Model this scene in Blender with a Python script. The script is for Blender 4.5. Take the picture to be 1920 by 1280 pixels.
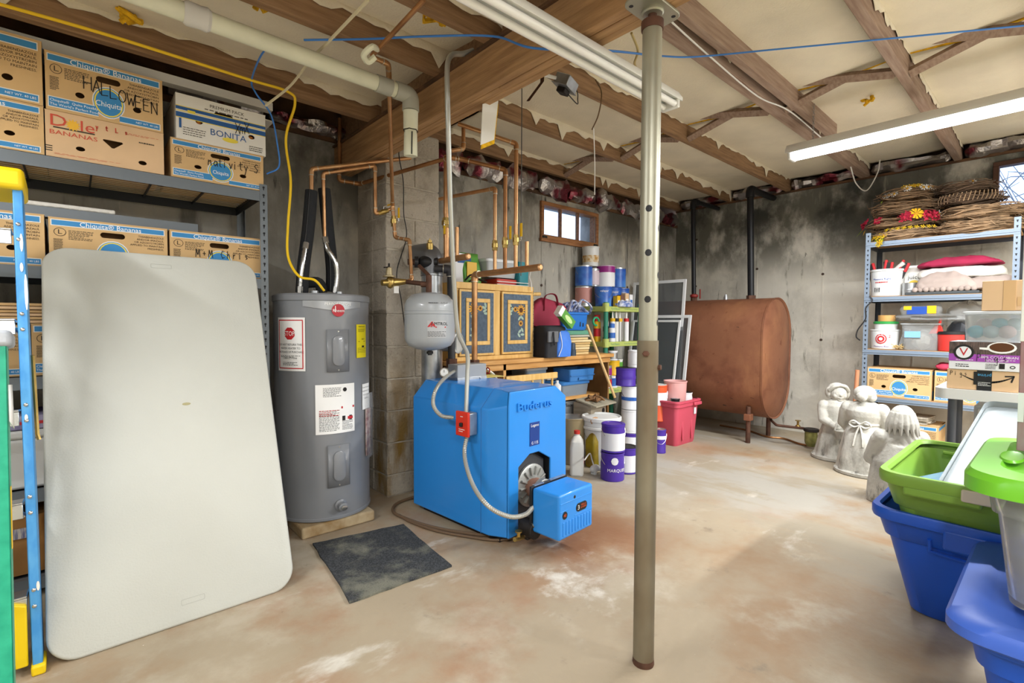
import bpy, bmesh, math, random
from mathutils import Vector, Matrix, noise
for o in list(bpy.data.objects): bpy.data.objects.remove(o, do_unlink=True)
SC = bpy.context.scene
COL = SC.collection
PI = math.pi
R_ = math.radians
RND = random.Random(7)

# ---------------------------------------------------------------- camera
cd = bpy.data.cameras.new('camera'); cam = bpy.data.objects.new('camera', cd); COL.objects.link(cam)
cd.sensor_width = 36.0; cd.lens = 925.0 / 1920 * 36; cd.clip_start = 0.02
_R = Vector((0.747318, -0.664452, 0.004360)); _U = Vector((0.021151, 0.030346, 0.999316)); _W = Vector((0.664130, 0.746714, -0.036732))
cam.matrix_world = Matrix(((_R.x, _U.x, -_W.x, 0), (_R.y, _U.y, -_W.y, 0), (_R.z, _U.z, -_W.z, 1.1), (0, 0, 0, 1)))
SC.camera = cam
# ---------------------------------------------------------------- daylight outside
wd = bpy.data.worlds.new('overcast_sky'); SC.world = wd; wd.use_nodes = True
bg = wd.node_tree.nodes['Background']; bg.inputs[0].default_value = (0.70, 0.82, 1.0, 1); bg.inputs[1].default_value = 2.4
# ---------------------------------------------------------------- view
SC.view_settings.view_transform = 'Standard'; SC.view_settings.look = 'None'
SC.view_settings.exposure = -0.06; SC.view_settings.gamma = 1.0; SC.view_settings.use_curve_mapping = False
# ---------------------------------------------------------------- strength of the fluorescent lamps, seen and added (used by the fixtures below)
TUBE_W = 36.0

# ================================================================ helpers
def lin(h):
    h = h.lstrip('#'); out = []
    for i in (0, 2, 4):
        c = int(h[i:i+2], 16) / 255
        out.append(c / 12.92 if c <= .04045 else ((c + .055) / 1.055) ** 2.4)
    return tuple(out) + (1,)
_M = {}
def mat(key, col='#888888', rough=.6, metal=0, var=0.0, scale=6, bump=0, bscale=60, trans=0, ior=1.45, emit=0, ecol=None, coat=0, alpha=1, col2=None, detail=4, sub=0, stretch=None, lo=.35, hi=.65, spec=.5):
    if key in _M: return _M[key]
    m = bpy.data.materials.new(key); m.use_nodes = True
    nt = m.node_tree; b = nt.nodes['Principled BSDF']
    c = lin(col)
    b.inputs['Base Color'].default_value = c; b.inputs['Roughness'].default_value = rough; b.inputs['Metallic'].default_value = metal
    b.inputs['Transmission Weight'].default_value = trans; b.inputs['IOR'].default_value = ior
    b.inputs['Coat Weight'].default_value = coat; b.inputs['Alpha'].default_value = alpha
    b.inputs['Specular IOR Level'].default_value = spec
    if sub: b.inputs['Subsurface Weight'].default_value = sub; b.inputs['Subsurface Radius'].default_value = (.02, .02, .02)
    if emit:
        b.inputs['Emission Color'].default_value = lin(ecol or col); b.inputs['Emission Strength'].default_value = emit
    if var or col2 or bump:
        tc = nt.nodes.new('ShaderNodeTexCoord'); mp = nt.nodes.new('ShaderNodeMapping')
        nt.links.new(tc.outputs['Object'], mp.inputs[0])
        if stretch: mp.inputs['Scale'].default_value = stretch
    if var or col2:
        n = nt.nodes.new('ShaderNodeTexNoise'); n.inputs['Scale'].default_value = scale; n.inputs['Detail'].default_value = detail
        nt.links.new(mp.outputs[0], n.inputs['Vector'])
        r = nt.nodes.new('ShaderNodeValToRGB'); r.color_ramp.elements[0].position = lo; r.color_ramp.elements[1].position = hi
        if col2: a, z = c, lin(col2)
        else: a = tuple(min(1, x * (1 - var)) for x in c[:3]) + (1,); z = tuple(min(1, x * (1 + var)) for x in c[:3]) + (1,)
        r.color_ramp.elements[0].color = a; r.color_ramp.elements[1].color = z
        nt.links.new(n.outputs[0], r.inputs[0]); nt.links.new(r.outputs[0], b.inputs['Base Color'])
    if bump:
        n2 = nt.nodes.new('ShaderNodeTexNoise'); n2.inputs['Scale'].default_value = bscale; n2.inputs['Detail'].default_value = 5
        nt.links.new(mp.outputs[0], n2.inputs['Vector'])
        bp = nt.nodes.new('ShaderNodeBump'); bp.inputs['Strength'].default_value = bump; bp.inputs['Distance'].default_value = .01
        nt.links.new(n2.outputs[0], bp.inputs['Height']); nt.links.new(bp.outputs[0], b.inputs['Normal'])
    _M[key] = m
    return m
def layers(key, base, lays, rough=.85, bump=.3, bscale=30, metal=0):
    """base colour with stains laid over it: each (colour, scale, lo, hi, stretch, offset, gate) gate = (axis, a, b): stain lives only between world heights/positions"""
    m = bpy.data.materials.new(key); m.use_nodes = True; nt = m.node_tree; b = nt.nodes['Principled BSDF']
    L = nt.links.new; N = nt.nodes.new
    tc = N('ShaderNodeTexCoord'); geo = N('ShaderNodeNewGeometry'); sep = N('ShaderNodeSeparateXYZ'); L(geo.outputs['Position'], sep.inputs[0])
    cur = N('ShaderNodeRGB'); cur.outputs[0].default_value = lin(base); cur = cur.outputs[0]
    for (c, sc, lo, hi, st, off, gates) in lays:
        mp = N('ShaderNodeMapping'); L(geo.outputs['Position'], mp.inputs[0]); mp.inputs['Scale'].default_value = st or (1, 1, 1); mp.inputs['Location'].default_value = (off, off * 1.7, off * .3)
        n = N('ShaderNodeTexNoise'); n.inputs['Scale'].default_value = sc; n.inputs['Detail'].default_value = 7; n.inputs['Roughness'].default_value = .62; L(mp.outputs[0], n.inputs['Vector'])
        mr = N('ShaderNodeMapRange'); mr.interpolation_type = 'SMOOTHSTEP'; mr.inputs[1].default_value = lo; mr.inputs[2].default_value = hi; L(n.outputs[0], mr.inputs[0])
        f = mr.outputs[0]
        for (ax, a, z) in gates or ():
            g = N('ShaderNodeMapRange'); g.interpolation_type = 'SMOOTHSTEP'; g.inputs[1].default_value = a; g.inputs[2].default_value = z; L(sep.outputs['XYZ'.index(ax)], g.inputs[0])
            mu = N('ShaderNodeMath'); mu.operation = 'MULTIPLY'; L(f, mu.inputs[0]); L(g.outputs[0], mu.inputs[1]); f = mu.outputs[0]
        mx = N('ShaderNodeMix'); mx.data_type = 'RGBA'; L(f, mx.inputs[0]); L(cur, mx.inputs[6]); mx.inputs[7].default_value = lin(c); cur = mx.outputs[2]
    L(cur, b.inputs['Base Color']); b.inputs['Roughness'].default_value = rough; b.inputs['Metallic'].default_value = metal
    n2 = N('ShaderNodeTexNoise'); n2.inputs['Scale'].default_value = bscale; n2.inputs['Detail'].default_value = 8; L(geo.outputs['Position'], n2.inputs['Vector'])
    bp = N('ShaderNodeBump'); bp.inputs['Strength'].default_value = bump; bp.inputs['Distance'].default_value = .012; L(n2.outputs[0], bp.inputs['Height']); L(bp.outputs[0], b.inputs['Normal'])
    _M[key] = m
    return m

def rr(w, d, r, n=4, cx=0, cy=0):
    r = min(r, w / 2 - 1e-4, d / 2 - 1e-4); out = []
    for (sx, sy, a0) in ((1, 1, 0), (-1, 1, 90), (-1, -1, 180), (1, -1, 270)):
        for i in range(n + 1):
            a = R_(a0 + 90 * i / n); out.append((cx + sx * (w / 2 - r) + r * math.cos(a), cy + sy * (d / 2 - r) + r * math.sin(a)))
    return out
def circ(r, n=24, cx=0, cy=0, ry=None): return [(cx + r * math.cos(2 * PI * i / n), cy + (ry or r) * math.sin(2 * PI * i / n)) for i in range(n)]
def bend(pts, r=.03, n=4):
    P = [Vector(p) for p in pts]; out = [P[0]]
    for i in range(1, len(P) - 1):
        a, b, c = P[i - 1], P[i], P[i + 1]; u = (a - b); w = (c - b)
        q = min(r, u.length * .45, w.length * .45); u.normalize(); w.normalize()
        s, e = b + u * q, b + w * q
        for k in range(n + 1):
            t = k / n; out.append((1 - t) ** 2 * s + 2 * t * (1 - t) * b + t * t * e)
    out.append(P[-1]); return out
def spline(pts, n=8):
    P = [Vector(p) for p in pts]; P = [2 * P[0] - P[1]] + P + [2 * P[-1] - P[-2]]; out = []
    for i in range(1, len(P) - 2):
        a, b, c, d = P[i - 1:i + 3]
        for k in range(n):
            t = k / n; out.append(.5 * ((2 * b) + (c - a) * t + (2 * a - 5 * b + 4 * c - d) * t * t + (3 * b - a - 3 * c + d) * t ** 3))
    out.append(P[-2]); return out
RX = lambda a: Matrix.Rotation(R_(a), 4, 'X')
RY = lambda a: Matrix.Rotation(R_(a), 4, 'Y')
RZ = lambda a: Matrix.Rotation(R_(a), 4, 'Z')
T = lambda x=0, y=0, z=0: Matrix.Translation((x, y, z))
S = lambda x=1, y=1, z=1: Matrix.Diagonal((x, y, z, 1))
FRONT = RX(90)                       # text plane XY -> face looking to -Y

_tc = {}
def tmesh(s, align='CENTER', shear=0):
    k = (s, align, shear)
    if k not in _tc:
        cu = bpy.data.curves.new('t', 'FONT'); cu.body = s; cu.align_x = align; cu.align_y = 'CENTER'; cu.size = 1; cu.resolution_u = 2; cu.shear = shear
        o = bpy.data.objects.new('t', cu); COL.objects.link(o)
        bpy.context.view_layer.update()
        dg = bpy.context.evaluated_depsgraph_get()
        me = bpy.data.meshes.new_from_object(o.evaluated_get(dg))
        _tc[k] = ([v.co.copy() for v in me.vertices], [tuple(p.vertices) for p in me.polygons])
        bpy.data.objects.remove(o, do_unlink=True); bpy.data.curves.remove(cu); bpy.data.meshes.remove(me)
    return _tc[k]
class MB:
    def __init__(s): s.v = []; s.f = []
    def add(s, vs, fs, M=None):
        k = len(s.v)
        s.v += [tuple((M @ Vector(p)) if M else p) for p in vs]
        s.f += [tuple(i + k for i in f) for f in fs]; return s
    def box(s, x0, x1, y0, y1, z0, z1, M=None):
        return s.add([(x0, y0, z0), (x1, y0, z0), (x1, y1, z0), (x0, y1, z0), (x0, y0, z1), (x1, y0, z1), (x1, y1, z1), (x0, y1, z1)],
                     [(0, 3, 2, 1), (4, 5, 6, 7), (0, 1, 5, 4), (1, 2, 6, 5), (2, 3, 7, 6), (3, 0, 4, 7)], M)
    def cbox(s, c, sz, M=None):
        a = [q / 2 for q in sz]; return s.box(-a[0], a[0], -a[1], a[1], -a[2], a[2], T(*c) @ (M or Matrix()))
    def loft(s, rings, c0=True, c1=True, M=None, wrap=True):
        n = len(rings[0]); vs = [p for r in rings for p in r]; fs = []
        for i in range(len(rings) - 1):
            for j in range(n if wrap else n - 1):
                a = i * n + j; b = i * n + (j + 1) % n; fs.append((a, b, b + n, a + n))
        if c0: fs.append(tuple(range(n))[::-1])
        if c1: fs.append(tuple(range((len(rings) - 1) * n, len(rings) * n)))
        return s.add(vs, fs, M)
    def prism(s, poly, z0, z1, M=None): return s.loft([[(x, y, z0) for x, y in poly], [(x, y, z1) for x, y in poly]], M=M)
    def flat(s, poly, M=None): return s.add([(x, y, 0) for x, y in poly], [tuple(range(len(poly)))], M)
    def ring(s, a, b, M=None, z=0):
        n = len(a); return s.add([(x, y, z) for x, y in a] + [(x, y, z) for x, y in b], [(i, (i + 1) % n, n + (i + 1) % n, n + i) for i in range(n)], M)
    def lathe(s, prof, n=24, M=None, c0=True, c1=True):
        return s.loft([[(r * math.cos(2 * PI * i / n), r * math.sin(2 * PI * i / n), z) for i in range(n)] for r, z in prof], c0, c1, M)
    def cyl(s, p0, p1, r, n=12, r1=None): return s.tube([p0, p1], [r, r if r1 is None else r1], n)
    def tube(s, path, r, n=8, caps=True, closed=False, flat=None):
        P = [Vector(p) for p in path]; m = len(P); rs = r if isinstance(r, (list, tuple)) else [r] * m
        tg = []
        for i in range(m):
            a = P[i - 1] if (i or closed) else P[0]; b = P[(i + 1) % m] if (i < m - 1 or closed) else P[-1]
            d = b - a; tg.append(d.normalized() if d.length > 1e-9 else Vector((0, 0, 1)))
        up = Vector((0, 0, 1)) if abs(tg[0].z) < .9 else Vector((1, 0, 0)); u = tg[0].cross(up).normalized(); rings = []
        for i in range(m):
            u = (u - tg[i] * u.dot(tg[i])); u = u.normalized() if u.length > 1e-6 else tg[i].orthogonal().normalized(); w = tg[i].cross(u)
            rings.append([P[i] + (u * math.cos(2 * PI * k / n) + w * math.sin(2 * PI * k / n) * (flat or 1)) * rs[i] for k in range(n)])
        if closed: rings.append(rings[0]); caps = False
        return s.loft(rings, caps, caps)
    def ell(s, c, rx, ry, rz, n=14, m=8, M=None):
        rings = []
        for i in range(m + 1):
            a = -PI / 2 + PI * i / m; q = max(math.cos(a), .02)
            rings.append([(rx * q * math.cos(2 * PI * k / n), ry * q * math.sin(2 * PI * k / n), rz * math.sin(a)) for k in range(n)])
        return s.loft(rings, M=T(*c) @ (M or Matrix()))
    def text(s, t, size, M, align='CENTER', shear=0, sx=1):
        v, f = tmesh(t, align, shear); return s.add(v, f, M @ S(size * sx, size, size))
    def stroke(s, pts, w, M=None):
        """flat marker line in XY"""
        for a, b in zip(pts, pts[1:]):
            a = Vector(a[:2]); b = Vector(b[:2]); d = b - a
            if d.length < 1e-6: continue
            q = Vector((-d.y, d.x)).normalized() * w / 2; d = d.normalized() * w * .3
            s.add([(*(a - d + q), 0), (*(a - d - q), 0), (*(b + d - q), 0), (*(b + d + q), 0)], [(0, 1, 2, 3)], M)
        return s
    def fine(s, w, h, rows, M, seed=1, fill=.6, align=0):
        """rows of tiny word marks: print too small to read"""
        g = random.Random(seed)
        for i in range(rows):
            y = h / 2 - (i + .5) * h / rows; x = -w / 2; t = h / rows * fill / 2
            while x < w / 2 - .002:
                q = g.uniform(.05, .16) * w; e = min(x + q, w / 2)
                s.add([(x, y - t, 0), (e, y - t, 0), (e, y + t, 0), (x, y + t, 0)], [(0, 1, 2, 3)], M); x = e + .03 * w
                if g.random() < .1 and x > w * .1: break
        return s
def mesh(name, mb, mt, smooth=35, normals=True):
    me = bpy.data.meshes.new(name); me.from_pydata([tuple(p) for p in mb.v], [], mb.f)
    if normals:
        bm = bmesh.new(); bm.from_mesh(me); bmesh.ops.recalc_face_normals(bm, faces=bm.faces); bm.to_mesh(me); bm.free()
    if mt: me.materials.append(mt)
    if smooth:
        me.shade_smooth(); me.set_sharp_from_angle(angle=R_(smooth))
    return me
SPLIT = {'louvre', 'panel_rib', 'gasket', 'form_seam', 'form_tie', 'face_frame', 'moulding', 'slot', 'rib', 'screw', 'grip', 'orange_peel', 'window_frame', 'paint_splash', 'latch', 'packing_tape', 'tape', 'yellow_panel', 'flange', 'clamp_bar', 'apron_bow', 'glass_wool_tuft', 'pump', 'gauge', 'side_print', 'rail', 'post', 'shelf_beam'}
def components(mb):
    par = list(range(len(mb.v)))
    def find(i):
        while par[i] != i: par[i] = par[par[i]]; i = par[i]
        return i
    for f in mb.f:
        for k in f[1:]: par[find(k)] = find(f[0])
    gr = {}
    for f in mb.f: gr.setdefault(find(f[0]), []).append(f)
    out = []
    for fs in gr.values():
        ids = sorted({i for f in fs for i in f}); mp = {i: k for k, i in enumerate(ids)}; m = MB(); m.v = [mb.v[i] for i in ids]; m.f = [tuple(mp[i] for i in f) for f in fs]; out.append(m)
    return out
def part(name, mb, mt, parent=None, **kw):
    if name in SPLIT and parent and isinstance(mb, MB) and name not in ('rail', 'post', 'shelf_beam', 'apron_bow', 'glass_wool_tuft', 'pump', 'gauge', 'flange'):
        cs = components(mb)
        if 1 < len(cs) < 60: return [part_(name, c, mt, parent, **kw) for c in cs][0]
    return part_(name, mb, mt, parent, **kw)
def part_(name, mb, mt, parent=None, smooth=35, bevel=0, M=None, label=None, remesh=0, solid=0, world=False, seg=2, smo=0, subd=0):
    o = bpy.data.objects.new(name, mb if isinstance(mb, bpy.types.Mesh) else mesh(name, mb, mt, smooth)); COL.objects.link(o)
    if parent: o.parent = parent
    if M: o.matrix_basis = M
    if world and parent: o.location = -Vector(parent.location)
    if remesh:
        d = o.modifiers.new('r', 'REMESH'); d.mode = 'VOXEL'; d.voxel_size = remesh; d.use_smooth_shade = True
        if smo: d = o.modifiers.new('s', 'SMOOTH'); d.iterations = smo; d.factor = .5
    if solid: d = o.modifiers.new('t', 'SOLIDIFY'); d.thickness = solid; d.offset = 0
    if subd: d = o.modifiers.new('u', 'SUBSURF'); d.levels = subd; d.render_levels = subd
    if bevel:
        d = o.modifiers.new('b', 'BEVEL'); d.width = bevel; d.segments = seg; d.limit_method = 'ANGLE'; d.angle_limit = R_(40)
    if label: o['label'] = label
    if parent and name.endswith(('lettering', 'print', 'handwriting', 'barcode')): o['kind'] = 'stuff'
    return o
def tag(o, label, cat, group=None):
    o['label'] = label; o['category'] = cat
    if group: o['group'] = group
    return o
def thing(name, label, cat, loc=(0, 0, 0), rz=0, group=None, rot=None):
    o = bpy.data.objects.new(name, None); o.empty_display_size = .05; COL.objects.link(o); o.location = loc
    o.rotation_euler = rot or (0, 0, R_(rz)); return tag(o, label, cat, group)
def struct(o):
    o['kind'] = 'structure'; return o
def empty_struct(name, loc=(0, 0, 0)):
    o = bpy.data.objects.new(name, None); o.empty_display_size = .05; COL.objects.link(o); o.location = loc; return struct(o)
def dup(root, loc, rz=None, label=None, group=None):
    r = root.copy(); COL.objects.link(r); r.location = loc
    if rz is not None: r.rotation_euler = (0, 0, R_(rz))
    if label: r['label'] = label
    if group: r['group'] = group
    for ch in root.children:
        c = ch.copy(); COL.objects.link(c); c.parent = r
        for g in ch.children:
            d = g.copy(); COL.objects.link(d); d.parent = c
    return r
def rn(a, b): return RND.uniform(a, b)

# ================================================================ materials of the room
XW = 5.55; YW = 3.22; XL = -2.3; YF = -2.6
ZR = 2.47; ZL = 2.25; ZT = 2.86           # joist undersides right / left of the girder, top of everything
M_floor = layers('concrete_floor', '#a99a82', [
    ('#a08262', 1.1, .46, .68, None, 3, None), ('#b8ac97', 1.9, .5, .66, None, 11, None), ('#a0785a', .9, .55, .72, None, 23, None),
    ('#aca79c', .8, .44, .60, None, 41, [('X', 2.2, 3.4)]), ('#a39884', 2.6, .5, .62, (1, .35, 1), 29, [('X', 1.7, 2.8)]),
    ('#8d7f6b', 5, .62, .74, None, 51, None), ('#8a5f40', 2.4, .34, .62, None, 12, [('X', 1.45, 1.8), ('X', 2.6, 2.0), ('Y', 1.15, 1.55), ('Y', 2.3, 1.9)]), ('#d6cfc2', 4.5, .54, .72, (1, 1, 1), 91, [('X', 1.2, 1.45), ('X', 2.0, 1.65), ('Y', .95, 1.2), ('Y', 1.9, 1.6)]), ('#d9d4c8', 2.3, .60, .74, (.6, 1.3, 1), 67, None), ('#7d6a52', 34, .68, .76, None, 5, None), ('#efe9dd', 60, .70, .78, None, 9, None)], rough=.62, bump=.25, bscale=22)
M_wall = layers('poured_concrete', '#b0ada4', [
    ('#8a867c', 1.7, .46, .66, (1, 1, .5), 4, None), ('#bdb6a6', 2.4, .5, .68, (1, 1, .6), 14, None), ('#74716a', 3.2, .52, .7, (2, 2, .35), 33, None),
    ('#55524a', 1.3, .40, .60, (1, 1, .8), 8, [('Z', 1.55, 2.25)]), ('#494740', 6, .60, .72, (2, 2, .5), 19, None), ('#cfc8b8', 9, .62, .75, (2, 2, .6), 77, None)], rough=.9, bump=.5, bscale=16)
M_wallr = layers('poured_concrete_stained', '#d2cec2', [
    ('#b8b4a8', 2.0, .46, .66, (1, 1, .6), 4, None), ('#d8d4c6', 2.6, .5, .68, None, 14, None), ('#6b6a60', 2.2, .36, .56, (1, 1.3, .8), 31, [('Z', 1.45, 2.0)]),
    ('#3f403b', 1.5, .42, .6, (1, 1, .9), 8, [('Z', 1.6, 2.3)]), ('#8a877a', 7, .6, .72, (2, 2, .4), 19, None), ('#55544c', 14, .66, .74, (1.5, 1.5, .4), 61, None)], rough=.9, bump=.45, bscale=16)
M_block = layers('concrete_block', '#b6ad9e', [
    ('#9c9384', 5, .46, .66, None, 4, None), ('#bfb5a3', 30, .55, .72, None, 14, None), ('#8a8176', 60, .6, .72, None, 33, None),
    ('#8a6d35', 2.3, .50, .66, (2, 2, .5), 8, [('Z', 1.05, .35)]), ('#4d4433', 3, .52, .66, (3, 3, .3), 18, [('Z', 1.2, .5)])], rough=.95, bump=.8, bscale=70)
M_mortar = mat('mortar', '#b3ab9c', .95, var=.15, scale=20)
def wood(key, c, c2, rough=.8): return mat(key, c, rough, col2=c2, scale=7, stretch=(.7, 9, 9), bump=.25, bscale=30, lo=.3, hi=.7)
M_joist = wood('joist_timber', '#7a5c40', '#9c7b5a'); M_joistg = wood('joist_timber_grey', '#8a7060', '#a8917f')
M_gird = mat('girder_timber', '#95714c', .75, col2='#bb9468', scale=6, stretch=(9, .7, 9), bump=.2, bscale=25, lo=.3, hi=.72)
M_plank = mat('subfloor_plank', '#b8813f', .7, col2='#d6a35c', scale=6, stretch=(9, .7, 9))
M_sill = mat('sill_timber', '#4a3626', .9, col2='#6d4e34', scale=7)
M_plas = mat('ceiling_board', '#ded4bd', .9, var=.07, scale=3, bump=.35, bscale=90)
M_yel = mat('yellow_glass_wool', '#d8a81c', .95, var=.25, scale=40)
def foilmat():
    m = mat('foil_facing', '#b9b4b2', .28, metal=.85, bump=.9, bscale=38)
    nt = m.node_tree; b = nt.nodes['Principled BSDF']; L = nt.links.new
    n = nt.nodes.new('ShaderNodeTexNoise'); n.inputs['Scale'].default_value = 5; g = nt.nodes.new('ShaderNodeNewGeometry'); L(g.outputs['Position'], n.inputs['Vector'])
    r = nt.nodes.new('ShaderNodeValToRGB'); e = r.color_ramp.elements; e[0].position = .5; e[1].position = .6; e[0].color = lin('#b9b4b2'); e[1].color = lin('#7a3440')
    L(n.outputs[0], r.inputs[0]); L(r.outputs[0], b.inputs['Base Color']); return m
M_foil = foilmat()

# ================================================================ shell
floor = struct(part('floor', MB().box(XL - .2, XW + .2, YF - .2, YW + .2, -.15, 0), M_floor, smooth=0))
# back wall with the three-pane window opening
wx0, wx1 = 3.1948, 4.0152; wz0, wz1 = 1.88, 2.215
HB = 2.27
b = MB(); b.box(XL - .2, wx0, YW, YW + .22, 0, HB).box(wx1, XW + .22, YW, YW + .22, 0, HB).box(wx0, wx1, YW, YW + .22, 0, wz0).box(wx0, wx1, YW, YW + .22, wz1, HB)
wall_back = struct(part('wall_back', b, M_wall, smooth=0))
# right wall with the window at the far right of the frame
HR = 2.455; ry0, ry1 = -.42, 0.4319; rz0, rz1 = 2.02, 2.40
b = MB(); b.box(XW, XW + .22, YF - .2, ry0, 0, HR).box(XW, XW + .22, ry1, YW, 0, HR).box(XW, XW + .22, ry0, ry1, 0, rz0).box(XW, XW + .22, ry0, ry1, rz1, HR)
wall_right = struct(part('wall_right', b, M_wallr, smooth=0))
wall_left = struct(part('wall_left', MB().box(XL - .2, XL, YF, YW, 0, ZT), M_wall, smooth=0))
wall_front = struct(part('wall_front', MB().box(XL - .2, XW + .2, YF - .2, YF, 0, ZT), M_wallr, smooth=0))
# form-board seams standing proud on the concrete
sm = MB()
for px in (2.05, 3.22, 3.98, 4.55): sm.box(px - .004, px + .004, YW - .004, YW, 0, HB)
part('form_seam', sm, M_wall, wall_back, smooth=0)
sm = MB()
for py in (2.95, 2.25, 1.62, .9): sm.box(XW - .005, XW, py - .005, py + .005, 0, HR)
part('form_seam', sm, M_wallr, wall_right, smooth=0)
ti = MB()
for (y, z) in ((1.62, .28), (1.62, .95), (1.62, 1.6), (2.25, 1.7), (2.95, 1.55), (2.95, 2.1)): ti.cyl((XW - .006, y, z), (XW + .01, y, z), .013, 8)
part('form_tie', ti, mat('rusty_tie', '#4a3a30', .8), wall_right)
ti = MB()
for (x, z) in ((3.22, 1.45), (3.22, .95), (3.98, 1.6), (4.55, 1.5)): ti.cyl((x, YW - .006, z), (x, YW + .01, z), .013, 8)
part('form_tie', ti, _M['rusty_tie'], wall_back)

# windows
M_glass = mat('window_glass', '#dfeaff', .02, trans=1.0, ior=1.1)
M_wframe = mat('window_oak', '#8a5c38', .6, col2='#a8754a', scale=6, stretch=(1, 8, 8)); M_wmet = mat('dark_hinge', '#22201e', .5)
def window(name, M, w, h, panes, dark=None):
    root = struct(bpy.data.objects.new(name, None)); COL.objects.link(root); root.matrix_basis = M; t = .035
    f = MB().box(0, w, -.02, .07, 0, t).box(0, w, -.02, .07, h - t, h).box(0, t, -.02, .07, t, h - t).box(w - t, w, -.02, .07, t, h - t)
    part('window_frame', f, dark or M_wframe, root, bevel=.003)
    pw = (w - 2 * t) / panes
    for i in range(panes):
        part('pane', MB().box(t + i * pw + .004, t + (i + 1) * pw - .004, .02, .024, t, h - t), M_glass, root, smooth=0)
        if i: part('mullion', MB().box(t + i * pw - .007, t + i * pw + .007, .0, .04, t, h - t), dark or M_wframe, root, bevel=.002)
    part('window_sill', MB().box(-.01, w + .01, -.03, .0, -.03, .0), dark or M_wframe, root, bevel=.003)
    for q in (.03, w - .06): part('hinge', MB().box(q - .02, q + .035, -.032, -.02, 0, .02), M_wmet, root, bevel=.002)
    return root
window('window_1', T(wx0, YW - .005, wz0), wx1 - wx0, wz1 - wz0, 3)
window('window_2', T(XW - .005, ry1, rz0) @ RZ(-90), ry1 - ry0, rz1 - rz0, 2, mat('dark_window_oak', '#4f3324', .7))
# what the panes show: window wells with snow and bare shrubs outside
M_snow = mat('snow', '#e9f0fa', .8, var=.03, scale=4)
o = part('snow_bank', MB().box(wx0 - .6, wx1 + .6, YW + .9, YW + 1.3, 1.2, 2.12).box(wx0 - .6, wx1 + .6, YW + .22, YW + 1.3, 1.0, 1.2), M_snow, bevel=.1, seg=4); struct(o)
M_twig = mat('bare_twig', '#9aa0aa', .9)
def shrub(name, label, base, n, spread, h, seed):
    g = random.Random(seed); b = MB()
    for i in range(n):
        a = g.uniform(0, 2 * PI); p = Vector(base) + Vector((g.uniform(-.1, .1), g.uniform(-.3, .3), 0)); d = Vector((math.cos(a) * spread * .5, math.sin(a) * spread, h)) * g.uniform(.7, 1)
        pts = spline([p, p + d * .4 + Vector((g.uniform(-.05, .05), g.uniform(-.08, .08), 0)), p + d], 4); b.tube(pts, [.008 * (1 - .8 * k / len(pts)) for k in range(len(pts))], 5)
        for _ in range(5):
            q = pts[g.randrange(2, len(pts))]; e = Vector((g.uniform(-.15, .15), g.uniform(-.3, .3), g.uniform(0, .3)))
            b.tube([q, q + e * .5 + Vector((0, g.uniform(-.04, .04), .02)), q + e], [.005, .004, .002], 4)
    return tag(part(name, b, M_twig), label, 'shrub')
shrub('bare_shrub', 'bare leafless shrub outside the window above the wreaths', (XW + .9, .0, 1.6), 22, .8, 1.2, 3)

# chimney of concrete block
cx0, cx1, cy0 = 1.455, 1.842, 2.81
chim = empty_struct('chimney', (cx0, cy0, 0))
part('mortar_core', MB().box(cx0 + .006, cx1 - .006, cy0 + .006, YW, 0, 2.32), M_mortar, chim, smooth=0, world=True)
zc = 1.9648; k0 = zc - .2032 * 9
i = 0; z = k0 - .2032 * (1 if k0 > 0 else 0)
while z < 2.32:
    za, zb = max(z, 0) + .005, min(z + .2032, 2.32) - .005
    if zb - za > .03:
        xs = [cx0, cx1] if i % 2 else [cx0, cx0 + .2, cx1]
        for a, c in zip(xs, xs[1:]):
            j = rn(-.002, .002)
            part('block', MB().box(a + (.005 if a > cx0 else 0), c - (.005 if c < cx1 else 0), cy0 + j, cy0 + .18, za, zb), M_block, chim, smooth=0, bevel=.004, seg=1, world=True)
        ys = [cy0 + .19, YW - .01]
        part('block', MB().box(cx0 + rn(-.002, .002), cx0 + .18, ys[0], ys[1], za, zb), M_block, chim, smooth=0, bevel=.004, seg=1, world=True)
        part('block', MB().box(cx1 - .18, cx1, ys[0], ys[1], za, zb), M_block, chim, smooth=0, bevel=.004, seg=1, world=True)
    z += .2032; i += 1
ca = MB()
for k in range(9): ca.ell((1.475 + .09 * math.cos(k), 2.804, 1.5 + .07 * math.sin(k * 1.7)), .03, .012, .03, 8, 5)

# ================================================================ girder
GX0, GX1, GZ0 = 1.30, 1.418, 2.075
gird = thing('girder', 'built-up timber girder crossing the ceiling above the steel post', 'beam', (GX0, YF, GZ0))
t = (GX1 - GX0) / 3
for i in range(3):
    ys = [YF, .2 + .5 * i, 1.95 - .35 * i, YW + .05]
    for a, c in zip(ys, ys[1:]):
        part('timber_ply', MB().box(GX0 + i * t + .001, GX0 + (i + 1) * t - .001, a + .001, c - .001, GZ0 + rn(0, .004), ZL - .012), M_gird, gird, world=True, bevel=.002, seg=1)
part('bearing_plate', MB().box(GX0 - .012, GX1 + .012, YF, YW, ZL - .012, ZL), M_sill, gird, world=True)
part('packing_timber', MB().box(GX0 + .05, GX1, YF, YW, ZL, ZR), M_joist, gird, world=True)

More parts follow.
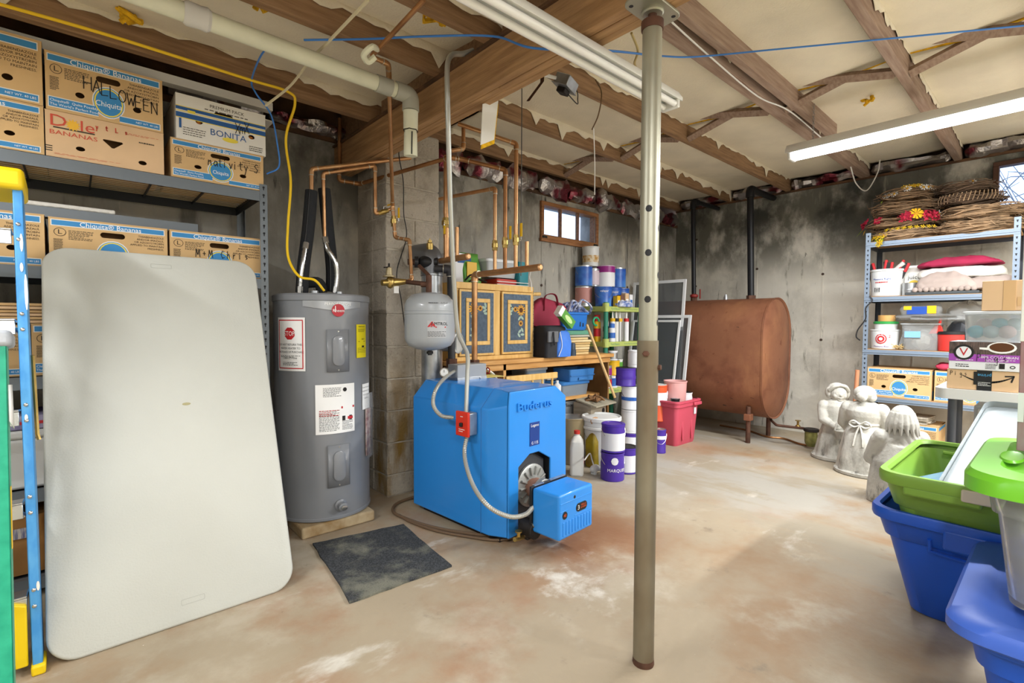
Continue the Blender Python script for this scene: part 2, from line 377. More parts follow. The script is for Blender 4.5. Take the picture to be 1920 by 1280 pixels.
# ================================================================ ceiling: joists, boards with torn edges, bridging
ceil = empty_struct('ceiling', (0, 0, ZL))
part('subfloor', MB().box(XL - .2, XW + .2, YF - .2, YW + .2, ZT - .06, ZT), M_plank, ceil, smooth=0, world=True)
JR = [(3.2134, .045), (2.5748, .045), (1.9751, .045), (1.3336, .075), (0.6709, .05)]
y = JR[-1][0]
while y > YF + .8: y -= .59; JR.append((y, .045))
JL = [(2.7053, .045), (2.0055, .045), (1.6353, .045)]
y = JL[-1][0]
while y > YF + .8: y -= .56; JL.append((y, .045))
def joist(x0, x1, yf, w, z, m): part('joist', MB().box(x0, x1, yf - w, yf, z, z + .2), m, ceil, bevel=.003, seg=1, world=True)
def board(x0, x1, y0, y1, z, seed):
    g = random.Random(seed); n = int((x1 - x0) / .045); b = MB(); rows = [[], [], [], []]
    for i in range(n + 1):
        x = x0 + (x1 - x0) * i / n; s = .012 * noise.noise((x * 2, y0 * 3, 0))
        q = max(0, .028 + .05 * noise.noise((x * 1.3, y1 * 5, 2)) + .03 * noise.noise((x * 9, y1 * 5, 4))); q += g.uniform(-.012, .012)
        if g.random() < .05: q += g.uniform(.03, .09)
        q = max(.003, q)
        rows[0].append((x, y0, z + s)); rows[1].append((x, (y0 + y1) / 2, z - .012 + s)); rows[2].append((x, y1 - .004, z + s * .3)); rows[3].append((x, y1 - .003 - g.uniform(0, .008), z - q))
    vs = [p for r in rows for p in r]; m = n + 1
    part('ceiling_board', MB().add(vs, [(k * m + i, k * m + i + 1, (k + 1) * m + i + 1, (k + 1) * m + i) for k in range(3) for i in range(n)]), M_plas, ceil, world=True, solid=.003)
for i, (yf, w) in enumerate(JR):
    joist(GX1 - .1, XW + .12, yf, w, ZR, M_joist if i < 3 else M_joistg)
    nxt = JR[i + 1] if i + 1 < len(JR) else None
    board(GX1 + (.75 if i == 1 - 1 else 0), XW - .02, (nxt[0] if nxt else YF), yf - w, ZR + .115, i)
part('joist', MB().box(GX1 - .1, 4.25, JR[3][0] - .16, JR[3][0] - .115, ZR + .01, ZR + .2), M_joistg, ceil, bevel=.003, world=True)
board(GX1, XW, JR[0][0], YW, ZR + .16, 55)
for i, (yf, w) in enumerate(JL):
    joist(XL, GX1 - .02, yf, w, ZL, M_joist)
    nxt = JL[i + 1] if i + 1 < len(JL) else None
    board(XL, GX1, (nxt[0] if nxt else YF), yf - w, ZL + .12, 20 + i)
# bare subfloor planks over the pipes
for k in range(6): part('subfloor_plank', MB().box(GX1 + .02 + k * .13, GX1 + .145 + k * .13, JR[1][0], JR[0][0] - .045, ZR + .17 + rn(0, .004), ZR + .19), M_plank, ceil, world=True, bevel=.002, seg=1)
# cross bridging
def strut(p, q): part('bridging_strut', MB().tube([p, q], .03, 4), M_joistg, ceil, smooth=0, world=True)
xb = 3.42
for a, c in zip(JR[:5], JR[1:6]):
    y0, y1 = c[0], a[0] - a[1]
    strut((xb, y0, ZR + .02), (xb, y1, ZR + .17)); strut((xb + .06, y0, ZR + .17), (xb + .06, y1, ZR + .02))
    wedge = MB().tube([(xb + .03, y0, ZR + .118), (xb + .05, (y0 + y1) / 2, ZR + .1), (xb + .03, y1, ZR + .118)], .008, 5)
    part('glass_wool_tuft', wedge, M_yel, ceil, world=True)
for k, (x, y) in enumerate(((.55, 2.12), (.9, 1.62), (1.12, 1.75), (3.9, .9), (2.2, 1.32), (.2, 2.6))):
    b = MB()
    for q in range(7): b.tube([(x + rn(-.06, .06), y + rn(-.03, .03), (ZL if x < 1.3 else ZR) + .11), (x + rn(-.06, .06), y + rn(-.04, .04), (ZL if x < 1.3 else ZR) + rn(.06, .1))], rn(.006, .014), 5)
    part('glass_wool_tuft', b, M_yel, ceil, world=True)
# sill plates and the foil-faced batts stuffed above the walls
part('sill_plate', MB().box(XW - .02, XW + .2, YF, YW, HR, ZR + .005), M_sill, ceil, smooth=0, world=True)
part('sill_plate', MB().box(XL, XW, YW - .02, YW + .2, HB, HB + .03), M_sill, ceil, smooth=0, world=True)
part('rim_board', MB().box(XL, XW + .22, YW + .12, YW + .2, HB, ZT), M_sill, ceil, smooth=0, world=True)
part('rim_board', MB().box(XW + .12, XW + .2, YF, YW, HR, ZT), M_sill, ceil, smooth=0, world=True)
def batt(p0, p1, w, h, seed):
    p0, p1 = Vector(p0), Vector(p1); d = p1 - p0; n = max(4, int(d.length / .03)); u = d.normalized(); s = Vector((u.y, -u.x, 0)); rings = []
    for i in range(n + 1):
        c = p0 + d * i / n; k = (.8 + .45 * noise.noise(c * 4 + Vector((seed, 0, 0)))) * (.6 if i in (0, n) else 1); rg = []
        for a in range(10):
            q = 2 * PI * a / 10; e = 1 + .75 * noise.noise(Vector((c.x * 11 + seed, c.y * 11, a * 1.3)))
            rg.append(c + s * math.cos(q) * w * k * e + Vector((0, 0, math.sin(q) * h * k * e)))
        rings.append(rg)
    part('foil_batt', MB().loft(rings), M_foil, ceil, smooth=25, world=True)
for k in range(9):
    a = 1.9 + k * .41; batt((a, YW - .03 - .03 * (k % 2), HB + .075), (min(a + .40, XW - .05), YW - .02, HB + .08), .07, .095, k)
for k in range(6):
    a = -1.6 + k * .5; batt((a, YW - .03, HB + .06), (a + .46, YW - .03, HB + .065), .06, .05, 20 + k)
for i in range(6):
    y0, y1 = JR[i + 1][0] + .02, JR[i][0] - JR[i][1] - .02; batt((XW - .0, y0, ZR + .055), (XW - .0, y1, ZR + .055), .10, .06, 40 + i)

# ================================================================ common materials
M_black = mat('black_plastic', '#1b1c1e', .5); M_dark = mat('dark_iron', '#2c2826', .6, metal=.4); M_ink = mat('black_ink', '#23211f', .8); M_wht = mat('white_print', '#f1f1ee', .6)
M_red = mat('red_print', '#c0252b', .5); M_cop = mat('copper', '#b98558', .34, metal=.7, col2='#d6a878', scale=12, lo=.3, hi=.7); M_brass = mat('brass', '#b59a5a', .35, metal=.9, var=.15, scale=20)
M_galv = mat('galvanised_steel', '#b8bcbf', .35, metal=.85, var=.18, scale=14); M_chrome = mat('bright_steel', '#c9cac8', .25, metal=.95); M_emt = mat('conduit_steel', '#c2c4be', .35, metal=.6)
M_iron = mat('rusted_iron_pipe', '#5c3f31', .7, metal=.3, var=.3, scale=18); M_yellow = mat('yellow_handle', '#f0c21a', .45); M_solder = mat('solder_joint', '#c9c2ae', .4, metal=.7)
M_foam = mat('black_foam', '#26282b', .9, bump=.3, bscale=120); M_gry = mat('grey_enamel', '#83868a', .32, coat=.3, var=.05, scale=3)
M_blue = mat('blue_enamel', '#2a8be0', .38, coat=.25); M_blue2 = mat('navy_badge', '#123a86', .4)
def cylmap(mb, r, ac, zc, cx=0, cy=0):
    o = MB(); a0 = R_(ac); o.f = mb.f
    o.v = [(cx + (r + v[2]) * math.cos(a0 + v[0] / r), cy + (r + v[2]) * math.sin(a0 + v[0] / r), zc + v[1]) for v in mb.v]; return o
def strips(b, poly, M, n=10):
    xs = [p[0] for p in poly]; x0, x1 = min(xs) + 1e-6, max(xs) - 1e-6; top, bot = [], []
    for i in range(n + 1):
        x = x0 + (x1 - x0) * i / n; ys = [a[1] + (c[1] - a[1]) * (x - a[0]) / (c[0] - a[0]) for a, c in zip(poly, poly[1:] + poly[:1]) if (a[0] - x) * (c[0] - x) <= 0 and abs(a[0] - c[0]) > 1e-9]; top.append((x, max(ys), 0)); bot.append((x, min(ys), 0))
    return b.add(bot + top, [(i, i + 1, n + 2 + i, n + 1 + i) for i in range(n)], M)
def sheet(w, h, z=.001, n=12):
    b = MB(); b.add([(-w / 2 + w * i / n, s * h / 2, z) for s in (-1, 1) for i in range(n + 1)], [(i, i + 1, n + 2 + i, n + 1 + i) for i in range(n)]); return b
# ================================================================ water heater
HX, HY, HRr, HZ0, HZ1 = 1.045, 2.775, .253, .06, 1.25
st = tag(part('concrete_slab', MB().box(.84, 1.235, 2.53, 2.98, 0, .059), mat('stained_stone', '#b9a684', .9, col2='#8a6a3c', scale=9), bevel=.01), 'pale stained concrete block under the grey water heater', 'block')
wh = thing('water_heater', 'tall grey cylindrical electric water heater with warning labels', 'water heater', (HX, HY, HZ0))
hh = HZ1 - HZ0
part('tank', MB().lathe([(.02, 0), (HRr - .01, 0), (HRr, .006), (HRr, .018), (HRr - .003, .022), (HRr - .003, hh - .04), (HRr + .002, hh - .035), (HRr + .002, hh - .008), (HRr - .006, hh), (.2, hh + .004), (.02, hh + .006)], 64), M_gry, wh, smooth=30)
for zc in (0.9539, 0.3497):          # access covers
    A = 266.5; z = zc - HZ0
    b = sheet(.115, .22, .004); c = part('access_cover', cylmap(b, HRr, A, z), M_gry, wh, solid=.006)
    q = MB().loft([[(x, y, d) for x, y in rr(w, h, w / 2 - .001, 5)] for w, h, d in ((.062, .16, .004), (.058, .156, .016), (.044, .14, .019))], c0=False)
    part('boss', cylmap(q, HRr, A, z), M_gry, c)
    s = MB()
    for sy in (-.1, .1): s.cyl((0, sy, .003), (0, sy, .01), .004, 8)
    part('screw', cylmap(s, HRr, A, z), M_chrome, c)
def decal(name, ac, zc, w, h, mt, pieces, parent=wh, r=HRr):
    p = part(name, cylmap(sheet(w, h, .0015), r, ac, zc), mt, parent)
    for nm, mb, m2 in pieces: part(nm, cylmap(mb, r, ac, zc), m2, p, smooth=0)
    return p
E_ = T(0, 0, .0024)
octa = [(.036 * math.cos(R_(22.5 + 45 * i)), .036 * math.sin(R_(22.5 + 45 * i))) for i in range(8)]
o2 = [(x * .92, y * .92) for x, y in octa]
SZ = (1.1252 + 0.8504) / 2 - HZ0; SH = 1.1252 - 0.8504
fr = MB(); W_, H_ = .17, SH
for sy in (-1, 1): q_ = sheet(.15, .005, .0026, 12); fr.add(q_.v, q_.f, T(0, sy * (H_ / 2 - .014), 0)); fr.box(sy * .073 - .0025, sy * .073 + .0025, -H_ / 2 + .017, H_ / 2 - .017, .002, .0027)
strips(fr, o2, T(0, .055, .0030))
bk = MB(); y = -.005
for i, s in enumerate(('DO NOT RETURN THIS', 'WATER HEATER TO', 'THE PLACE OF PURCHASE', '1-866-279-4566')): bk.text(s, .0145, T(0, -.002 - .019 * i - (.012 if i == 3 else 0), .0026), sx=.92)
bk.fine(.12, .012, 2, T(0, -.062, .0026), 3, .4).fine(.09, .02, 3, T(0, -.1, .0026), 4, .4)
wt = MB().text('STOP', .034, T(0, .054, .0046), sx=.8)
decal('stop_label', 211, SZ, W_, H_, M_wht, [('red_border', fr, M_red), ('lettering', bk, M_ink), ('stop_lettering', wt, M_wht)])
z_ = lambda a, b, p=2.55: ((a + b) / 2 - HZ0, a - b)
zc, h_ = z_(1.0906, 0.9099)
bk = MB().text('ENERGYGUIDE', .0105, T(0, h_ / 2 - .012, .0026), sx=.8).text('$419', .012, T(.01, .01, .0026)).fine(.06, .02, 4, T(0, h_ / 2 - .032, .0026), 5, .3).fine(.07, .03, 5, T(0, -.05, .0026), 6, .25).box(-.03, .03, -.003, -.001, .0024, .0028).box(.0, .02, -.035, -.025, .0024, .0028)
decal('energy_label', 301, zc, .085, h_, mat('yellow_label', '#f3e21b', .5), [('lettering', bk, M_ink)])
zc, h_ = z_(0.7786, 0.5207)
bk = MB().fine(.09, .05, 7, T(-.02, h_ / 2 - .04, .0026), 8, .35).fine(.1, .11, 16, T(-.035, -.06, .0026), 9, .35).fine(.06, .05, 7, T(.06, -.09, .0026), 10, .35)
bk.flat(circ(.011, 14), T(.045, h_ / 2 - .03, .0026)).box(.03, .085, -.065, -.04, .0024, .0027)
rd = MB().box(.025, .1, .0, .011, .0024, .0027).fine(.1, .035, 4, T(-.035, -.02, .0028), 12, .35).box(.06, .09, -.06, -.045, .0026, .0029)
decal('specification_label', 264, zc, .205, h_, M_wht, [('fine_print', bk, M_ink), ('red_print', rd, M_red)])
zc, h_ = z_(0.7628, 0.6221)
bk = MB()
for i, s in enumerate(('DO NOT RETURN THIS', 'WATER HEATER TO THE', 'PLACE OF PURCHASE', '1-866-279-4566')): bk.text(s, .0085, T(0, h_ / 2 - .02 - .02 * i, .0026), sx=.9)
decal('return_label', 311, zc, .085, h_, M_wht, [('lettering', bk, M_ink)])
zc = 1.1898 - HZ0
b = MB(); pts = [(-.155, .022), (.155, .022), (.155, -.008), (.0, -.03), (-.155, -.008)]
b.add([(-.155 + .31 * i / 16, .022, .002) for i in range(17)] + [(-.155 + .31 * i / 16, -.008 - .02 * (1 - abs(i - 8) / 8), .002) for i in range(17)], [(i, i + 1, 18 + i, 17 + i) for i in range(16)])
bd = part('badge', cylmap(b, HRr, 263, zc), mat('badge_silver', '#a9acaf', .3, metal=.5), wh)
part('lettering', cylmap(MB().text('PERFORMANCE', .02, T(.02, .006, .003)), HRr, 263, zc), M_wht, bd)
lg = part('logo_disc', cylmap(MB().prism(circ(.033, 24), .002, .005), HRr, 267, zc - .026), mat('logo_red', '#b3202e', .4), wh)
part('lettering', cylmap(MB().text('Rheem', .022, T(.002, -.002, .0056)).box(-.017, -.013, -.01, .022, .005, .0056), HRr, 267, zc - .026), M_wht, lg)
dv = part('drain_valve', cylmap(MB().lathe([(.03, 0), (.032, .01), (.022, .014), (.018, .03), (.021, .032), (.021, .045), (.012, .046)], 16), HRr, 268, 0.1388 - HZ0), M_gry, wh)
part('valve_outlet', cylmap(MB().lathe([(.013, .045), (.013, .06), (.007, .061)], 12), HRr, 268, 0.1388 - HZ0), M_chrome, dv)
for a in (230, 300): part('nipple', MB().cyl((.19 * math.cos(R_(a)) * .6, .19 * math.sin(R_(a)) * .6, hh), (.19 * math.cos(R_(a)) * .6, .19 * math.sin(R_(a)) * .6, hh + .02), .02, 12), M_galv, wh)

# clear bag of papers taped on the side
bp = thing('document_bag', 'clear plastic bag of leaflets taped on the grey water heater', 'bag', (HX, HY, HZ0 + .45))
M_clear = mat('clear_film', '#e8eaea', .18, trans=.75, ior=1.08, alpha=.55)
r_ = HRr + .02
b = MB(); n = 8; rows = []
for j in range(9):
    zz = .2 - .045 * j; rows.append([((r_ + .008 * noise.noise((i, j * .7, 1))) * math.cos(R_(305 + i * 2.6 + 2 * math.sin(j))), (r_ + .012 * noise.noise((i * .8, j * .7, 5))) * math.sin(R_(305 + i * 2.6 + 2 * math.sin(j))), zz) for i in range(n)])
b.add([p for r in rows for p in r], [(j * n + i, j * n + i + 1, (j + 1) * n + i + 1, (j + 1) * n + i) for j in range(8) for i in range(n - 1)])
part('film', b, M_clear, bp)
part('leaflet', cylmap(sheet(.06, .26, .006), HRr, 314, -.02), mat('leaflet_paper', '#c7b7b0', .7, col2='#8a4a55', scale=30), bp, solid=.004)

# foam-sleeved risers with steel flex hoses
def sleeve(label, pts, r):
    o = thing('pipe_sleeve', label, 'pipe insulation', pts[0])
    part('foam', MB().tube(spline(pts, 6), r, 14), M_foam, o, world=True)
    sl = [Vector(p) + Vector((-.6, -.8, 0)).normalized() * r * .97 for p in pts]; part('slit', MB().tube(spline(sl, 6), .0045, 5), M_black, o, world=True)
ztop = HZ1 + .006
sleeve('leftmost black foam sleeve on the pipes above the water heater', [(0.9433, 2.8, 1.2648), (0.9534, 2.8, 1.4056), (0.9814, 2.8, 1.613), (1.001, 2.8, 1.8263)], .033)
sleeve('rightmost black foam sleeve on the pipes above the water heater', [(1.133, 2.86, 1.2822), (1.1343, 2.86, 1.4249), (1.1144, 2.86, 1.6384), (1.095, 2.86, 1.867)], .034)
el = tag(part('pipe_elbow_sleeve', MB().tube(bend([(1.0543, 2.8, 1.2668), (1.043, 2.8, 1.3291), (0.9835, 2.84, 1.3221)], .03), .03, 12), M_foam), 'short black foam elbow on top of the water heater', 'pipe insulation')
def hose(label, pts, r=.011):
    o = thing('flex_hose', label, 'hose', pts[0]); pth = spline(pts, 10); rs = [r * (1 + .16 * (k % 2)) for k in range(len(pth))]
    part('braid', MB().tube(pth, rs, 10), M_chrome, o, world=True)
    for p, q in ((pth[0], pth[2]), (pth[-1], pth[-3])): part('nut', MB().cyl(p, p + (q - p).normalized() * .035, r * 1.4, 6), M_chrome, o, world=True)
hose('steel flex hose hugging the left foam sleeve', [(0.9053, 2.72, 1.2568), (0.9088, 2.72, 1.3249), (0.9237, 2.72, 1.425), (0.9483, 2.74, 1.5291)])
hose('steel flex hose curving right of the black foam sleeves', [(1.0955, 2.72, 1.2652), (1.1084, 2.72, 1.3579), (1.097, 2.72, 1.44), (1.0637, 2.74, 1.5096), (1.0571, 2.76, 1.573)], .012)

# ================================================================ boiler
bo = thing('boiler', 'blue oil-fired boiler with embossed lettering and a jutting burner', 'boiler', (1.583, 1.80, 0), 4.5)
z0 = .035
Pa = [(-.045, z0), (-.045, .67), (.045, .763), (.40, .763), (.465, .70), (.465, z0)]; Pb = [(0, z0), (0, .69), (.008, .763), (.362, .763), (.452, .702), (.463, z0)]
bodym = MB().loft([[(x, .74, z) for x, z in Pa], [(x, .145, z) for x, z in Pa], [(x * .98 + .002, .10, z) for x, z in Pa], [(x, .012, z) for x, z in Pb]], c0=True, c1=False)
part('jacket', bodym, M_blue, bo, bevel=.006, smooth=30)
part('seam', MB().tube([(x, .152, z) for x, z in Pa], .0022, 4), mat('seam_shadow', '#1a5fa3', .6), bo)
fp = [(0, z0), (0, .69), (.008, .763), (.362, .763), (.452, .702), (.463, z0), (.322, z0), (.322, .378), (.228, .43), (.155, .43), (.072, .378), (.072, z0)]
front = part('front_panel', MB().prism(fp, 0, .012, Matrix(((1, 0, 0, 0), (0, 0, 1, 0), (0, 1, 0, 0), (0, 0, 0, 1)))), M_blue, bo, bevel=.004)
tx = MB(); v, f = tmesh('Buderus')
tx.add([(x, y, 0) for x, y, _ in v], f, T(.19, -.0045, .679) @ FRONT @ S(.083, .062, 1))
part('embossed_lettering', tx, M_blue, front, solid=.008, smooth=0)
bdg = part('badge', MB().box(.152, .228, -.003, 0, .47, .591), M_blue2, front, bevel=.001)
part('lettering', MB().text('Logano', .021, T(.19, -.0035, .575) @ FRONT).text('G 115', .021, T(.19, -.0035, .484) @ FRONT), M_wht, bdg)
part('recess', MB().box(.06, .335, .05, .06, z0, .44).box(.06, .072, .01, .06, z0, .44).box(.322, .335, .01, .06, z0, .44).box(.06, .335, .01, .06, .43, .44), M_black, bo, smooth=0)
part('door_plate', MB().prism([(.082, .12), (.082, .37), (.155, .42), (.225, .42), (.312, .37), (.312, .12)], 0, .012, T(0, .04, 0) @ Matrix(((1, 0, 0, 0), (0, 0, 1, 0), (0, 1, 0, 0), (0, 0, 0, 1)))), mat('cast_iron_plate', '#47484b', .6, metal=.3), bo, bevel=.003)
fl = MB().lathe([(.112, 0), (.112, .012), (.105, .016), (.06, .02), (.05, .045), (.03, .046)], 32, T(.197, .035, .254) @ RX(90))
flo = part('flange', fl, mat('cast_aluminium', '#a9aaa6', .5, metal=.7, var=.15, scale=30), bo)
for k in range(14):
    a = 2 * PI * k / 14; part('rib', MB().box(.055, .1, -.004, .004, .014, .03, T(.197, .035, .254) @ RX(90) @ Matrix.Rotation(a, 4, 'Z')), _M['cast_aluminium'], flo, bevel=.001)
part('blast_tube', MB().tube([(.19, .02, .254), (.17, -.13, .235)], .052, 24), mat('rusty_tube', '#9a7260', .6, metal=.4, var=.2), bo)
part('clamp', MB().lathe([(.058, 0), (.062, .004), (.062, .03), (.056, .034)], 24, T(.185, -.045, .248) @ RX(90)), _M['cast_aluminium'], bo)
bx = part('burner_cover', MB().box(.033, .30, -.29, -.125, .10, .313), M_blue, bo, bevel=.012, seg=3)
part('burner_plate', MB().box(.028, .305, -.125, -.112, .10, .318), M_black, bo, bevel=.002)
part('gasket', MB().box(.05, .12, -.126, -.11, .318, .322).box(.17, .29, -.126, -.11, .318, .322), M_galv, bo)
lou = MB()
for k in range(10): lou.box(.06 + k * .0235, .072 + k * .0235, -.293, -.289, .118, .182)
part('louvre', lou, M_blue, bx, bevel=.002)
part('panel_rib', MB().box(.04, .293, -.2915, -.289, .268, .272).box(.04, .105, -.2915, -.289, .232, .236).box(.15, .293, -.2915, -.289, .19, .194), M_blue, bx, bevel=.001)
oc = lambda cx, cz, w, h: MB().prism(rr(w, h, h / 2 if h < w else w / 2, 5), 0, .003, T(cx, -.289, cz) @ FRONT)
lp = part('logo_plate', oc(.205, .224, .088, .04), M_black, bx); part('lettering', MB().text('RIELLO', .013, T(.22, -.2925, .231) @ FRONT).text('BURNERS', .011, T(.22, -.2925, .219) @ FRONT), mat('orange_print', '#e0561c', .5), lp); part('logo_mark', MB().text('3', .03, T(.18, -.2925, .223) @ FRONT, sx=1.1), M_wht, lp)
lp = part('power_plate', oc(.075, .213, .036, .036), M_black, bx); part('lettering', MB().text('40', .02, T(.075, -.2925, .213) @ FRONT), _M['orange_print'], lp)
part('sight_hole', MB().cyl((.15, -.2905, .282), (.15, -.287, .282), .008, 12), M_black, bx)
part('pump', MB().cyl((.06, -.13, .10), (.06, -.05, .10), .045, 16).box(.03, .10, -.1, -.04, .05, .13), M_dark, bo, bevel=.004)
part('pump_nut', MB().cyl((.05, -.14, .128), (.05, -.11, .128), .018, 12), M_chrome, bo)
part('foot', MB().box(.0, .42, .06, .70, 0, z0 + .01), M_black, bo)
part('oil_filter_valve', MB().tube([(.075, -.06, .06), (.02, -.075, .062), (-.045, -.085, .075)], .011, 8).cyl((-.012, -.08, .06), (-.012, -.08, .1), .009, 8).cyl((-.012, -.08, .1), (-.012, -.08, .106), .018, 12), M_brass, bo)
# red switch on the side with conduit and armoured cable
sw = part('switch_box', MB().box(-.105, -.048, .175, .26, .535, .65), M_galv, bo, bevel=.006)
part('switch_plate', MB().box(-.115, -.1, .172, .268, .53, .655), mat('red_switch_plate', '#d8341f', .4), sw, bevel=.004)
part('toggle', MB().box(-.128, -.114, .21, .227, .58, .60), M_black, sw, bevel=.003)
part('lettering', MB().fine(.02, .008, 1, T(-.1155, .22, .63) @ RZ(-90) @ FRONT, 2, .5).fine(.045, .02, 2, T(-.1155, .22, .56) @ RZ(-90) @ FRONT, 3, .4), M_wht, sw)
def cable(name, label, cat, pts, r, m, n=10, rib=0, seg=10):
    pth = spline(pts, seg); rs = [r * (1 + rib * (k % 2)) for k in range(len(pth))]
    return tag(part(name, MB().tube(pth, rs, n), m), label, cat)
M_arm = mat('armoured_cable', '#b9b7ad', .4, metal=.5)
cable('armoured_cable', 'armoured cable sagging from the red switch to the burner', 'cable', [(1.514, 2.03, 0.5665), (1.4471, 1.98, 0.4496), (1.3883, 1.84, 0.3486), (1.3723, 1.7, 0.2827), (1.4648, 1.66, 0.2221), (1.5647, 1.66, 0.2062), (1.6362, 1.68, 0.2184)], .0095, M_arm, rib=.2, seg=26)
cable('armoured_cable', 'armoured cable looping from the grey control box to the red switch', 'cable', [(1.7654, 2.4, 0.816), (1.6581, 2.38, 0.8145), (1.4697, 2.25, 0.7638), (1.4039, 2.2, 0.6812), (1.4173, 2.15, 0.6219), (1.4769, 2.12, 0.6049)], .0095, M_arm, rib=.2, seg=24)
cable('armoured_cable', 'armoured cable dropping behind the boiler right of the control box', 'cable', [(1.9858, 2.48, 0.8037), (2.0603, 2.5, 0.7627), (2.1354, 2.54, 0.7039)], .009, M_arm, rib=.2, seg=20)
cable('conduit', 'bright steel conduit running from the girder down to the red switch', 'conduit', [(1.3258, 1.75, 2.2828), (1.2833, 1.77, 2.2618), (1.2346, 1.78, 2.2439), (1.21, 1.78, 2.193), (1.2167, 1.79, 2.0694)] + [(1.2426, 1.82, 1.9042), (1.3088, 1.9, 1.6038), (1.4028, 2, 1.2191), (1.4434, 2.03, 1.056), (1.4803, 2.04, 0.9931), (1.5181, 2.05, 0.9285), (1.5148, 2.05, 0.8128), (1.4935, 2.03, 0.6188)], .0115, M_emt, 12, seg=6)
ct = thing('control_box', 'grey boiler control box standing on the blue jacket', 'control box', (1.7326, 2.42, 0.7585))
xa, xb_ = 1.6743, 1.8898; za, zb = 0.7618, 0.8543
part('case', MB().box(xa, xb_, 2.36, 2.46, za, zb), mat('control_grey', '#9da0a2', .4), ct, bevel=.004, world=True)
part('case_foot', MB().box(xa - .002, xb_ + .002, 2.358, 2.462, za, za + .018), M_galv, ct, bevel=.002, world=True)
part('bracket', MB().box(xa + .03, xb_ - .03, 2.38, 2.44, .76, za), M_galv, ct, world=True)
part('screw', MB().cyl((xb_ - .05, 2.359, za + .009), (xb_ - .05, 2.352, za + .009), .005, 8), M_chrome, ct, world=True)
tag(part('manual_sheet', MB().box(1.78, 2.04, 2.36, 2.5, .7645, .7665, Matrix()), mat('yellow_paper', '#e3d27a', .8)), 'yellowed paper manual lying on top of the blue boiler', 'paper')
# gauge
ga = thing('pressure_gauge', 'round pressure gauge in front of the galvanised flue', 'gauge', (1.6081, 2.4, 0.7881))
pc = Vector((1.5813, 2.36, 0.8177)); part('dial_case', MB().cyl(pc, pc + Vector((.03, .03, 0)), .026, 18), M_chrome, ga, world=True)
part('dial', MB().cyl(pc - Vector((.002, .002, 0)), pc, .021, 18), M_wht, ga, world=True); part('needle', MB().tube([pc - Vector((.003, .003, 0)), pc - Vector((.003, .003, -.017))], .0015, 4), M_ink, ga, world=True)
part('stem', MB().tube([pc + Vector((.03, .03, 0)), pc + Vector((.07, .06, -.01))], .008, 8), M_brass, ga, world=True)
# flue: vertical run, elbow into the chimney, barometric damper
fx, fy = 1.6776, 2.64
fu = thing('flue_pipe', 'galvanised flue pipe rising behind the boiler into the block chimney', 'flue', (fx, fy, .6)); zt = 1.4101
part('riser', MB().cyl((fx, fy, .55), (fx, fy, zt), .066, 28), M_galv, fu, world=True)
for zz in (.95, zt - .02): part('crimp', MB().lathe([(.067, 0), (.07, .004), (.07, .012), (.067, .016)], 28, T(fx, fy, zz)), M_galv, fu, world=True)
ez = 1.53
part('elbow', MB().tube(bend([(fx, fy, zt - .02), (fx, fy, ez), (fx - .03, cy0 + .05, ez)], .09, 8), .07, 28), mat('flue_grey', '#7f8184', .4, metal=.6), fu, world=True)
part('collar', MB().lathe([(.085, 0), (.09, .01), (.072, .03)], 28, T(fx - .03, cy0 - .002, ez) @ RX(90)), M_mortar, fu, world=True)
dx, dz = 1.8056, 0.9767
part('damper_tee', MB().tube([(fx + .03, fy, dz), (dx, 2.55, dz)], .055, 24), M_galv, fu, world=True)
part('damper_disc', MB().lathe([(.067, 0), (.067, .02), (.06, .024), (.055, .012), (.01, .012)], 28, T(dx - .01, 2.55, dz) @ RZ(25) @ RX(90)), M_white if False else mat('damper_white', '#d7d7d2', .4), fu, world=True)

# ================================================================ expansion tank
tz1, tz0 = 1.2677, 0.9482; tx_, ty_ = 1.467, 2.33
et = thing('expansion_tank', 'pale grey steel expansion tank hanging from the copper piping', 'tank', (tx_, ty_, tz0)); h = tz1 - tz0; r = .137
part('shell', MB().lathe([(.015, 0), (.07, .008), (.115, .028), (r - .004, .055), (r, .075), (r, h * .62), (r + .003, h * .63), (r + .003, h * .67), (r, h * .68), (r, h - .07), (r - .01, h - .045), (.1, h - .015), (.05, h - .002), (.012, h)], 48), mat('pale_grey_enamel', '#a7acb0', .3, coat=.3), et)
part('air_valve', MB().cyl((0, 0, -.025), (0, 0, .005), .012, 12).cyl((0, 0, -.018), (0, 0, -.004), .018, 6), M_black, et)
zl = 1.0673 - tz0
dl = part('maker_label', cylmap(sheet(.105, .09, .001), r, 254, zl), mat('label_grey', '#b4b6b8', .5), et)
part('lettering', cylmap(MB().text('AMTROL', .024, T(.014, .028, .0025)).fine(.1, .03, 5, T(0, -.025, .0025), 3, .3), r, 254, zl), M_ink, dl)
part('logo_mark', cylmap(MB().flat([(-.052, .012), (-.03, .04), (-.022, .04), (-.04, .012)], T(0, 0, .0025)).flat([(-.036, .012), (-.022, .034), (-.008, .012), (-.018, .012), (-.023, .02), (-.028, .012)], T(0, 0, .0026)).box(-.01, .05, .008, .014, .002, .0025), r, 254, zl), M_red, dl)
part('handwriting', cylmap(MB().text('1-11-13', .014, T(.03, 0, .0025), shear=.2).fine(.05, .007, 1, T(-.03, 0, .0025), 5, .5), r, 258, h - .062), M_ink, et)

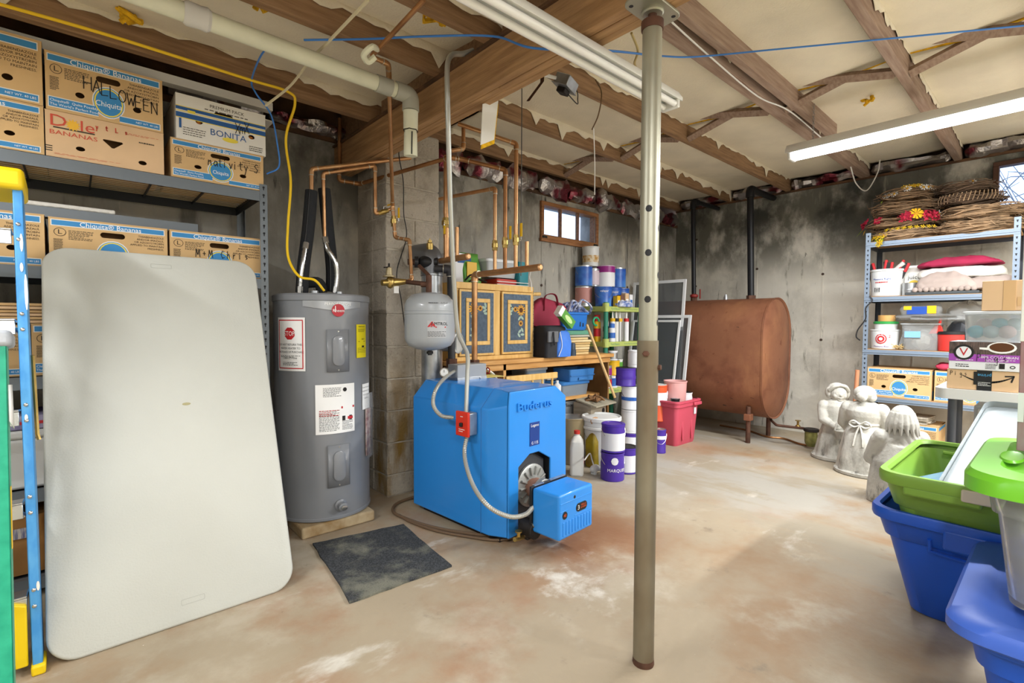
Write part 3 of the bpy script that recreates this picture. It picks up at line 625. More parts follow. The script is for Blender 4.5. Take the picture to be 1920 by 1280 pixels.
# ================================================================ pipework: each run of pipe is one thing
M_oldcop = mat('dull_copper', '#8f6440', .45, metal=.7, col2='#b58355', scale=9)
def pipe(label, pts, r=.009, m=None, joints=True, rb=.02, cat='pipe', name='copper_pipe'):
    o = thing(name, label, cat, pts[0]); r *= 1.18; part('tube', MB().tube(bend(pts, rb), r, 12), m or M_cop, o, world=True)
    if joints:
        for i in range(1, len(pts) - 1):
            a, b, c = Vector(pts[i - 1]), Vector(pts[i]), Vector(pts[i + 1]); u = (a - b).normalized(); w = (c - b).normalized()
            part('elbow', MB().tube(bend([b + u * (rb + .012), b, b + w * (rb + .012)], rb), r * 1.22, 12), m or M_cop, o, world=True)
            for q in (u, w): part('solder_ring', MB().cyl(b + q * (rb + .011), b + q * (rb + .015), r * 1.3, 12), M_solder, o, world=True)
    return o
def ball_valve(par, p, axis, r=.014, tagc=True, side=(1, 0, 0), Lh=.075):
    p = Vector(p); ax = Vector(axis).normalized(); s = Vector(side)
    v = part('valve_body', MB().cyl(p - ax * .03, p + ax * .03, r * 1.35, 8).cyl(p - ax * .012, p + ax * .012, r * 1.6, 12), M_brass, par, world=True)
    e = p + s * .03
    hd = MB().tube([p, e], .005, 6).tube([e, e + ax * .02], .004, 6); part('lever', hd, M_chrome, v); part('handle', MB().tube([e + ax * .02, e + ax * (.02 + Lh)], .011, 8, flat=.35), M_yellow, v)
    return v
def coup(par, p, axis, r): part('coupling', MB().cyl(Vector(p) - Vector(axis) * .018, Vector(p) + Vector(axis) * .018, r, 12), M_cop, par, world=True)
pipe('bright copper pipe from the left foam sleeve to the vertical plastic pipe', [(1.0009, 2.8, 1.8205), (1.0022, 2.8, 1.9461), (1.5651, 2.7, 2.1082)], .0095)
o = pipe('copper pipe leaving the right foam sleeve and dropping to a yellow valve', [(1.0876, 2.84, 1.5715), (1.0745, 2.82, 1.9418), (1.3397, 2.72, 2.0166), (1.3413, 2.72, 1.7384), (1.4306, 2.68, 1.7766)], .0085)
ball_valve(o, (1.3822, 2.7, 1.7538), Vector((1.4306, 2.68, 1.7766)) - Vector((1.3413, 2.72, 1.7384)), .01, side=(0, -.2, 1), Lh=.03)
o = pipe('long vertical copper pipe dropping from the ceiling to the fill valve', [(0.9708, 1.98, 2.2177), (1.0502, 2, 2.2263), (1.0789, 2.05, 2.2132), (1.42, 2.66, 1.7903), (1.4257, 2.64, 1.6014), (1.4694, 2.55, 1.5798), (1.4536, 2.5, 1.3415), (1.3854, 2.5, 1.3314)], .0085)
ball_valve(o, (1.4238, 2.655, 1.6966), (0, 0, 1), .011, side=(.8, -.6, 0), Lh=.06)
XM = 1.882; ZM = 1.402
o = pipe('dull copper main crossing the chimney and dropping to the middle manifold branch', [(1.2892, 3.1, 2.3911), (1.2824, 3.1, 2.0024), (1.3947, 3.05, 1.9899), (1.62, 2.36, 2.0406), (1.70, 2.34, 2.0404), (XM, 2.18, 1.9839), (XM, 2.18, ZM)], .010, M_oldcop)
ball_valve(o, (XM, 2.18, 1.5671), (0, 0, 1), .012, side=(.75, -.66, 0))
o = pipe('copper pipe running under the joist and dropping to the right manifold branch', [(1.6349, 2.3, 2.2148), (XM, 2.087, 2.1073), (XM, 2.087, ZM)], .010)
ball_valve(o, (XM, 2.087, 1.5706), (0, 0, 1), .012, side=(.75, -.66, 0))
pipe('short copper drop with two elbows behind the girder', [(1.6862, 2.32, 2.2194), (1.6863, 2.32, 2.0935), (1.5845, 2.3, 2.0528)], .0095)
o = pipe('copper pipe from the chimney side dropping to the left manifold branch', [(1.7865, 2.72, 1.9005), (XM, 2.272, 1.8974), (XM, 2.272, ZM)], .0095)
ball_valve(o, (XM, 2.272, 1.5611), (0, 0, 1), .012, side=(.6, .5, 0), Lh=.04)
o = pipe('capped copper stub standing at the end of the lower manifold', [(XM, 1.995, ZM), (XM, 1.995, 1.5505)], .0095, joints=False)
o = pipe('thick copper manifold with capped end above the sunflower cabinet', [(XM, 2.47, .80), (XM, 2.47, ZM), (XM, 1.90, ZM)], .0155, rb=.03)
for y in (2.36, 2.272, 2.18, 2.087, 1.995, 1.93): part('tee', MB().cyl((XM, y - .022, ZM), (XM, y + .022, ZM), .0185, 14), M_cop, o, world=True)
part('end_cap', MB().lathe([(.0155, 0), (.019, .002), (.019, .02), (.012, .026)], 14, T(XM, 1.91, ZM) @ RX(90)), M_cop, o, world=True)
part('iron_bushing', MB().cyl((XM, 2.47, .765), (XM, 2.47, .85), .026, 8).cyl((XM, 2.47, .85), (XM, 2.47, .87), .031, 8), M_iron, o, world=True)
dvv = part('drain_cock', MB().tube([(XM, 2.47, .80), (XM + .07, 2.43, .80)], .009, 8), M_brass, o, world=True)
part('hand_wheel', MB().tube([Vector((XM + .075, 2.43 + .02 * math.cos(a * PI / 4), .80 + .02 * math.sin(a * PI / 4))) for a in range(8)], .004, 6, closed=True).box(XM + .073, XM + .077, 2.41, 2.45, .798, .802), mat('red_wheel', '#a51f1f', .5), dvv)
o = pipe('vertical copper supply pipe with ball valve beside the conduit', [(1.70, 2.5132, 1.485), (1.70, 2.5132, 2.1052)], .0145, joints=False)
yv = 2.5132; ball_valve(o, (1.70, yv, 1.7042), (0, 0, -1), .018, side=(-.75, -.4, 0), Lh=.05)
coup(o, (1.70, yv, 1.7777), (0, 0, 1), .019); coup(o, (1.70, yv, 1.6338), (0, 0, 1), .019)
o = pipe('thick copper supply manifold joined to the black circulator', [(1.70, 2.66, 1.482), (1.70, 2.30, 1.482)], .0155, joints=False)
for y in (2.60, 2.48, 2.40, 2.33): part('tee', MB().cyl((1.70, y - .02, 1.482), (1.70, y + .02, 1.482), .0185, 14), M_cop, o, world=True)
part('end_cap', MB().lathe([(.0155, 0), (.019, .002), (.019, .02), (.012, .026)], 14, T(1.70, 2.31, 1.482) @ RX(90)), M_cop, o, world=True)
y2 = 2.4019
pipe('capped copper stub standing on the supply manifold', [(1.70, y2, 1.482), (1.70, y2, 1.6629)], .0095, joints=False)
# circulator with air vent, iron riser and elbow
cc = thing('air_separator', 'black cast air separator with a brass vent between copper pipes', 'pipe fitting', (1.66, 2.68, 1.44))
pc = Vector((1.6361, 2.64, 1.4726))
part('casting', MB().ell(pc, .05, .06, .045, 16, 10), mat('black_casting', '#232325', .45), cc, world=True)
part('flange', MB().cyl(pc + Vector((-.045, .02, 0)), pc + Vector((-.065, .03, 0)), .035, 16).cyl(pc + Vector((.03, -.05, 0)), pc + Vector((.045, -.065, 0)), .028, 16), _M['black_casting'], cc, world=True)
part('inlet', MB().tube([pc + Vector((-.06, .03, 0)), pc + Vector((-.1, .05, 0))], .018, 12), M_iron, cc, world=True)
vt = part('air_vent', MB().lathe([(.012, 0), (.012, .02), (.021, .022), (.021, .06), (.014, .066), (.014, .08), (.004, .082), (.004, .092)], 16, T(*(1.6505, 2.62, 1.5276))), M_brass, cc, world=True)
part('stem', MB().cyl(pc + Vector((.01, -.01, -.04)), pc + Vector((.01, -.01, -.15)), .011, 10), M_iron, cc, world=True)
o = pipe('rusty iron riser standing on the boiler behind the expansion tank', [(1.7298, 2.5, 0.791), (1.7221, 2.5, 1.4256), (1.6464, 2.56, 1.431)], .019, mat('painted_iron', '#3b3a3c', .6, metal=.3), rb=.03, name='iron_pipe')
part('union_nut', MB().cyl((1.7298, 2.5, 0.8238), (1.7298, 2.5, 0.8828), .033, 6), M_iron, o, world=True)
o = thing('fill_valve', 'brass boiler fill valve in front of the chimney', 'valve', (1.3292, 2.5, 1.3281))
p1, p2 = Vector((1.2681, 2.5, 1.3187)), Vector((1.4124, 2.5, 1.333)); mid = (p1 + p2) / 2
part('body', MB().tube([p1, p1 * .75 + p2 * .25, mid, p2], [.016, .019, .024, .015], 12).ell(p1 * .65 + p2 * .35, .026, .026, .034), M_brass, o, world=True)
part('bonnet', MB().lathe([(.035, 0), (.035, .006), (.02, .01), (.016, .05), (.01, .055)], 16, T(*(p1 * .7 + p2 * .3 + Vector((0, 0, .03))))), mat('dull_brass', '#a89a78', .5, metal=.6), o, world=True)
part('lever', MB().tube([p1 * .7 + p2 * .3 + Vector((0, 0, .085)), p1 * .7 + p2 * .3 + Vector((-.04, -.02, .078))], .004, 6).cyl(p1 * .7 + p2 * .3 + Vector((0, 0, .08)), p1 * .7 + p2 * .3 + Vector((0, 0, .105)), .006, 8), M_dark, o, world=True)
part('paper_tag', MB().box(mid.x, mid.x + .03, mid.y - .002, mid.y, mid.z - .06, mid.z - .02), M_wht, o, world=True)
o = pipe('short rusty iron nipple feeding the expansion tank', [p2, (1.4794, 2.36, 1.3138)], .011, M_iron, joints=False, name='iron_pipe')
tee = Vector((1.4794, 2.36, 1.3138)); part('tee', MB().cyl(tee - Vector((0, 0, .045)), tee + Vector((0, 0, .05)), .017, 10).cyl(tee, tee + Vector((-.03, .03, 0)), .016, 10), M_iron, o, world=True)
part('riser', MB().cyl(tee + Vector((0, 0, .05)), tee + Vector((0, .1, .11)), .011, 10), M_iron, o, world=True)
tag(part('threaded_rod', MB().cyl((1.99, 2.16, ZR + .115), (1.99, 2.16, ZM - .02), .003, 6), mat('rod_steel', '#6b6a68', .5, metal=.5)), 'thin dark rod hanging among the copper branches', 'rod')
cable('thermostat_wire', 'thin dark wire hanging down the face of the block chimney', 'wire', [(1.389, 2.5, 2.1405), (1.4413, 2.62, 2.0795), (1.547, 2.76, 1.9753), (1.5667, 2.79, 1.7866), (1.5849, 2.79, 1.6391), (1.5113, 2.78, 1.4151), (1.5401, 2.78, 1.2507), (1.4677, 2.6, 1.0531)], .003, M_black, 6)
# ================================================================ white plastic drain along the ceiling
M_pvc = mat('aged_pvc', '#dcdcc2', .45, var=.06, scale=8)
pv = thing('drain_pipe', 'cream plastic drain pipe along the ceiling turning down beside the girder', 'pipe', (.2, 2.0, 2.15))
yp = 2.0295; a, b_ = Vector((XL + .3, yp + .02, 2.2)), Vector((1.1574, yp, 2.14)); 
part('pipe_run', MB().cyl(a, b_, .032, 20), M_pvc, pv, world=True)
part('elbow', MB().tube(bend([b_ + (a - b_).normalized() * .06, b_ + Vector((.02, 0, 0)), b_ + Vector((.02, 0, -.07))], .03, 6), .038, 20), mat('grey_pvc', '#a9a89a', .5), pv, world=True)
part('coupling', MB().cyl(b_ + (a - b_).normalized() * .08, b_ + (a - b_).normalized() * .15, .036, 20), _M['grey_pvc'], pv, world=True)
d0 = b_ + Vector((.02, 0, -.07)); d1 = Vector((d0.x + .01, d0.y + .02, 1.8734))
part('drop_sleeve', MB().tube([d0, d0 * .6 + d1 * .4, d0 * .56 + d1 * .44, d0 * .5 + d1 * .5, d1], [.034, .033, .027, .03, .032], 16), M_pvc, pv, world=True)
part('slit', MB().tube([d0 * .5 + d1 * .5 + Vector((-.01, -.03, 0)), d1 + Vector((-.012, -.031, 0))], .003, 5), M_black, pv, world=True)
part('tie_wire', MB().tube([d0 * .56 + d1 * .44 + Vector((.034 * math.cos(k), .034 * math.sin(k), 0)) for k in range(7)], .0025, 5), M_dark, pv, world=True)
part('cloth_wrap', MB().lathe([(.034, 0), (.04, .01), (.037, .05), (.04, .07), (.034, .08)], 14, T(*(a + (b_ - a) * ((0.3033 - a.x) / (b_.x - a.x)))) @ RY(90)), mat('white_rag', '#d4d2cb', .9), pv, world=True)
hg = thing('hanger_pipe', 'rusty thin pipe slanting from the ceiling with a white plastic hook', 'pipe', (0.8641, 1.7756, 2.1))
part('tube', MB().cyl((0.9176, 1.4908, 2.2), (0.8762, 1.8004, 2.12), .0085, 10), M_oldcop, hg, world=True)
part('hook', MB().tube(spline([(0.8779, 1.7593, 2.13), (0.8315, 1.7081, 2.1), (0.8168, 1.7427, 2.08), (0.8499, 1.7775, 2.08), (0.8711, 1.7592, 2.1)], 5), .011, 8), M_pvc, hg, world=True)
# loose wires under the joists
M_ywire = mat('yellow_cord', '#f2c81a', .5); M_bwire = mat('blue_wire', '#3d7fd0', .5); M_wwire = mat('white_cable', '#d8cfae', .6)
cable('extension_cord', 'bright yellow cord along the joist dropping onto the water heater', 'cord', [(-0.2503, 2.5895, 2.24), (-0.1724, 2.5892, 2.24), (0.1078, 2.574, 2.24), (0.3938, 2.5819, 2.24), (0.6497, 2.5918, 2.24), (0.8156, 2.586, 2.235), (0.8525, 2.6, 2.1909), (0.8321, 2.68, 2.0367), (0.8594, 2.7, 1.8307), (0.8436, 2.7, 1.6089), (0.8355, 2.68, 1.4412), (0.8677, 2.62, 1.3379), (0.9411, 2.6, 1.3194), (0.9903, 2.6, 1.2666)], .0065, M_ywire, 8)
cable('blue_cable', 'thin blue cable strung below the joists across the right ceiling', 'cable', [(0.6963, 2.011, 2.2), (0.8787, 1.8366, 2.2), (1.0384, 1.6684, 2.2), (1.2173, 1.4831, 2.19), (1.2308, 1.2776, 2.068), (1.4392, 1.1122, 2.068), (1.9962, 1.2455, 2.3), (2.372, 1.2683, 2.44), (2.6257, 0.9854, 2.455), (2.9048, 0.6344, 2.46), (3.2542, 0.1714, 2.46)], .004, M_bwire, 6)
cable('blue_cable', 'thin blue cable dangling down beside the banana cartons', 'cable', [(0.6391, 2.1358, 2.22), (0.6028, 2.2237, 2.2), (0.6564, 2.6, 2.2451), (0.6741, 2.6, 2.1885), (0.7565, 2.66, 2.13), (0.7906, 2.68, 1.9999), (0.8028, 2.7, 1.8952), (0.7496, 2.72, 1.8512)], .004, M_bwire, 6)
cable('white_cable', 'cream cable slanting behind the drain pipe to the cartons', 'cable', [(0.7755, 1.6189, 2.2), (0.7712, 1.978, 2.2), (0.7947, 2.2, 2.2414), (0.785, 2.45, 2.2086), (0.7159, 2.6, 2.1433)], .006, M_wwire, 6)
cable('brown_wire', 'brown wire curling from the joist above the pull cord', 'wire', [(2.1462, 1.7391, 2.42), (2.0852, 1.6499, 2.3), (2.0918, 1.6748, 2.2), (2.1231, 1.7425, 2.15)], .0035, mat('brown_wire', '#6b5236', .7), 6)
cable('pull_cord', 'white pull cord hanging in front of the small window', 'cord', [(2.1123, 1.7228, 2.15), (2.4659, 2, 2.1249), (2.4694, 2, 1.9103)], .003, M_wht, 6)
cable('white_cable', 'white cable stapled along the doubled joist', 'cable', [(1.9814, 1.226, 2.465), (2.4517, 1.2531, 2.465), (3.0887, 1.2734, 2.465), (3.4537, 1.2227, 2.465), (4.1144, 1.235, 2.465)], .0045, mat('white_wire', '#e6e4de', .5), 6)
cable('white_cable', 'white cable loop dangling over the concrete wall near the wreaths', 'cable', [(5, 1.2941, 2.5669), (5.1, 1.2884, 2.4415), (5.2, 1.2745, 2.3425), (5.2, 1.1982, 2.2716), (5.25, 1.1359, 2.4151), (5.3, 1.1305, 2.5392)], .005, _M['white_wire'], 6)
cable('fixture_cord', 'beige cord hanging beside the top of the steel post', 'cord', [(1.6036, 1.1299, 2.2), (1.7246, 1.1833, 2.2), (1.8019, 1.2514, 2.2), (1.899, 1.2847, 2.2)], .005, mat('beige_wire', '#b8a36a', .6), 6)
# junction box with outlet
jb = thing('junction_box', 'grey metal junction box with an outlet hanging under the joists', 'junction box', (1.9273, 1.7532, 2.3))
p = Vector((1.8977, 1.741, 2.3)); Mj = T(*p) @ RZ(20) @ RX(25)
part('box', MB().box(-.06, .06, -.04, .04, 0, .05, T(0, 0, 0) @ Mj), M_galv, jb, bevel=.004, world=True)
part('cover', MB().box(-.066, .066, -.046, .046, -.004, 0, Mj), M_galv, jb, bevel=.001, world=True)
part('outlet', MB().box(-.03, .03, -.025, .025, -.03, -.004, Mj), M_dark, jb, bevel=.005, world=True)
part('cable_clamp', MB().tube([p + Vector((-.06, 0, .03)), p + Vector((-.16, .08, .06))], .009, 8), M_wht, jb, world=True)
part('hanger_strap', MB().tube([p + Vector((-.1, .05, .2)), p + Vector((-.1, .06, .02)), p + Vector((-.16, .1, -.08))], .014, 4, flat=.15), M_iron, jb, world=True)
cr = spline([p + Vector((.04, .02, .05)), p + Vector((.08, .05, .1)), p + Vector((.12, .02, .03)), p + Vector((.15, .04, .0)), p + Vector((.1, .0, -.05)), p + Vector((.02, -.01, -.03))], 6); part('loose_wire', MB().tube(cr, .003, 5), M_black, jb, world=True)
# paper filter hanging at the girder
pf = thing('hanging_card', 'white card with yellow backing hanging under the girder', 'card', (1.4067, 1.75, 2.0903))
q = [Vector(p) for p in ((1.3764, 1.75, 2.0697), (1.4657, 1.75, 2.115), (1.4413, 1.75, 1.9297), (1.3649, 1.75, 1.8876))]
part('card', MB().add(q, [(0, 1, 2, 3)]), mat('white_card', '#e6e4dd', .8), pf, solid=.004, smooth=0, world=True)
part('backing', MB().add([v + Vector((.012, .012, -.012)) for v in q], [(0, 1, 2, 3)]), M_yel, pf, solid=.004, smooth=0, world=True)
# oil line on the floor, loop of cable
cable('oil_line', 'brown fuel line looping on the floor beside the boiler', 'pipe', [(1.62, 1.715, .075), (1.6765, 1.8786, 0.04), (1.5913, 1.9271, 0.012), (1.4798, 2.0758, 0.012), (1.3977, 2.2554, 0.012), (1.3558, 2.4569, 0.012), (1.3601, 2.5578, 0.012), (1.425, 2.6464, 0.012), (1.5261, 2.678, 0.012), (1.6055, 2.6715, 0.012)], .0085, mat('brown_hose', '#6b5540', .6), 8)
cable('oil_line', 'second brown fuel line trailing across the floor before the boiler', 'pipe', [(1.6849, 1.8263, 0.01), (1.5685, 1.8783, 0.01), (1.4897, 1.9964, 0.01), (1.4059, 2.164, 0.01), (1.3609, 2.3601, 0.01), (1.3607, 2.4902, 0.01)], .007, _M['brown_hose'], 8)

# ================================================================ steel post (adjustable column)
CXp, CYp = 1.361, .882
co = thing('steel_post', 'grey adjustable steel post with bolt holes holding up the girder', 'post', (CXp, CYp, 0))
M_post = mat('post_steel', '#a9a795', .38, metal=.55, var=.12, scale=5); M_postl = mat('post_steel_rusty', '#8d8672', .5, metal=.45, col2='#6b5a44', scale=4, stretch=(1, 1, .6))
zj = 1.0478
part('lower_tube', MB().lathe([(.033, 0), (.033, zj), (.0305, zj), (.0305, zj - .02)], 32, c1=False), M_postl, co)
part('upper_tube', MB().cyl((0, 0, zj - .03), (0, 0, 2.025), .0295, 32), M_post, co)
part('cap', MB().lathe([(.033, 2.008), (.034, 2.012), (.034, 2.034), (.02, 2.036)], 28), M_iron, co)
part('screw_jack', MB().cyl((0, 0, 2.0), (0, 0, 2.068), .0135, 16), M_iron, co)
pl = part('head_plate', MB().prism(rr(.19, .10, .03, 4), 2.066, 2.0745, T(-.0, 0, 0)), M_post, co, bevel=.002)
part('plate_boss', MB().lathe([(.03, 2.056), (.034, 2.06), (.034, 2.066)], 20), M_post, co)
for sx in (-.07, .07):
    for sy in (-.03, .03): part('bolt_hole', MB().cyl((sx, sy, 2.0655), (sx, sy, 2.066), .007, 10), M_black, co)
va = math.degrees(math.atan2(-CYp, -CXp))
def hole(px_y, da, r=.0105): 
    part('pin_hole', cylmap(strips(MB(), circ(r, 24), T(0, 0, .0006), 8), .0295, va + da, px_y), M_black, co)
for zz in (1.4564, 1.3207, 1.1766): hole(zz, -5)
for zz in (1.3975, 1.2523, 1.1038): hole(zz, 80)
part('bolt', cylmap(MB().lathe([(.0095, 0), (.0095, .008), (.006, .010)], 6), .033, va - 8, zj - .04), M_iron, co); part('bolt', cylmap(MB().lathe([(.0095, 0), (.0095, .008), (.006, .010)], 6), .033, va + 85, zj - .085), M_iron, co)
part('foot_rust', MB().lathe([(.0335, 0), (.0345, .004), (.0335, .02)], 28), M_iron, co)

# ================================================================ carpet square on the floor
M_carp = mat('charcoal_carpet', '#3c3f42', .98, col2='#5c5f60', scale=140, bump=.8, bscale=300)
q = [(.861, 2.445), (1.319, 2.362), (1.25, 1.815), (.788, 1.831)]; ed = []
for a, b in zip(q, q[1:] + q[:1]):
    for k in range(8): t_ = k / 8; ed.append((a[0] + (b[0] - a[0]) * t_ + rn(-.004, .004), a[1] + (b[1] - a[1]) * t_ + rn(-.004, .004)))
mt_ = layers('carpet_dusty', '#36383b', [('#55585a', 160, .45, .6, None, 3, None), ('#8d8c7c', 5, .50, .72, None, 31, None), ('#1f2123', 220, .55, .7, None, 9, None)], rough=1, bump=.9, bscale=260)
tag(part('carpet_mat', MB().prism(ed, .001, .010), mt_, smooth=0), 'square charcoal carpet offcut lying on the floor before the water heater', 'mat')

# ================================================================ banana cartons
M_kraft = mat('kraft_board', '#cba876', .85, var=.06, scale=5); M_kraft2 = mat('pale_kraft_board', '#d6b48c', .85, var=.05, scale=5); M_bband = mat('carton_blue', '#3a86bd', .7)
M_bink = mat('carton_ink', '#4a4236', .9); M_cyel = mat('carton_yellow', '#e8d34a', .7); M_inside = mat('carton_inside', '#6b4c2c', .95); M_cwht = mat('carton_white', '#e2dfd6', .8); M_cred = mat('carton_red', '#c8503c', .8); M_cnavy = mat('carton_navy', '#2a5a96', .7)
def holed(outer, holes, th, name, m, parent):
    cu = bpy.data.curves.new('h', 'CURVE'); cu.dimensions = '2D'; cu.fill_mode = 'BOTH'; cu.extrude = th / 2
    for lp in [outer] + holes:
        sp = cu.splines.new('POLY'); sp.points.add(len(lp) - 1); sp.use_cyclic_u = True
        for p, xy in zip(sp.points, lp): p.co = (xy[0], xy[1], 0, 1)
    o = bpy.data.objects.new('h', cu); COL.objects.link(o); bpy.context.view_layer.update()
    me = bpy.data.meshes.new_from_object(o.evaluated_get(bpy.context.evaluated_depsgraph_get())); bpy.data.objects.remove(o, do_unlink=True); bpy.data.curves.remove(cu)
    me.transform(T(0, th / 2, 0) @ FRONT); me.materials.clear(); me.materials.append(m); me.name = name
    return part(name, me, m, parent)
def ov(cx, cy, rx, ry, n=20): return [(cx + rx * math.cos(2 * PI * i / n), cy + ry * math.sin(2 * PI * i / n)) for i in range(n)]
def rrc(cx, cy, w, h, r): return rr(w, h, r, 4, cx, cy)
STROKES = {'H': [[(0, 0), (0, 1)], [(.6, 0), (.6, 1.05)], [(0, .5), (.6, .55)]], 'A': [[(0, 0), (.3, 1), (.6, 0)], [(.1, .4), (.5, .4)]], 'L': [[(0, 1), (0, 0), (.5, .05)]], 'O': [[(.3 + .3 * math.cos(a * PI / 5), .5 + .5 * math.sin(a * PI / 5)) for a in range(11)]],
    'W': [[(0, 1), (.15, 0), (.35, .6), (.5, 0), (.7, 1)]], 'E': [[(.5, 1), (0, 1), (0, 0), (.5, 0)], [(0, .5), (.4, .5)]], 'N': [[(0, 0), (0, 1), (.5, 0), (.5, 1)]], 'S': [[(.5, .9), (.25, 1), (.05, .75), (.45, .35), (.3, 0), (0, .1)]],
    'n': [[(0, 0), (.05, .6)], [(.05, .4), (.3, .6), (.4, 0)]], 'a': [[(.45, .5), (.2, .6), (.02, .25), (.2, 0), (.45, .3), (.45, .6), (.5, 0)]], 't': [[(.15, 1), (.15, .1), (.35, 0)], [(-.05, .65), (.4, .7)]], 'i': [[(.05, .6), (.05, 0)], [(.05, .8), (.06, .86)]], 'v': [[(0, .6), (.2, 0), (.4, .6)]],
    'u': [[(0, .6), (.05, .1), (.2, 0), (.4, .2), (.4, .6), (.42, 0)]], 'y': [[(0, .6), (.2, .1)], [(.4, .6), (.05, -.5)]], 'M': [[(0, 0), (.1, 1), (.3, .3), (.5, 1), (.6, 0)]], '+': [[(.1, .5), (.5, .5)], [(.3, .25), (.3, .75)]], 'C': [[(.5, .9), (.2, 1), (0, .5), (.2, 0), (.5, .15)]], 'h': [[(0, 0), (.05, 1)], [(.03, .4), (.25, .6), (.4, 0)]], 'r': [[(0, 0), (.03, .6)], [(.03, .4), (.3, .6)]],
    'P': [[(0, 0), (.05, 1), (.45, .9), (.4, .55), (.05, .5)]], 'g': [[(.4, .5), (.15, .6), (.0, .3), (.2, .1), (.4, .5), (.35, -.5), (.05, -.4)]], 's': [[(.35, .55), (.1, .6), (.1, .35), (.35, .2), (.1, 0)]], 'X': [[(0, 0), (.5, 1)], [(0, 1), (.5, 0)]], 'm': [[(0, 0), (.03, .6)], [(.03, .4), (.2, .6), (.28, 0)], [(.28, .4), (.45, .6), (.52, 0)]], ' ': []}
def scrawl(s, x, z, h, y=-.0022, w=.0035, slope=0, adv=.85):
    b = MB(); k = 0
    for ch in s:
        for st in STROKES.get(ch, []): b.stroke([(x + k + px * h * .8, z + slope * k + py * h) for px, py in st], w, T(0, y, 0) @ FRONT)
        k += h * adv
    return b
def carton(label, loc, w, h, d, style='chiquita', rz=0, hand=None, group='banana cartons', detail=True, title='Chiquita\u00ae Bananas', rot=None):
    o = thing('banana_carton', label, 'cardboard box', loc, rz, group, rot)
    base = {'bonita': M_cwht, 'dole': M_kraft2}.get(style, M_kraft); th = .004
    b = MB().box(0, w, d - th, d, 0, h).box(0, th, th, d - th, 0, h).box(w - th, w, th, d - th, 0, h).box(th, w - th, th, d - th, 0, th).box(.0, w, 0, d, h - th, h)
    part('carton_body', b, base, o, smooth=0)
    part('lid_flap', MB().box(-.001, w + .001, -.001, d * .5, h, h + .003), base, o, smooth=0)
    hl = [rrc(.51 * w, .74 * h, .21 * w, .115 * h, .057 * h)] if style != 'dole' else [[(.46 * w, .60 * h), (.62 * w, .60 * h), (.63 * w, .57 * h), (.55 * w, .42 * h), (.53 * w, .42 * h), (.455 * w, .57 * h)]]
    hp = {'dole': [(.27, .27), (.8, .2)], 'bonita': [(.24, .47), (.83, .40)]}.get(style, [(.27, .36), (.76, .33)])
    hl += [ov(u * w, v * h, .038 * w, .052 * h) for u, v in hp]
    if detail == 2: hl = []
    fp = holed([(0, 0), (w, 0), (w, h - th), (0, h - th)], hl, th, 'front_panel', base, o)
    part('contents', MB().box(.02, w - .02, .05, d - .02, .01, h * .9), M_inside, o, smooth=0)
    P = lambda u, v, e=.0012: T(u * w, -e, v * h) @ FRONT
    def band(u0, u1, v0, v1): return MB().box(u0 * w, u1 * w, -.001, 0, v0 * h, v1 * h)
    if style == 'chiquita':
        wh_ = MB().box(.016 * w, .974 * w, -.0006, 0, .845 * h, .975 * h).box(.016 * w, .42 * w, -.0006, 0, .05 * h, .24 * h).box(.6 * w, .974 * w, -.0006, 0, .03 * h, .155 * h)
        wh_.flat(ov(0, 0, .142 * w, .29 * h), T(.51 * w, -.0008, .34 * h) @ FRONT)
        part('white_border', wh_, M_cwht, fp, smooth=0)
        bl = MB().box(.024 * w, .966 * w, -.001, -.0006, .86 * h, .96 * h).box(.024 * w, .42 * w, -.001, -.0006, .065 * h, .225 * h).box(.6 * w, .966 * w, -.001, -.0006, .045 * h, .14 * h).flat(ov(0, 0, .132 * w, .27 * h), T(.51 * w, -.0011, .34 * h) @ FRONT)
        bl.flat(ov(0, 0, .112 * w, .232 * h), T(.51 * w, -.0016, .34 * h) @ FRONT)
        part('blue_print', bl, M_bband, fp, smooth=0)
        part('yellow_ring', MB().ring(ov(0, 0, .125 * w, .256 * h), ov(0, 0, .113 * w, .234 * h), T(.51 * w, -.0013, .34 * h) @ FRONT), M_cyel, fp, smooth=0)
        part('lettering', MB().text(title, .135 * h, P(.5, .905)).text('Chiquita', .14 * h, P(.51, .30, .0022), sx=.82).text('Chiquita\u00ae  Quite Possibly,', .062 * h, P(.03, .175), 'LEFT').text("The World's Perfect Food.", .062 * h, P(.03, .105), 'LEFT').text('NET WT. 40 LBS', .05 * h, P(.955, .09), 'RIGHT'), M_wht, fp, smooth=0)
        ink = MB().ring(ov(0, 0, .048 * w, .085 * h), ov(0, 0, .043 * w, .076 * h), P(.085, .725)).text('L', .13 * h, P(.085, .725), sx=1.2)
        for i, s in enumerate(('THIABENDAZOLE', 'AND/OR IMAZALIL', 'OR AZOXYSTROBIN', 'APPLIED TO MAINTAIN', 'FRESHNESS.')): ink.text(s, .058 * h, P(.965, .78 - i * .063), 'RIGHT')
        ink.fine(.2 * w, .2 * h, 7, P(.25, .68), 5, .4).fine(.07 * w, .24 * h, 9, P(.07, .47), 6, .5)
        part('small_print', ink, M_bink, fp, smooth=0)
    elif style == 'dole':
        rd = MB().text('D', .36 * h, P(.1, .80), sx=1.2).text('le', .34 * h, P(.33, .78), sx=1.2).text('BANANAS', .135 * h, P(.22, .545), sx=1.35).fine(.3 * w, .05 * h, 2, P(.8, .83), 3, .3).fine(.55 * w, .04 * h, 2, P(.34, .08), 4, .25)
        rd.add(*(lambda g: (g.v, g.f))(scrawl('y t L s', .40 * w, .80 * h, .1 * h, adv=.9)))
        part('red_print', rd, M_cred, fp, smooth=0)
        st = []
        for i in range(24): a = 2 * PI * i / 24; q = (.14 if i % 2 == 0 else .085) * h; st.append((q * math.cos(a), q * math.sin(a)))
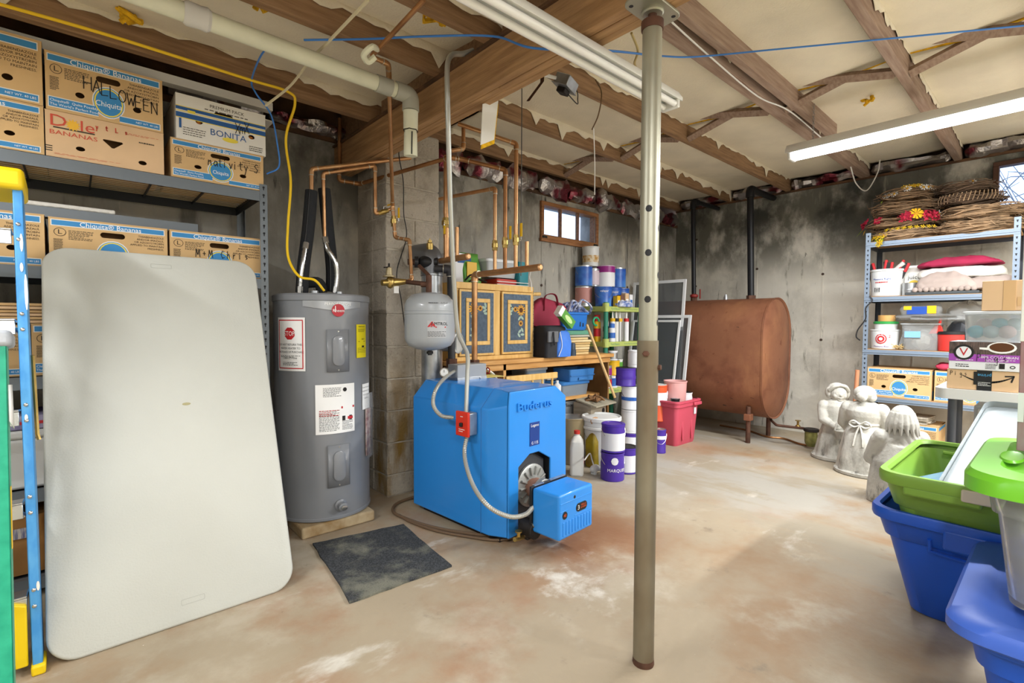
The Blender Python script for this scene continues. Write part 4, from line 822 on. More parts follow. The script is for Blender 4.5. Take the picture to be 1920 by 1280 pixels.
        part('sun_print', MB().flat(st, P(.215, .77)), mat('sun_yellow', '#eab53a', .8), fp, smooth=0)
        part('ink_print', MB().box(.06 * w, .39 * w, -.001, 0, .645 * h, .675 * h).box(.0, .05 * w, -.001, 0, .12 * h, .14 * h).box(.0, .05 * w, -.001, 0, .17 * h, .19 * h).box(.0, .05 * w, -.001, 0, .22 * h, .24 * h).fine(.14 * w, .05 * h, 1, P(.84, .68), 8, .6), M_bink, fp, smooth=0)
    elif style == 'bonita':
        nv = MB().box(0, w, -.001, 0, .66 * h, .73 * h).box(0, w, -.001, 0, .49 * h, .60 * h).text('BONITA', .21 * h, P(.56, .30), sx=1.0).box(.03 * w, .055 * w, -.001, 0, .25 * h, .47 * h)
        part('navy_print', nv, M_cnavy, fp, smooth=0)
        part('yellow_print', MB().box(0, w, -.001, 0, .73 * h, .745 * h).box(0, w, -.001, 0, .625 * h, .64 * h).box(0, w, -.001, 0, .475 * h, .49 * h).flat(ov(0, 0, .09 * w, .055 * h), P(.58, .2, .0014)).box(.12 * w, .2 * w, -.0014, 0, .62 * h, .68 * h), M_cyel, fp, smooth=0)
        part('lettering', MB().text('PREMIUM PACK', .105 * h, P(.55, .89)).fine(.5 * w, .04 * h, 1, P(.55, .80), 4, .5).fine(.24 * w, .2 * h, 4, P(.19, .2), 5, .3).fine(.16 * w, .14 * h, 3, P(.88, .12), 6, .4), M_bink, fp, smooth=0)
        part('orange_peel', MB().ell((.24 * w, .02, .47 * h), .034 * w, .012, .045 * h).ell((.83 * w, .02, .40 * h), .034 * w, .012, .045 * h), mat('orange', '#cf7a2a', .7), o)
    # side print shows on the left/right flanks
    part('side_print', MB().box(w, w + .001, .02, d - .02, .85 * h, .95 * h).box(w, w + .001, .04, .1, .05 * h, .3 * h), M_bband if style != 'bonita' else M_cnavy, o, smooth=0)
    if hand: part('handwriting', hand, M_ink, o, smooth=0)
    return o

# ---------------------------------------------------------------- steel shelving along the back wall
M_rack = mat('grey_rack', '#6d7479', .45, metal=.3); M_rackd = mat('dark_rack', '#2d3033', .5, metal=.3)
rk = thing('steel_shelving', 'tall grey steel shelving unit stacked with banana cartons', 'shelving', (-1.0, 2.70, 0)); RX0, RX1, RY0, RY1 = -1.1, .745, 2.70, 3.16
RZs = (1.753, 1.317, .88, .43, .08)
for x, y in ((RX1, RY0), (RX1, RY1 - .035), (RX0, RY0), (RX0, RY1 - .035)):
    p = part('post', MB().box(x - .002, x, y, y + .035, 0, 1.79).box(x - .035, x, y - .002 if y == RY0 else y + .035, y if y == RY0 else y + .037, 0, 1.79) if x == RX1 else MB().box(x, x + .035, y, y + .002, 0, 1.79), M_rack, rk, smooth=0, world=True)
    if (x, y) == (RX1, RY0):
        kh = MB()
        for k in range(44): zz = 1.775 - k * .038; kh.cyl((x - .017, y - .0035, zz), (x - .017, y - .001, zz), .0055, 8).box(x - .019, x - .015, y - .0035, y - .001, zz - .014, zz)
        s = part('key_slot', kh, M_black, rk, smooth=0, world=True); s['kind'] = 'stuff'
for i, z in enumerate(RZs):
    part('shelf_beam', MB().box(RX0, RX1 - .036, RY0 - .004, RY0, z - .048, z).box(RX0, RX1 - .036, RY0, RY0 + .03, z - .004, z), M_rack, rk, smooth=0, world=True)
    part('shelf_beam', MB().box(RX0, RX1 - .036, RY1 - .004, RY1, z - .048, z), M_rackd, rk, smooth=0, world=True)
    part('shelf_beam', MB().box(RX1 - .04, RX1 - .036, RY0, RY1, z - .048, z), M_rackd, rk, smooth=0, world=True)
    if i == 0:
        wd_ = MB()
        for k in range(12): y = RY0 + .03 + k * .037; wd_.tube([(RX0, y, z - .006), (RX1 - .04, y, z - .006)], .0022, 4)
        s = part('wire_deck', wd_, mat('deck_wire', '#cfc0a0', .5), rk, world=True); s['kind'] = 'stuff'
        for k in range(9): part('deck_brace', MB().box(RX0 + .12 + k * .21, RX0 + .126 + k * .21, RY0, RY1, z - .02, z - .009), M_rackd, rk, smooth=0, world=True)
    else: part('deck_board', MB().box(RX0, RX1 - .04, RY0 + .005, RY1 - .005, z - .02, z - .006), M_rackd, rk, smooth=0, world=True)
YFc = 2.705; zt = 1.757
carton('chiquita-printed carton cropped at the left edge, low in the upper stacks'.replace('chiquita-printed', 'blue banded kraft'), (-.47, YFc, zt), .40, .185, .38)
carton('kraft carton printed two piece box, topmost at the left edge', (-.475, YFc, zt + .19), .405, .245, .38, title='2 Piece Box')
carton('pinkish kraft banana carton with red lettering under the Halloween carton', (-.066, YFc, zt), .385, .178, .38, 'dole')
carton('kraft banana carton with Halloween scrawled across the blue oval', (-.062, YFc - .004, zt + .182), .38, .225, .38, hand=scrawl('HALLOWEEN', .115, .112, .05, w=.0035, slope=-.17, adv=.56))
carton('kraft banana carton with nativity scrawled in marker on the top shelf', (.345, YFc, zt), .385, .172, .38, hand=scrawl('nativity S', .145, .08, .04, w=.0032, slope=.02, adv=.55))
carton('white banana carton with navy bands stacked on the nativity carton', (.367, YFc, zt + .176), .375, .20, .38, 'bonita', hand=scrawl('XmX', .24, .08, .05, w=.003, slope=.3, adv=.4))
tag(part('cardboard_sheet', MB().box(-.5, .80, 2.78, 2.83, 2.1985, 2.238), mat('pale_sheet', '#d8d4ca', .8), smooth=0), 'long pale foam board lying on the topmost cartons', 'board')
tag(part('cardboard_flap', MB().box(.62, .80, YFc + .06, YFc + .3, 2.137, 2.141, T(0, 0, 0)), _M['pale_sheet'], smooth=0), 'pale cardboard flap lying on the white banana carton', 'cardboard')
zt = 1.319; YG = 2.735
carton('kraft banana carton cropped at the left edge on the second shelf', (-.47, YG, zt), .392, .205, .36)
carton('kraft banana carton behind the top left corner of the folding table', (-.066, YG, zt), .395, .20, .36)
carton('kraft banana carton with M+M Christmas scrawl behind the folding table', (.338, YG, zt), .39, .20, .36, hand=scrawl('M+M Chris', .1, .088, .035, w=.003, slope=.02, adv=.75))
lb = thing('loose_shelf_beam', 'loose grey shelf beam lying along the second row of cartons', 'beam', (-.6, 2.78, 1.525))
part('flange', MB().box(-.7, .46, 2.80, 2.803, 1.526, 1.57), M_rack, lb, smooth=0, world=True); part('web', MB().box(-.7, .46, 2.80, 2.84, 1.526, 1.529), M_rack, lb, smooth=0, world=True)
b = MB(); b.box(-.7, .15, 2.805, 2.85, 1.571, 1.59)
tag(part('foam_strip', b, mat('white_foam', '#d9d6cd', .95, bump=.6, bscale=60), bevel=.006), 'crumbling white foam strip lying on the loose grey beam', 'foam')
zt = .883
carton('kraft banana carton between ladder and folding table, third shelf', (-.125, YG, zt), .39, .205, .36)
carton('kraft banana carton left of the blue ladder rail, third shelf', (-.54, YG, zt), .40, .20, .36)
for k in range(6):
    tag(part('flattened_carton', MB().box(-.55 + rn(-.02, .02), .3 + rn(-.02, .02), YG - .01 + rn(0, .02), YG + .34, 1.093 + k * .0135, 1.104 + k * .0135), M_kraft if k % 2 else M_kraft2, bevel=.002, smooth=0), ('lowest', 'second lowest', 'third lowest', 'third highest', 'second highest', 'topmost')[k] + ' flattened kraft carton in the pile on the third shelf', 'cardboard', 'flattened cartons piled between the shelves')
zt = .432
fb = thing('foam_box', 'white foam cooler box on the fourth shelf behind the blue ladder', 'box', (-.4, YG, zt))
part('box_body', MB().box(0, .32, 0, .3, 0, .2), mat('foam_white', '#dcdcd8', .9), fb, bevel=.012); part('box_lid', MB().box(-.004, .324, -.004, .304, .201, .235), _M['foam_white'], fb, bevel=.01)
pb = thing('game_box', 'flat purple and white boxed game lying on the foam box', 'box', (-.42, YG, zt + .238)); part('lid', MB().box(0, .36, 0, .26, .0, .055), mat('purple_card', '#4a3d7a', .6, col2='#b8b2c8', scale=9), pb, bevel=.003); part('red_stripe', MB().box(-.001, .361, -.0015, 0, .02, .032), M_red, pb, smooth=0)
carton('kraft banana carton low on the fourth shelf beside the table edge', (-.062, YG, zt), .39, .24, .36)
zt = .083
carton('kraft banana carton on the bottom shelf beside the table edge', (-.075, YG, zt), .39, .25, .36)
tbx = thing('tan_bag', 'tan paper sack with coloured print on the bottom shelf', 'bag', (-.30, YG, zt)); part('sack', MB().loft([[(x, y, z) for x, y in rr(w, .2, .02, 3, .1, .12)] for w, z in ((.2, 0), (.21, .12), (.19, .2), (.2, .235))]), mat('tan_paper', '#a5763f', .7, var=.1), tbx); part('print', MB().box(.03, .17, .012, .018, .15, .19), mat('sack_print', '#d7cfc4', .7, col2='#3a4a8a', scale=16, stretch=(6, 1, 1)), tbx)

# ================================================================ folding table leaning on the rack
M_tab = mat('grey_plastic_top', '#c2c3ba', .5, var=.03, scale=2, bump=.12, bscale=150)
ft = thing('folding_table', 'pale grey plastic folding table top leaning upright against the shelving', 'table', (.292, 2.10, 0.0)); L_ = 1.497; ang = math.atan2(1.392, .55)
Mt = RX(math.degrees(ang)) 
tw = .757
part('table_top', MB().loft([[(x, y, z) for x, y in rr(tw - e, L_ - e, .085 - e / 2, 8, 0, L_ / 2 + .004)] for e, z in ((.012, .0), (.003, .006), (0, .014), (0, -.03))][:0] or [[(x, y, z) for x, y in rr(tw - e, L_ - e, .085 - e / 2, 8, 0, L_ / 2 + .004)] for e, z in ((.02, -.038), (.0, -.034), (0, -.008), (.006, -.002), (.016, 0))]), M_tab, ft, M=Mt, smooth=50)
part('edge_rib', MB().loft([[(x, y, z) for x, y in rr(tw - .002, L_ - .002, .085, 8, 0, L_ / 2 + .004)] for z in (-.05, -.034)], c0=False, c1=False), M_tab, ft, M=Mt)
for (px, py) in ((-.0, L_ - .055), (.02, .075)):
    part('moulded_mark', MB().ring(rrc(px, py, .075, .02, .004), rrc(px, py, .071, .016, .003), T(0, 0, .0008)), mat('mark_grey', '#b0b1a8', .6), ft, M=Mt)
part('stain', MB().flat(ov(.05, .82, .015, .006), T(0, 0, .0006)), mat('table_stain', '#a9a27a', .7), ft, M=Mt)
# ================================================================ blue step ladder
M_lblue = mat('blue_fibreglass', '#3f8fd0', .45, col2='#5aa6dd', scale=25, stretch=(1, 1, .4), lo=.4); M_lyel = mat('ladder_yellow', '#f2cf12', .45); M_spl = mat('paint_splash', '#e9e6dc', .6)
la = thing('step_ladder', 'blue fibreglass step ladder with yellow cap left of the folding table', 'ladder', (-.106, 2.10, 0)); 
lean = Matrix.Rotation(-math.atan2(.17, 1.6), 4, 'X'); roll = Matrix.Rotation(math.atan2(-.022, 1.6), 4, 'Y')
for x in (-.010, -.51):
    part('rail', MB().box(x, x + .023, 0, .004, .03, 1.55).box(x + (.0195 if x > -.1 else 0), x + (.0235 if x > -.1 else .004), .0045, .07, .03, 1.55), M_lblue, la, M=lean @ roll, bevel=.002)
for x in (-.018, -.52):
    part('rear_rail', MB().box(x, x + .03, .12, .124, .03, 1.5).box(x + .026, x + .03, .09, .124, .03, 1.5), M_lblue, la, M=lean @ roll)
for k in range(5):
    z = .29 * (k + 1) - .05; part('step', MB().box(-.50, -.016, .005, .085, z, z + .006).box(-.50, -.016, .004, .008, z - .045, z), M_chrome, la, M=lean @ roll, bevel=.002)
    for dz in (.02, -.03): part('rivet', MB().ell((0.0, -.001, z + dz), .006, .003, .006, 10, 6), M_chrome, la, M=lean @ roll)
for k in (2, 4):
    z = .29 * k - .09; part('step_brace', MB().tube([(-.012, .02, z), (-.12, .02, z + .11)], .007, 6), M_chrome, la, M=lean @ roll)
part('top_cap', MB().box(-.56, .02, -.02, .17, 1.53, 1.60), M_lyel, la, M=lean @ roll, bevel=.015, seg=3)
part('shoe', MB().box(-.014, .02, -.01, .08, 0, .032), M_lyel, la, bevel=.006)
arch = [(-.02, .03), (-.02, .22), (-.30, .35), (-.30, .02), (-.26, .02), (-.25, .12), (-.18, .17), (-.10, .14), (-.055, .08), (-.05, .03)]
part('foot_brace', MB().prism(arch, 0, .02, T(0, .03, 0) @ FRONT), M_lyel, la, bevel=.004)
part('spreader_bar', MB().tube([(.018, .06, 1.0), (.018, .065, .98), (.02, .08, .74), (.024, .08, .72)], .006, 6), M_brass, la, M=lean @ roll)
sp = MB()
for (x, z, l) in ((.006, 1.36, .06), (.012, 1.2, .12), (.004, 1.28, .03), (.01, .27, .03), (.0, .8, .02)): sp.prism(ov(0, 0, .004, l / 2, 10), 0, .0012, T(x, -.001, z) @ FRONT)
part('paint_splash', sp, M_spl, la, M=lean @ roll)
# green step ladder at the very edge
M_lgrn = mat('green_fibreglass', '#169a78', .45, col2='#2bb088', scale=25); gl = thing('step_ladder', 'green step ladder at the left edge of the picture', 'ladder', (-.134, 1.62, 0))
lg_ = Matrix.Rotation(-math.atan2(.12, 1.06), 4, 'X')
for x in (-.02, -.42):
    part('rail', MB().box(x, x + .03, 0, .004, .0, 1.05).box(x + .026, x + .03, 0, .05, .0, 1.05), M_lgrn, gl, M=lg_, bevel=.002)
for k in range(3): part('step', MB().box(-.40, -.012, .004, .075, .27 * (k + 1), .276 + .27 * k), M_chrome, gl, M=lg_)
part('top_cap', MB().box(-.45, .02, -.01, .1, 1.045, 1.085), mat('cap_grey', '#8b9199', .5, col2='#c4c8cc', scale=14), gl, M=lg_, bevel=.01)
part('paper_scrap', MB().add([(.011, .01, .95), (.016, .03, .95), (.018, .028, .84), (.012, .008, .86)], [(0, 1, 2, 3)]), M_wht, gl, M=lg_, solid=.002)
part('warning_label', MB().box(.0105, .0118, .012, .03, .55, .7), M_yellow, gl, M=lg_)

# ================================================================ workbench with cabinet on it
M_pine = mat('bench_pine', '#c08a48', .6, col2='#d7a565', scale=5, stretch=(.8, 8, 8)); M_pined = mat('bench_pine_dull', '#8a6236', .8, col2='#a57a48', scale=5, stretch=(8, 1, 1)); M_oak = mat('cabinet_oak', '#d9ac5f', .5, col2='#e6bf78', scale=5, stretch=(8, 8, .8))
BX0, BX1, BY0, BY1, BZ = 1.9, 3.605, 2.68, 3.19, .835
be = thing('workbench', 'long honey pine workbench along the back wall behind the boiler', 'workbench', (BX0, BY0, 0))
part('bench_top', MB().box(BX0, BX1, BY0, BY1, BZ - .03, BZ), M_pine, be, world=True, bevel=.003)
part('apron', MB().box(BX0, BX1 - .03, BY0 + .02, BY0 + .04, BZ - .075, BZ - .03), M_pine, be, world=True)
part('lower_shelf', MB().box(2.2, BX1 - .19, BY0 + .01, BY1, .475, .50), M_pine, be, world=True, bevel=.003)
part('end_panel', MB().box(BX1 - .05, BX1 - .03, BY0 + .03, BY1, 0, BZ - .03), M_pined, be, world=True); part('divider', MB().box(2.32, 2.345, BY0 + .02, BY1, .50, BZ - .03), M_pine, be, world=True); part('end_panel', MB().box(BX0 + .03, BX0 + .05, BY0 + .03, BY1, 0, BZ - .03), M_pined, be, world=True)
part('back_panel', MB().box(BX0, BX1 - .05, BY1 - .015, BY1, .1, BZ - .03), mat('back_board', '#5a4636', .9), be, world=True)
CX0, CX1, CYf, CZ1 = 1.96, 2.70, 2.80, 1.385; z0 = BZ
cb = thing('sunflower_cabinet', 'oak cabinet with blue sunflower-painted doors standing on the workbench', 'cabinet', (CX0, CYf, z0))
part('carcass', MB().box(CX0, CX1, CYf + .004, 3.15, z0, CZ1), M_oak, cb, bevel=.003, world=True)
part('face_frame', MB().box(CX0, CX1, CYf - .012, CYf + .003, CZ1 - .045, CZ1).box(CX0, CX1, CYf - .012, CYf + .003, z0, z0 + .03).box(2.31, 2.36, CYf - .0119, CYf + .003, z0 + .031, CZ1 - .046).box(CX0, CX0 + .02, CYf - .0119, CYf + .003, z0 + .031, CZ1 - .046).box(CX1 - .018, CX1, CYf - .0119, CYf + .003, z0 + .031, CZ1 - .046), M_oak, cb, bevel=.002, world=True)
M_dblu = mat('door_blue', '#44566a', .6, col2='#5a6c7e', scale=60); M_dblk = mat('rope_trim', '#3a2f28', .8, col2='#c9b48a', scale=90)
M_pet = mat('petal_yellow', '#e8a81e', .7); M_seed = mat('seed_brown', '#5a3418', .8); M_leaf = mat('painted_leaf', '#a3b8a8', .8)
def door(x0, x1, flip):
    za, zb = z0 + .035, CZ1 - .05; yf = CYf - .026
    d = part('door', MB().box(x0, x1, yf, yf + .014, za, zb), M_oak, cb, bevel=.003, world=True)
    part('blue_border', MB().box(x0 + .014, x1 - .014, yf - .002, yf, za + .016, zb - .016), M_dblu, d, bevel=.001)
    i0, i1, j0, j1 = x0 + .05, x1 - .05, za + .075, zb - .06
    part('moulding', MB().box(i0, i1, yf - .008, yf - .002, j0, j0 + .028).box(i0, i1, yf - .008, yf - .002, j1 - .028, j1).box(i0, i0 + .026, yf - .008, yf - .002, j0 + .0285, j1 - .0285).box(i1 - .026, i1, yf - .008, yf - .002, j0 + .0285, j1 - .0285), M_oak, d, bevel=.003)
    part('panel', MB().box(i0 + .026, i1 - .026, yf - .004, yf - .002, j0 + .028, j1 - .028), mat('panel_blue', '#3f4e5e', .6, col2='#4f5f70', scale=50), d, smooth=0)
    s = -1 if flip else 1; cx = (i1 - .068) if flip else (i0 + .068); ct_ = j1 - .075
    fl_, sd, lf = MB(), MB(), MB()
    def flower(x, z, r):
        for k in range(12):
            a = k * PI / 6; fl_.flat([(r * .4 * math.cos(a - .3), r * .4 * math.sin(a - .3)), (r * math.cos(a - .12), r * math.sin(a - .12)), (r * 1.08 * math.cos(a), r * 1.08 * math.sin(a)), (r * math.cos(a + .12), r * math.sin(a + .12)), (r * .4 * math.cos(a + .3), r * .4 * math.sin(a + .3))], T(x, yf - .0045 - .0003 * (k % 2), z) @ FRONT)
        sd.flat(circ(r * .48, 14), T(x, yf - .0056, z) @ FRONT)
    def leaf(x, z, a, l=.02): lf.flat(ov(0, 0, l, l * .45, 10), T(x, yf - .0044, z) @ RY(a) @ FRONT)
    flower(cx, ct_, .04); flower(cx + .002 * s, ct_ - .10, .022); flower(cx + s * .058, ct_ + .006, .02)
    for (dx, dz, a) in ((-.012, -.058, 40), (.016, -.062, -50), (-.014, -.15, 60), (.012, -.16, -40), (-.016, -.185, 0), (.02, -.19, 50), (.09, .012, 20), (.1, -.01, -30), (.105, .03, 70), (.11, -.03, 0)): leaf(cx + s * dx, ct_ + dz, a)
    part('sunflower_print', fl_, M_pet, d, smooth=0); part('seed_print', sd, M_seed, d, smooth=0); part('leaf_print', lf, M_leaf, d, smooth=0)
door(1.985, 2.30, False); door(2.368, 2.672, True)
part('rope_trim', MB().box(CX1, CX1 + .006, CYf - .012, CYf, z0, CZ1), M_dblk, cb, world=True)
part('dowel_peg', MB().cyl((CX1, CYf + .03, 1.33), (CX1 + .09, CYf - .0, 1.335), .014, 12), M_oak, cb, world=True)
tag(part('string', MB().tube(spline([(2.6059, 2.72, 1.4893), (2.6141, 2.74, 1.4508), (2.6505, 2.76, 1.4134), (2.6616, 2.765, 1.3526)], 5), .003, 6), M_wht), 'white string dangling from the copper manifold end', 'string')

# generic containers ------------------------------------------------------
def tub(rings, th=.004, n=5, lip=None):
    """open tapered container: rings of (w, d, r, z) from bottom to top; real wall thickness"""
    o = [[(x, y, z) for x, y in rr(w, d, r, n)] for w, d, r, z in rings]
    i = [[(x, y, z + (th if k == 0 else 0)) for x, y in rr(w - 2 * th, d - 2 * th, max(r - th, .002), n)] for k, (w, d, r, z) in enumerate(rings)]
    return MB().loft(o + i[::-1])
def pail(label, loc, r, h, mbody, mlabel=None, mlid=None, text='', mtext=None, cat='paint can', zl=(.2, .85), name='paint_can', rz=0, taper=1.0, handle=True, group='paint cans, tubs and pails', band=None, face=249, lid=True):
    o = thing(name, label, cat, loc, rz, group); rb = r * taper
    f = lambda q: rb + (r - rb) * q
    part('can_body', MB().lathe([(rb * .96, 0), (rb, .004), (rb, .01), (f(.05) - .002, .014), (r - .002, h - .012), (r + .001, h - .01), (r + .001, h), (r - .006, h), (r - .007, h - .01)] + ([] if not lid else [(.004, h - .008)]), 24), mbody, o)
    if mlabel: part('can_label', MB().lathe([(f(zl[0]) + .0006, zl[0] * h), (f(zl[1]) + .0006, zl[1] * h)], 24, c0=False, c1=False), mlabel, o)
    if band: part('label_band', MB().lathe([(f(band[0]) + .0012, band[0] * h), (f(band[1]) + .0012, band[1] * h)], 24, c0=False, c1=False), band[2], o)
    if mlid: part('lid', MB().lathe([(r - .004, h - .004), (r - .003, h + .003), (r - .02, h + .003), (r - .024, h - .001), (.004, h - .001)], 24), mlid, o)
    if text:
        tm = MB()
        for k, s in enumerate(text.split('|')): tm.text(s, h * .16 if len(s) < 8 else h * .09, T(0, h * .08 - k * h * .16, 0))
        part('lettering', cylmap(tm, r + .002, face - rz, h * (zl[0] + zl[1]) / 2), mtext or M_wht, o, smooth=0)
    if handle:
        a = R_(face - rz); u = Vector((-math.sin(a), math.cos(a), 0)); w = Vector((math.cos(a), math.sin(a), 0))
        pts = [u * (r + .003) * math.cos(t * PI / 12) * 1.0 + w * (r * .55 + .01) * math.sin(t * PI / 12) * 1.3 + Vector((0, 0, h * .82 - h * .42 * math.sin(t * PI / 12))) for t in range(13)]
        hd = part('bail_handle', MB().tube(pts, .0018, 5), M_chrome, o)
    return o
M_purp = mat('can_purple', '#4a2f9a', .35); M_cblue = mat('can_blue', '#1f4fa8', .35, col2='#4a86d0', scale=7); M_silv = mat('can_steel', '#b9bcbe', .3, metal=.8); M_cmag = mat('can_magenta', '#8f1f7a', .4); M_lblw = mat('label_white', '#e4e5e8', .5); M_ylw = mat('can_yellow', '#e2b21c', .4); M_tan = mat('can_tan', '#9a8a68', .4, metal=.3); M_grn = mat('can_green', '#5a9a3c', .5)
M_bwht = mat('bucket_white', '#dedfdd', .4, sub=.05); M_orng = mat('can_orange', '#d8582a', .45); M_pink = mat('pink_pail', '#dfa8a4', .5); M_cream = mat('bottle_cream', '#dcdbd3', .4)
# ---------------------------------------------------------------- things on the floor right of the boiler
pc_ = pail('purple paint can standing alone at the bottom of the front pair', (2.843, 2.117, 0), .083, .195, M_purp, M_purp, None, 'MARQUEE', None, zl=(.05, .6), face=240)
pail('paint can with white label and purple rim stacked on the purple can', (2.848, 2.118, .200), .083, .195, M_purp, M_lblw, M_purp, '', None, zl=(.08, .7), face=236)
part('round_sticker', cylmap(strips(MB(), circ(.026, 24), T(0, 0, .0012), 8), .0845, 228, .145), M_lblw, pc_)
pail('white labelled paint can with purple rim right of the purple pair', (3.06, 2.15, 0), .08, .19, M_purp, M_lblw, M_dark, '', None, zl=(.08, .72), face=230)
bk = pail('white five-gallon bucket with lid behind the purple cans', (3.10, 2.42, 0), .148, .37, M_bwht, None, None, name='plastic_bucket', cat='bucket', taper=.9, handle=True, face=228)
part('lid', MB().lathe([(.149, .345), (.156, .348), (.156, .372), (.15, .378), (.14, .374), (.135, .368), (.01, .368)], 28), M_bwht, bk); part('rim_collar', MB().lathe([(.147, .28), (.154, .285), (.154, .30), (.148, .305)], 28, c0=False, c1=False), M_bwht, bk)
jg = thing('weed_killer_jug', 'white plastic sprayer jug with red label right of the boiler', 'jug', (2.74, 2.36, 0), 40)
part('jug_body', MB().loft([[(x, y, z) for x, y in rr(w, d, r, 4)] for w, d, r, z in ((.13, .09, .02, 0), (.145, .10, .025, .01), (.145, .10, .025, .2), (.13, .09, .03, .245), (.06, .06, .028, .275), (.04, .04, .019, .285), (.04, .04, .019, .30))]), M_cream, jg)
part('jug_handle', MB().tube(spline([(.03, 0, .28), (.08, 0, .285), (.09, 0, .24), (.07, 0, .2)], 5), .012, 8), M_cream, jg)
part('cap', MB().cyl((0, 0, .295), (0, 0, .32), .022, 14), mat('red_cap', '#c8372b', .5), jg)
part('label', MB().box(-.03, .062, -.0515, -.05, .06, .2), M_lblw, jg, smooth=0); part('label_print', MB().box(-.03, .062, -.053, -.0515, .08, .115).fine(.07, .04, 3, T(.016, -.0525, .155) @ FRONT, 3, .5), M_red, jg, smooth=0)
sg = thing('spray_wand', 'white sprayer trigger with hose lying by the jug', 'sprayer', (2.82, 2.28, 0)); p = Vector((2.8348, 2.2694, 0.04))
part('trigger', MB().ell(p, .05, .025, .03).tube([p, p + Vector((.07, -.03, -.01))], [.02, .012], 8).box(p.x - .02, p.x + .0, p.y - .02, p.y + .02, 0, .03), M_cream, sg, world=True, smooth=50); part('hose', MB().tube(spline([(2.6474, 2.2095, 0.15), (2.779, 2.2701, 0.16), (2.8284, 2.2899, 0.1), p], 6), .005, 6), M_cream, sg, world=True)
pail('tan metal paint pail with handle in front of the bench legs', (2.96, 2.60, 0), .118, .36, M_tan, None, M_silv, '', None, face=232, cat='paint pail', taper=.97)
pail('grey steel primer pail with black lettering under the bench shelf', (3.10, 2.86, 0), .135, .455, mat('pail_grey', '#9a9b99', .4, metal=.4), None, None, 'ColorPlace', M_ink, zl=(.6, 1.1), face=232, cat='paint pail', handle=True)
bw = thing('jerry_bottle', 'amber plastic bottle with yellow contents behind the white jug', 'bottle', (2.99, 2.40, 0))
part('bottle', MB().loft([[(x, y, z) for x, y in rr(w, w * .8, .02, 4)] for w, z in ((.11, 0), (.12, .02), (.12, .2), (.05, .27), (.035, .31))]), mat('amber_plastic', '#8a6a2c', .2, col2='#c9b92a', scale=5, trans=.3), bw); part('handle', MB().tube(spline([(.0, 0, .3), (-.04, 0, .36), (.03, 0, .37), (.035, 0, .30)], 5), .007, 6), mat('handle_tan', '#b08a66', .6), bw)
# birdhouse on a crate, dustpan, rag, broom
bh = thing('birdhouse', 'weathered grey wooden birdhouse behind the white bucket', 'birdhouse', (3.22, 2.62, .30), 8)
M_grey_wood = mat('weathered_wood', '#8d8270', .9, col2='#a89c88', scale=6, stretch=(1, 1, 6))
part('house_body', MB().box(-.12, .12, -.07, .1, 0, .15), M_grey_wood, bh, bevel=.003); part('entrance', MB().cyl((.075, -.072, .075), (.075, -.066, .075), .022, 16), M_black, bh); part('roof_board', MB().box(-.17, .16, -.15, .05, 0, .012, T(0, 0, .165) @ RX(12)), mat('roof_wood', '#9a937f', .9, var=.12, scale=8), bh, bevel=.002)
cr_ = thing('wooden_crate', 'dim wooden crate holding up the birdhouse', 'crate', (3.10, 2.56, 0)); 
for k in range(3): part('crate_slat', MB().box(0, .26, 0, .012, .01 + k * .1, .09 + k * .1), M_pined, cr_, bevel=.002)
part('crate_body', MB().box(0, .26, .014, .2, 0, .298), M_pined, cr_)
rg = MB(); g = random.Random(4)
for k in range(14): a = Vector((3.19 + g.uniform(-.04, .04), 2.56 + g.uniform(-.04, .04), .475)); rg.tube(spline([a, a + Vector((g.uniform(-.04, .04), g.uniform(-.04, .04), g.uniform(.01, .04))), a + Vector((g.uniform(-.07, .07), g.uniform(-.05, .05), .0))], 4), g.uniform(.006, .012), 5)
tag(part('dried_vine', rg, mat('dried_brown', '#7d5a38', .9, var=.3, scale=20)), 'tangle of brown dried vine lying on the birdhouse roof', 'vine')
tag(part('broom_handle', MB().cyl((3.1494, 2.62, 1.0939), (3.3808, 2.5, 0.4829), .0115, 12), mat('pale_stick', '#d4b078', .6)), 'pale wooden stick leaning across the right end of the workbench', 'stick')
pail('white paint can at the foot of the stack beside the steel post', (3.50, 2.42, 0), .085, .19, M_purp, M_lblw, M_silv, face=225, handle=False)
pail('blue and white paint can, second in the stack beside the steel post', (3.50, 2.42, .193), .083, .19, M_lblw, M_lblw, M_silv, zl=(.1, .9), face=225)
pail('white paint can, third in the stack beside the steel post', (3.50, 2.42, .388), .083, .19, M_lblw, M_cblue, M_silv, zl=(.4, .55), face=225)
pail('dark purple paint can, fourth in the stack beside the steel post', (3.46, 2.45, .583), .083, .15, M_purp, M_purp, M_black, zl=(.4, .55), face=225, handle=False)
pail('small white tub topping the stack beside the steel post', (3.52, 2.40, .737), .06, .14, M_lblw, M_lblw, M_lblw, zl=(.2, .8), face=225, handle=False)
pail('small purple paint can right of the steel post foot', (3.74, 2.29, 0), .05, .2, M_purp, M_lblw, M_silv, zl=(.6, .75), face=220)
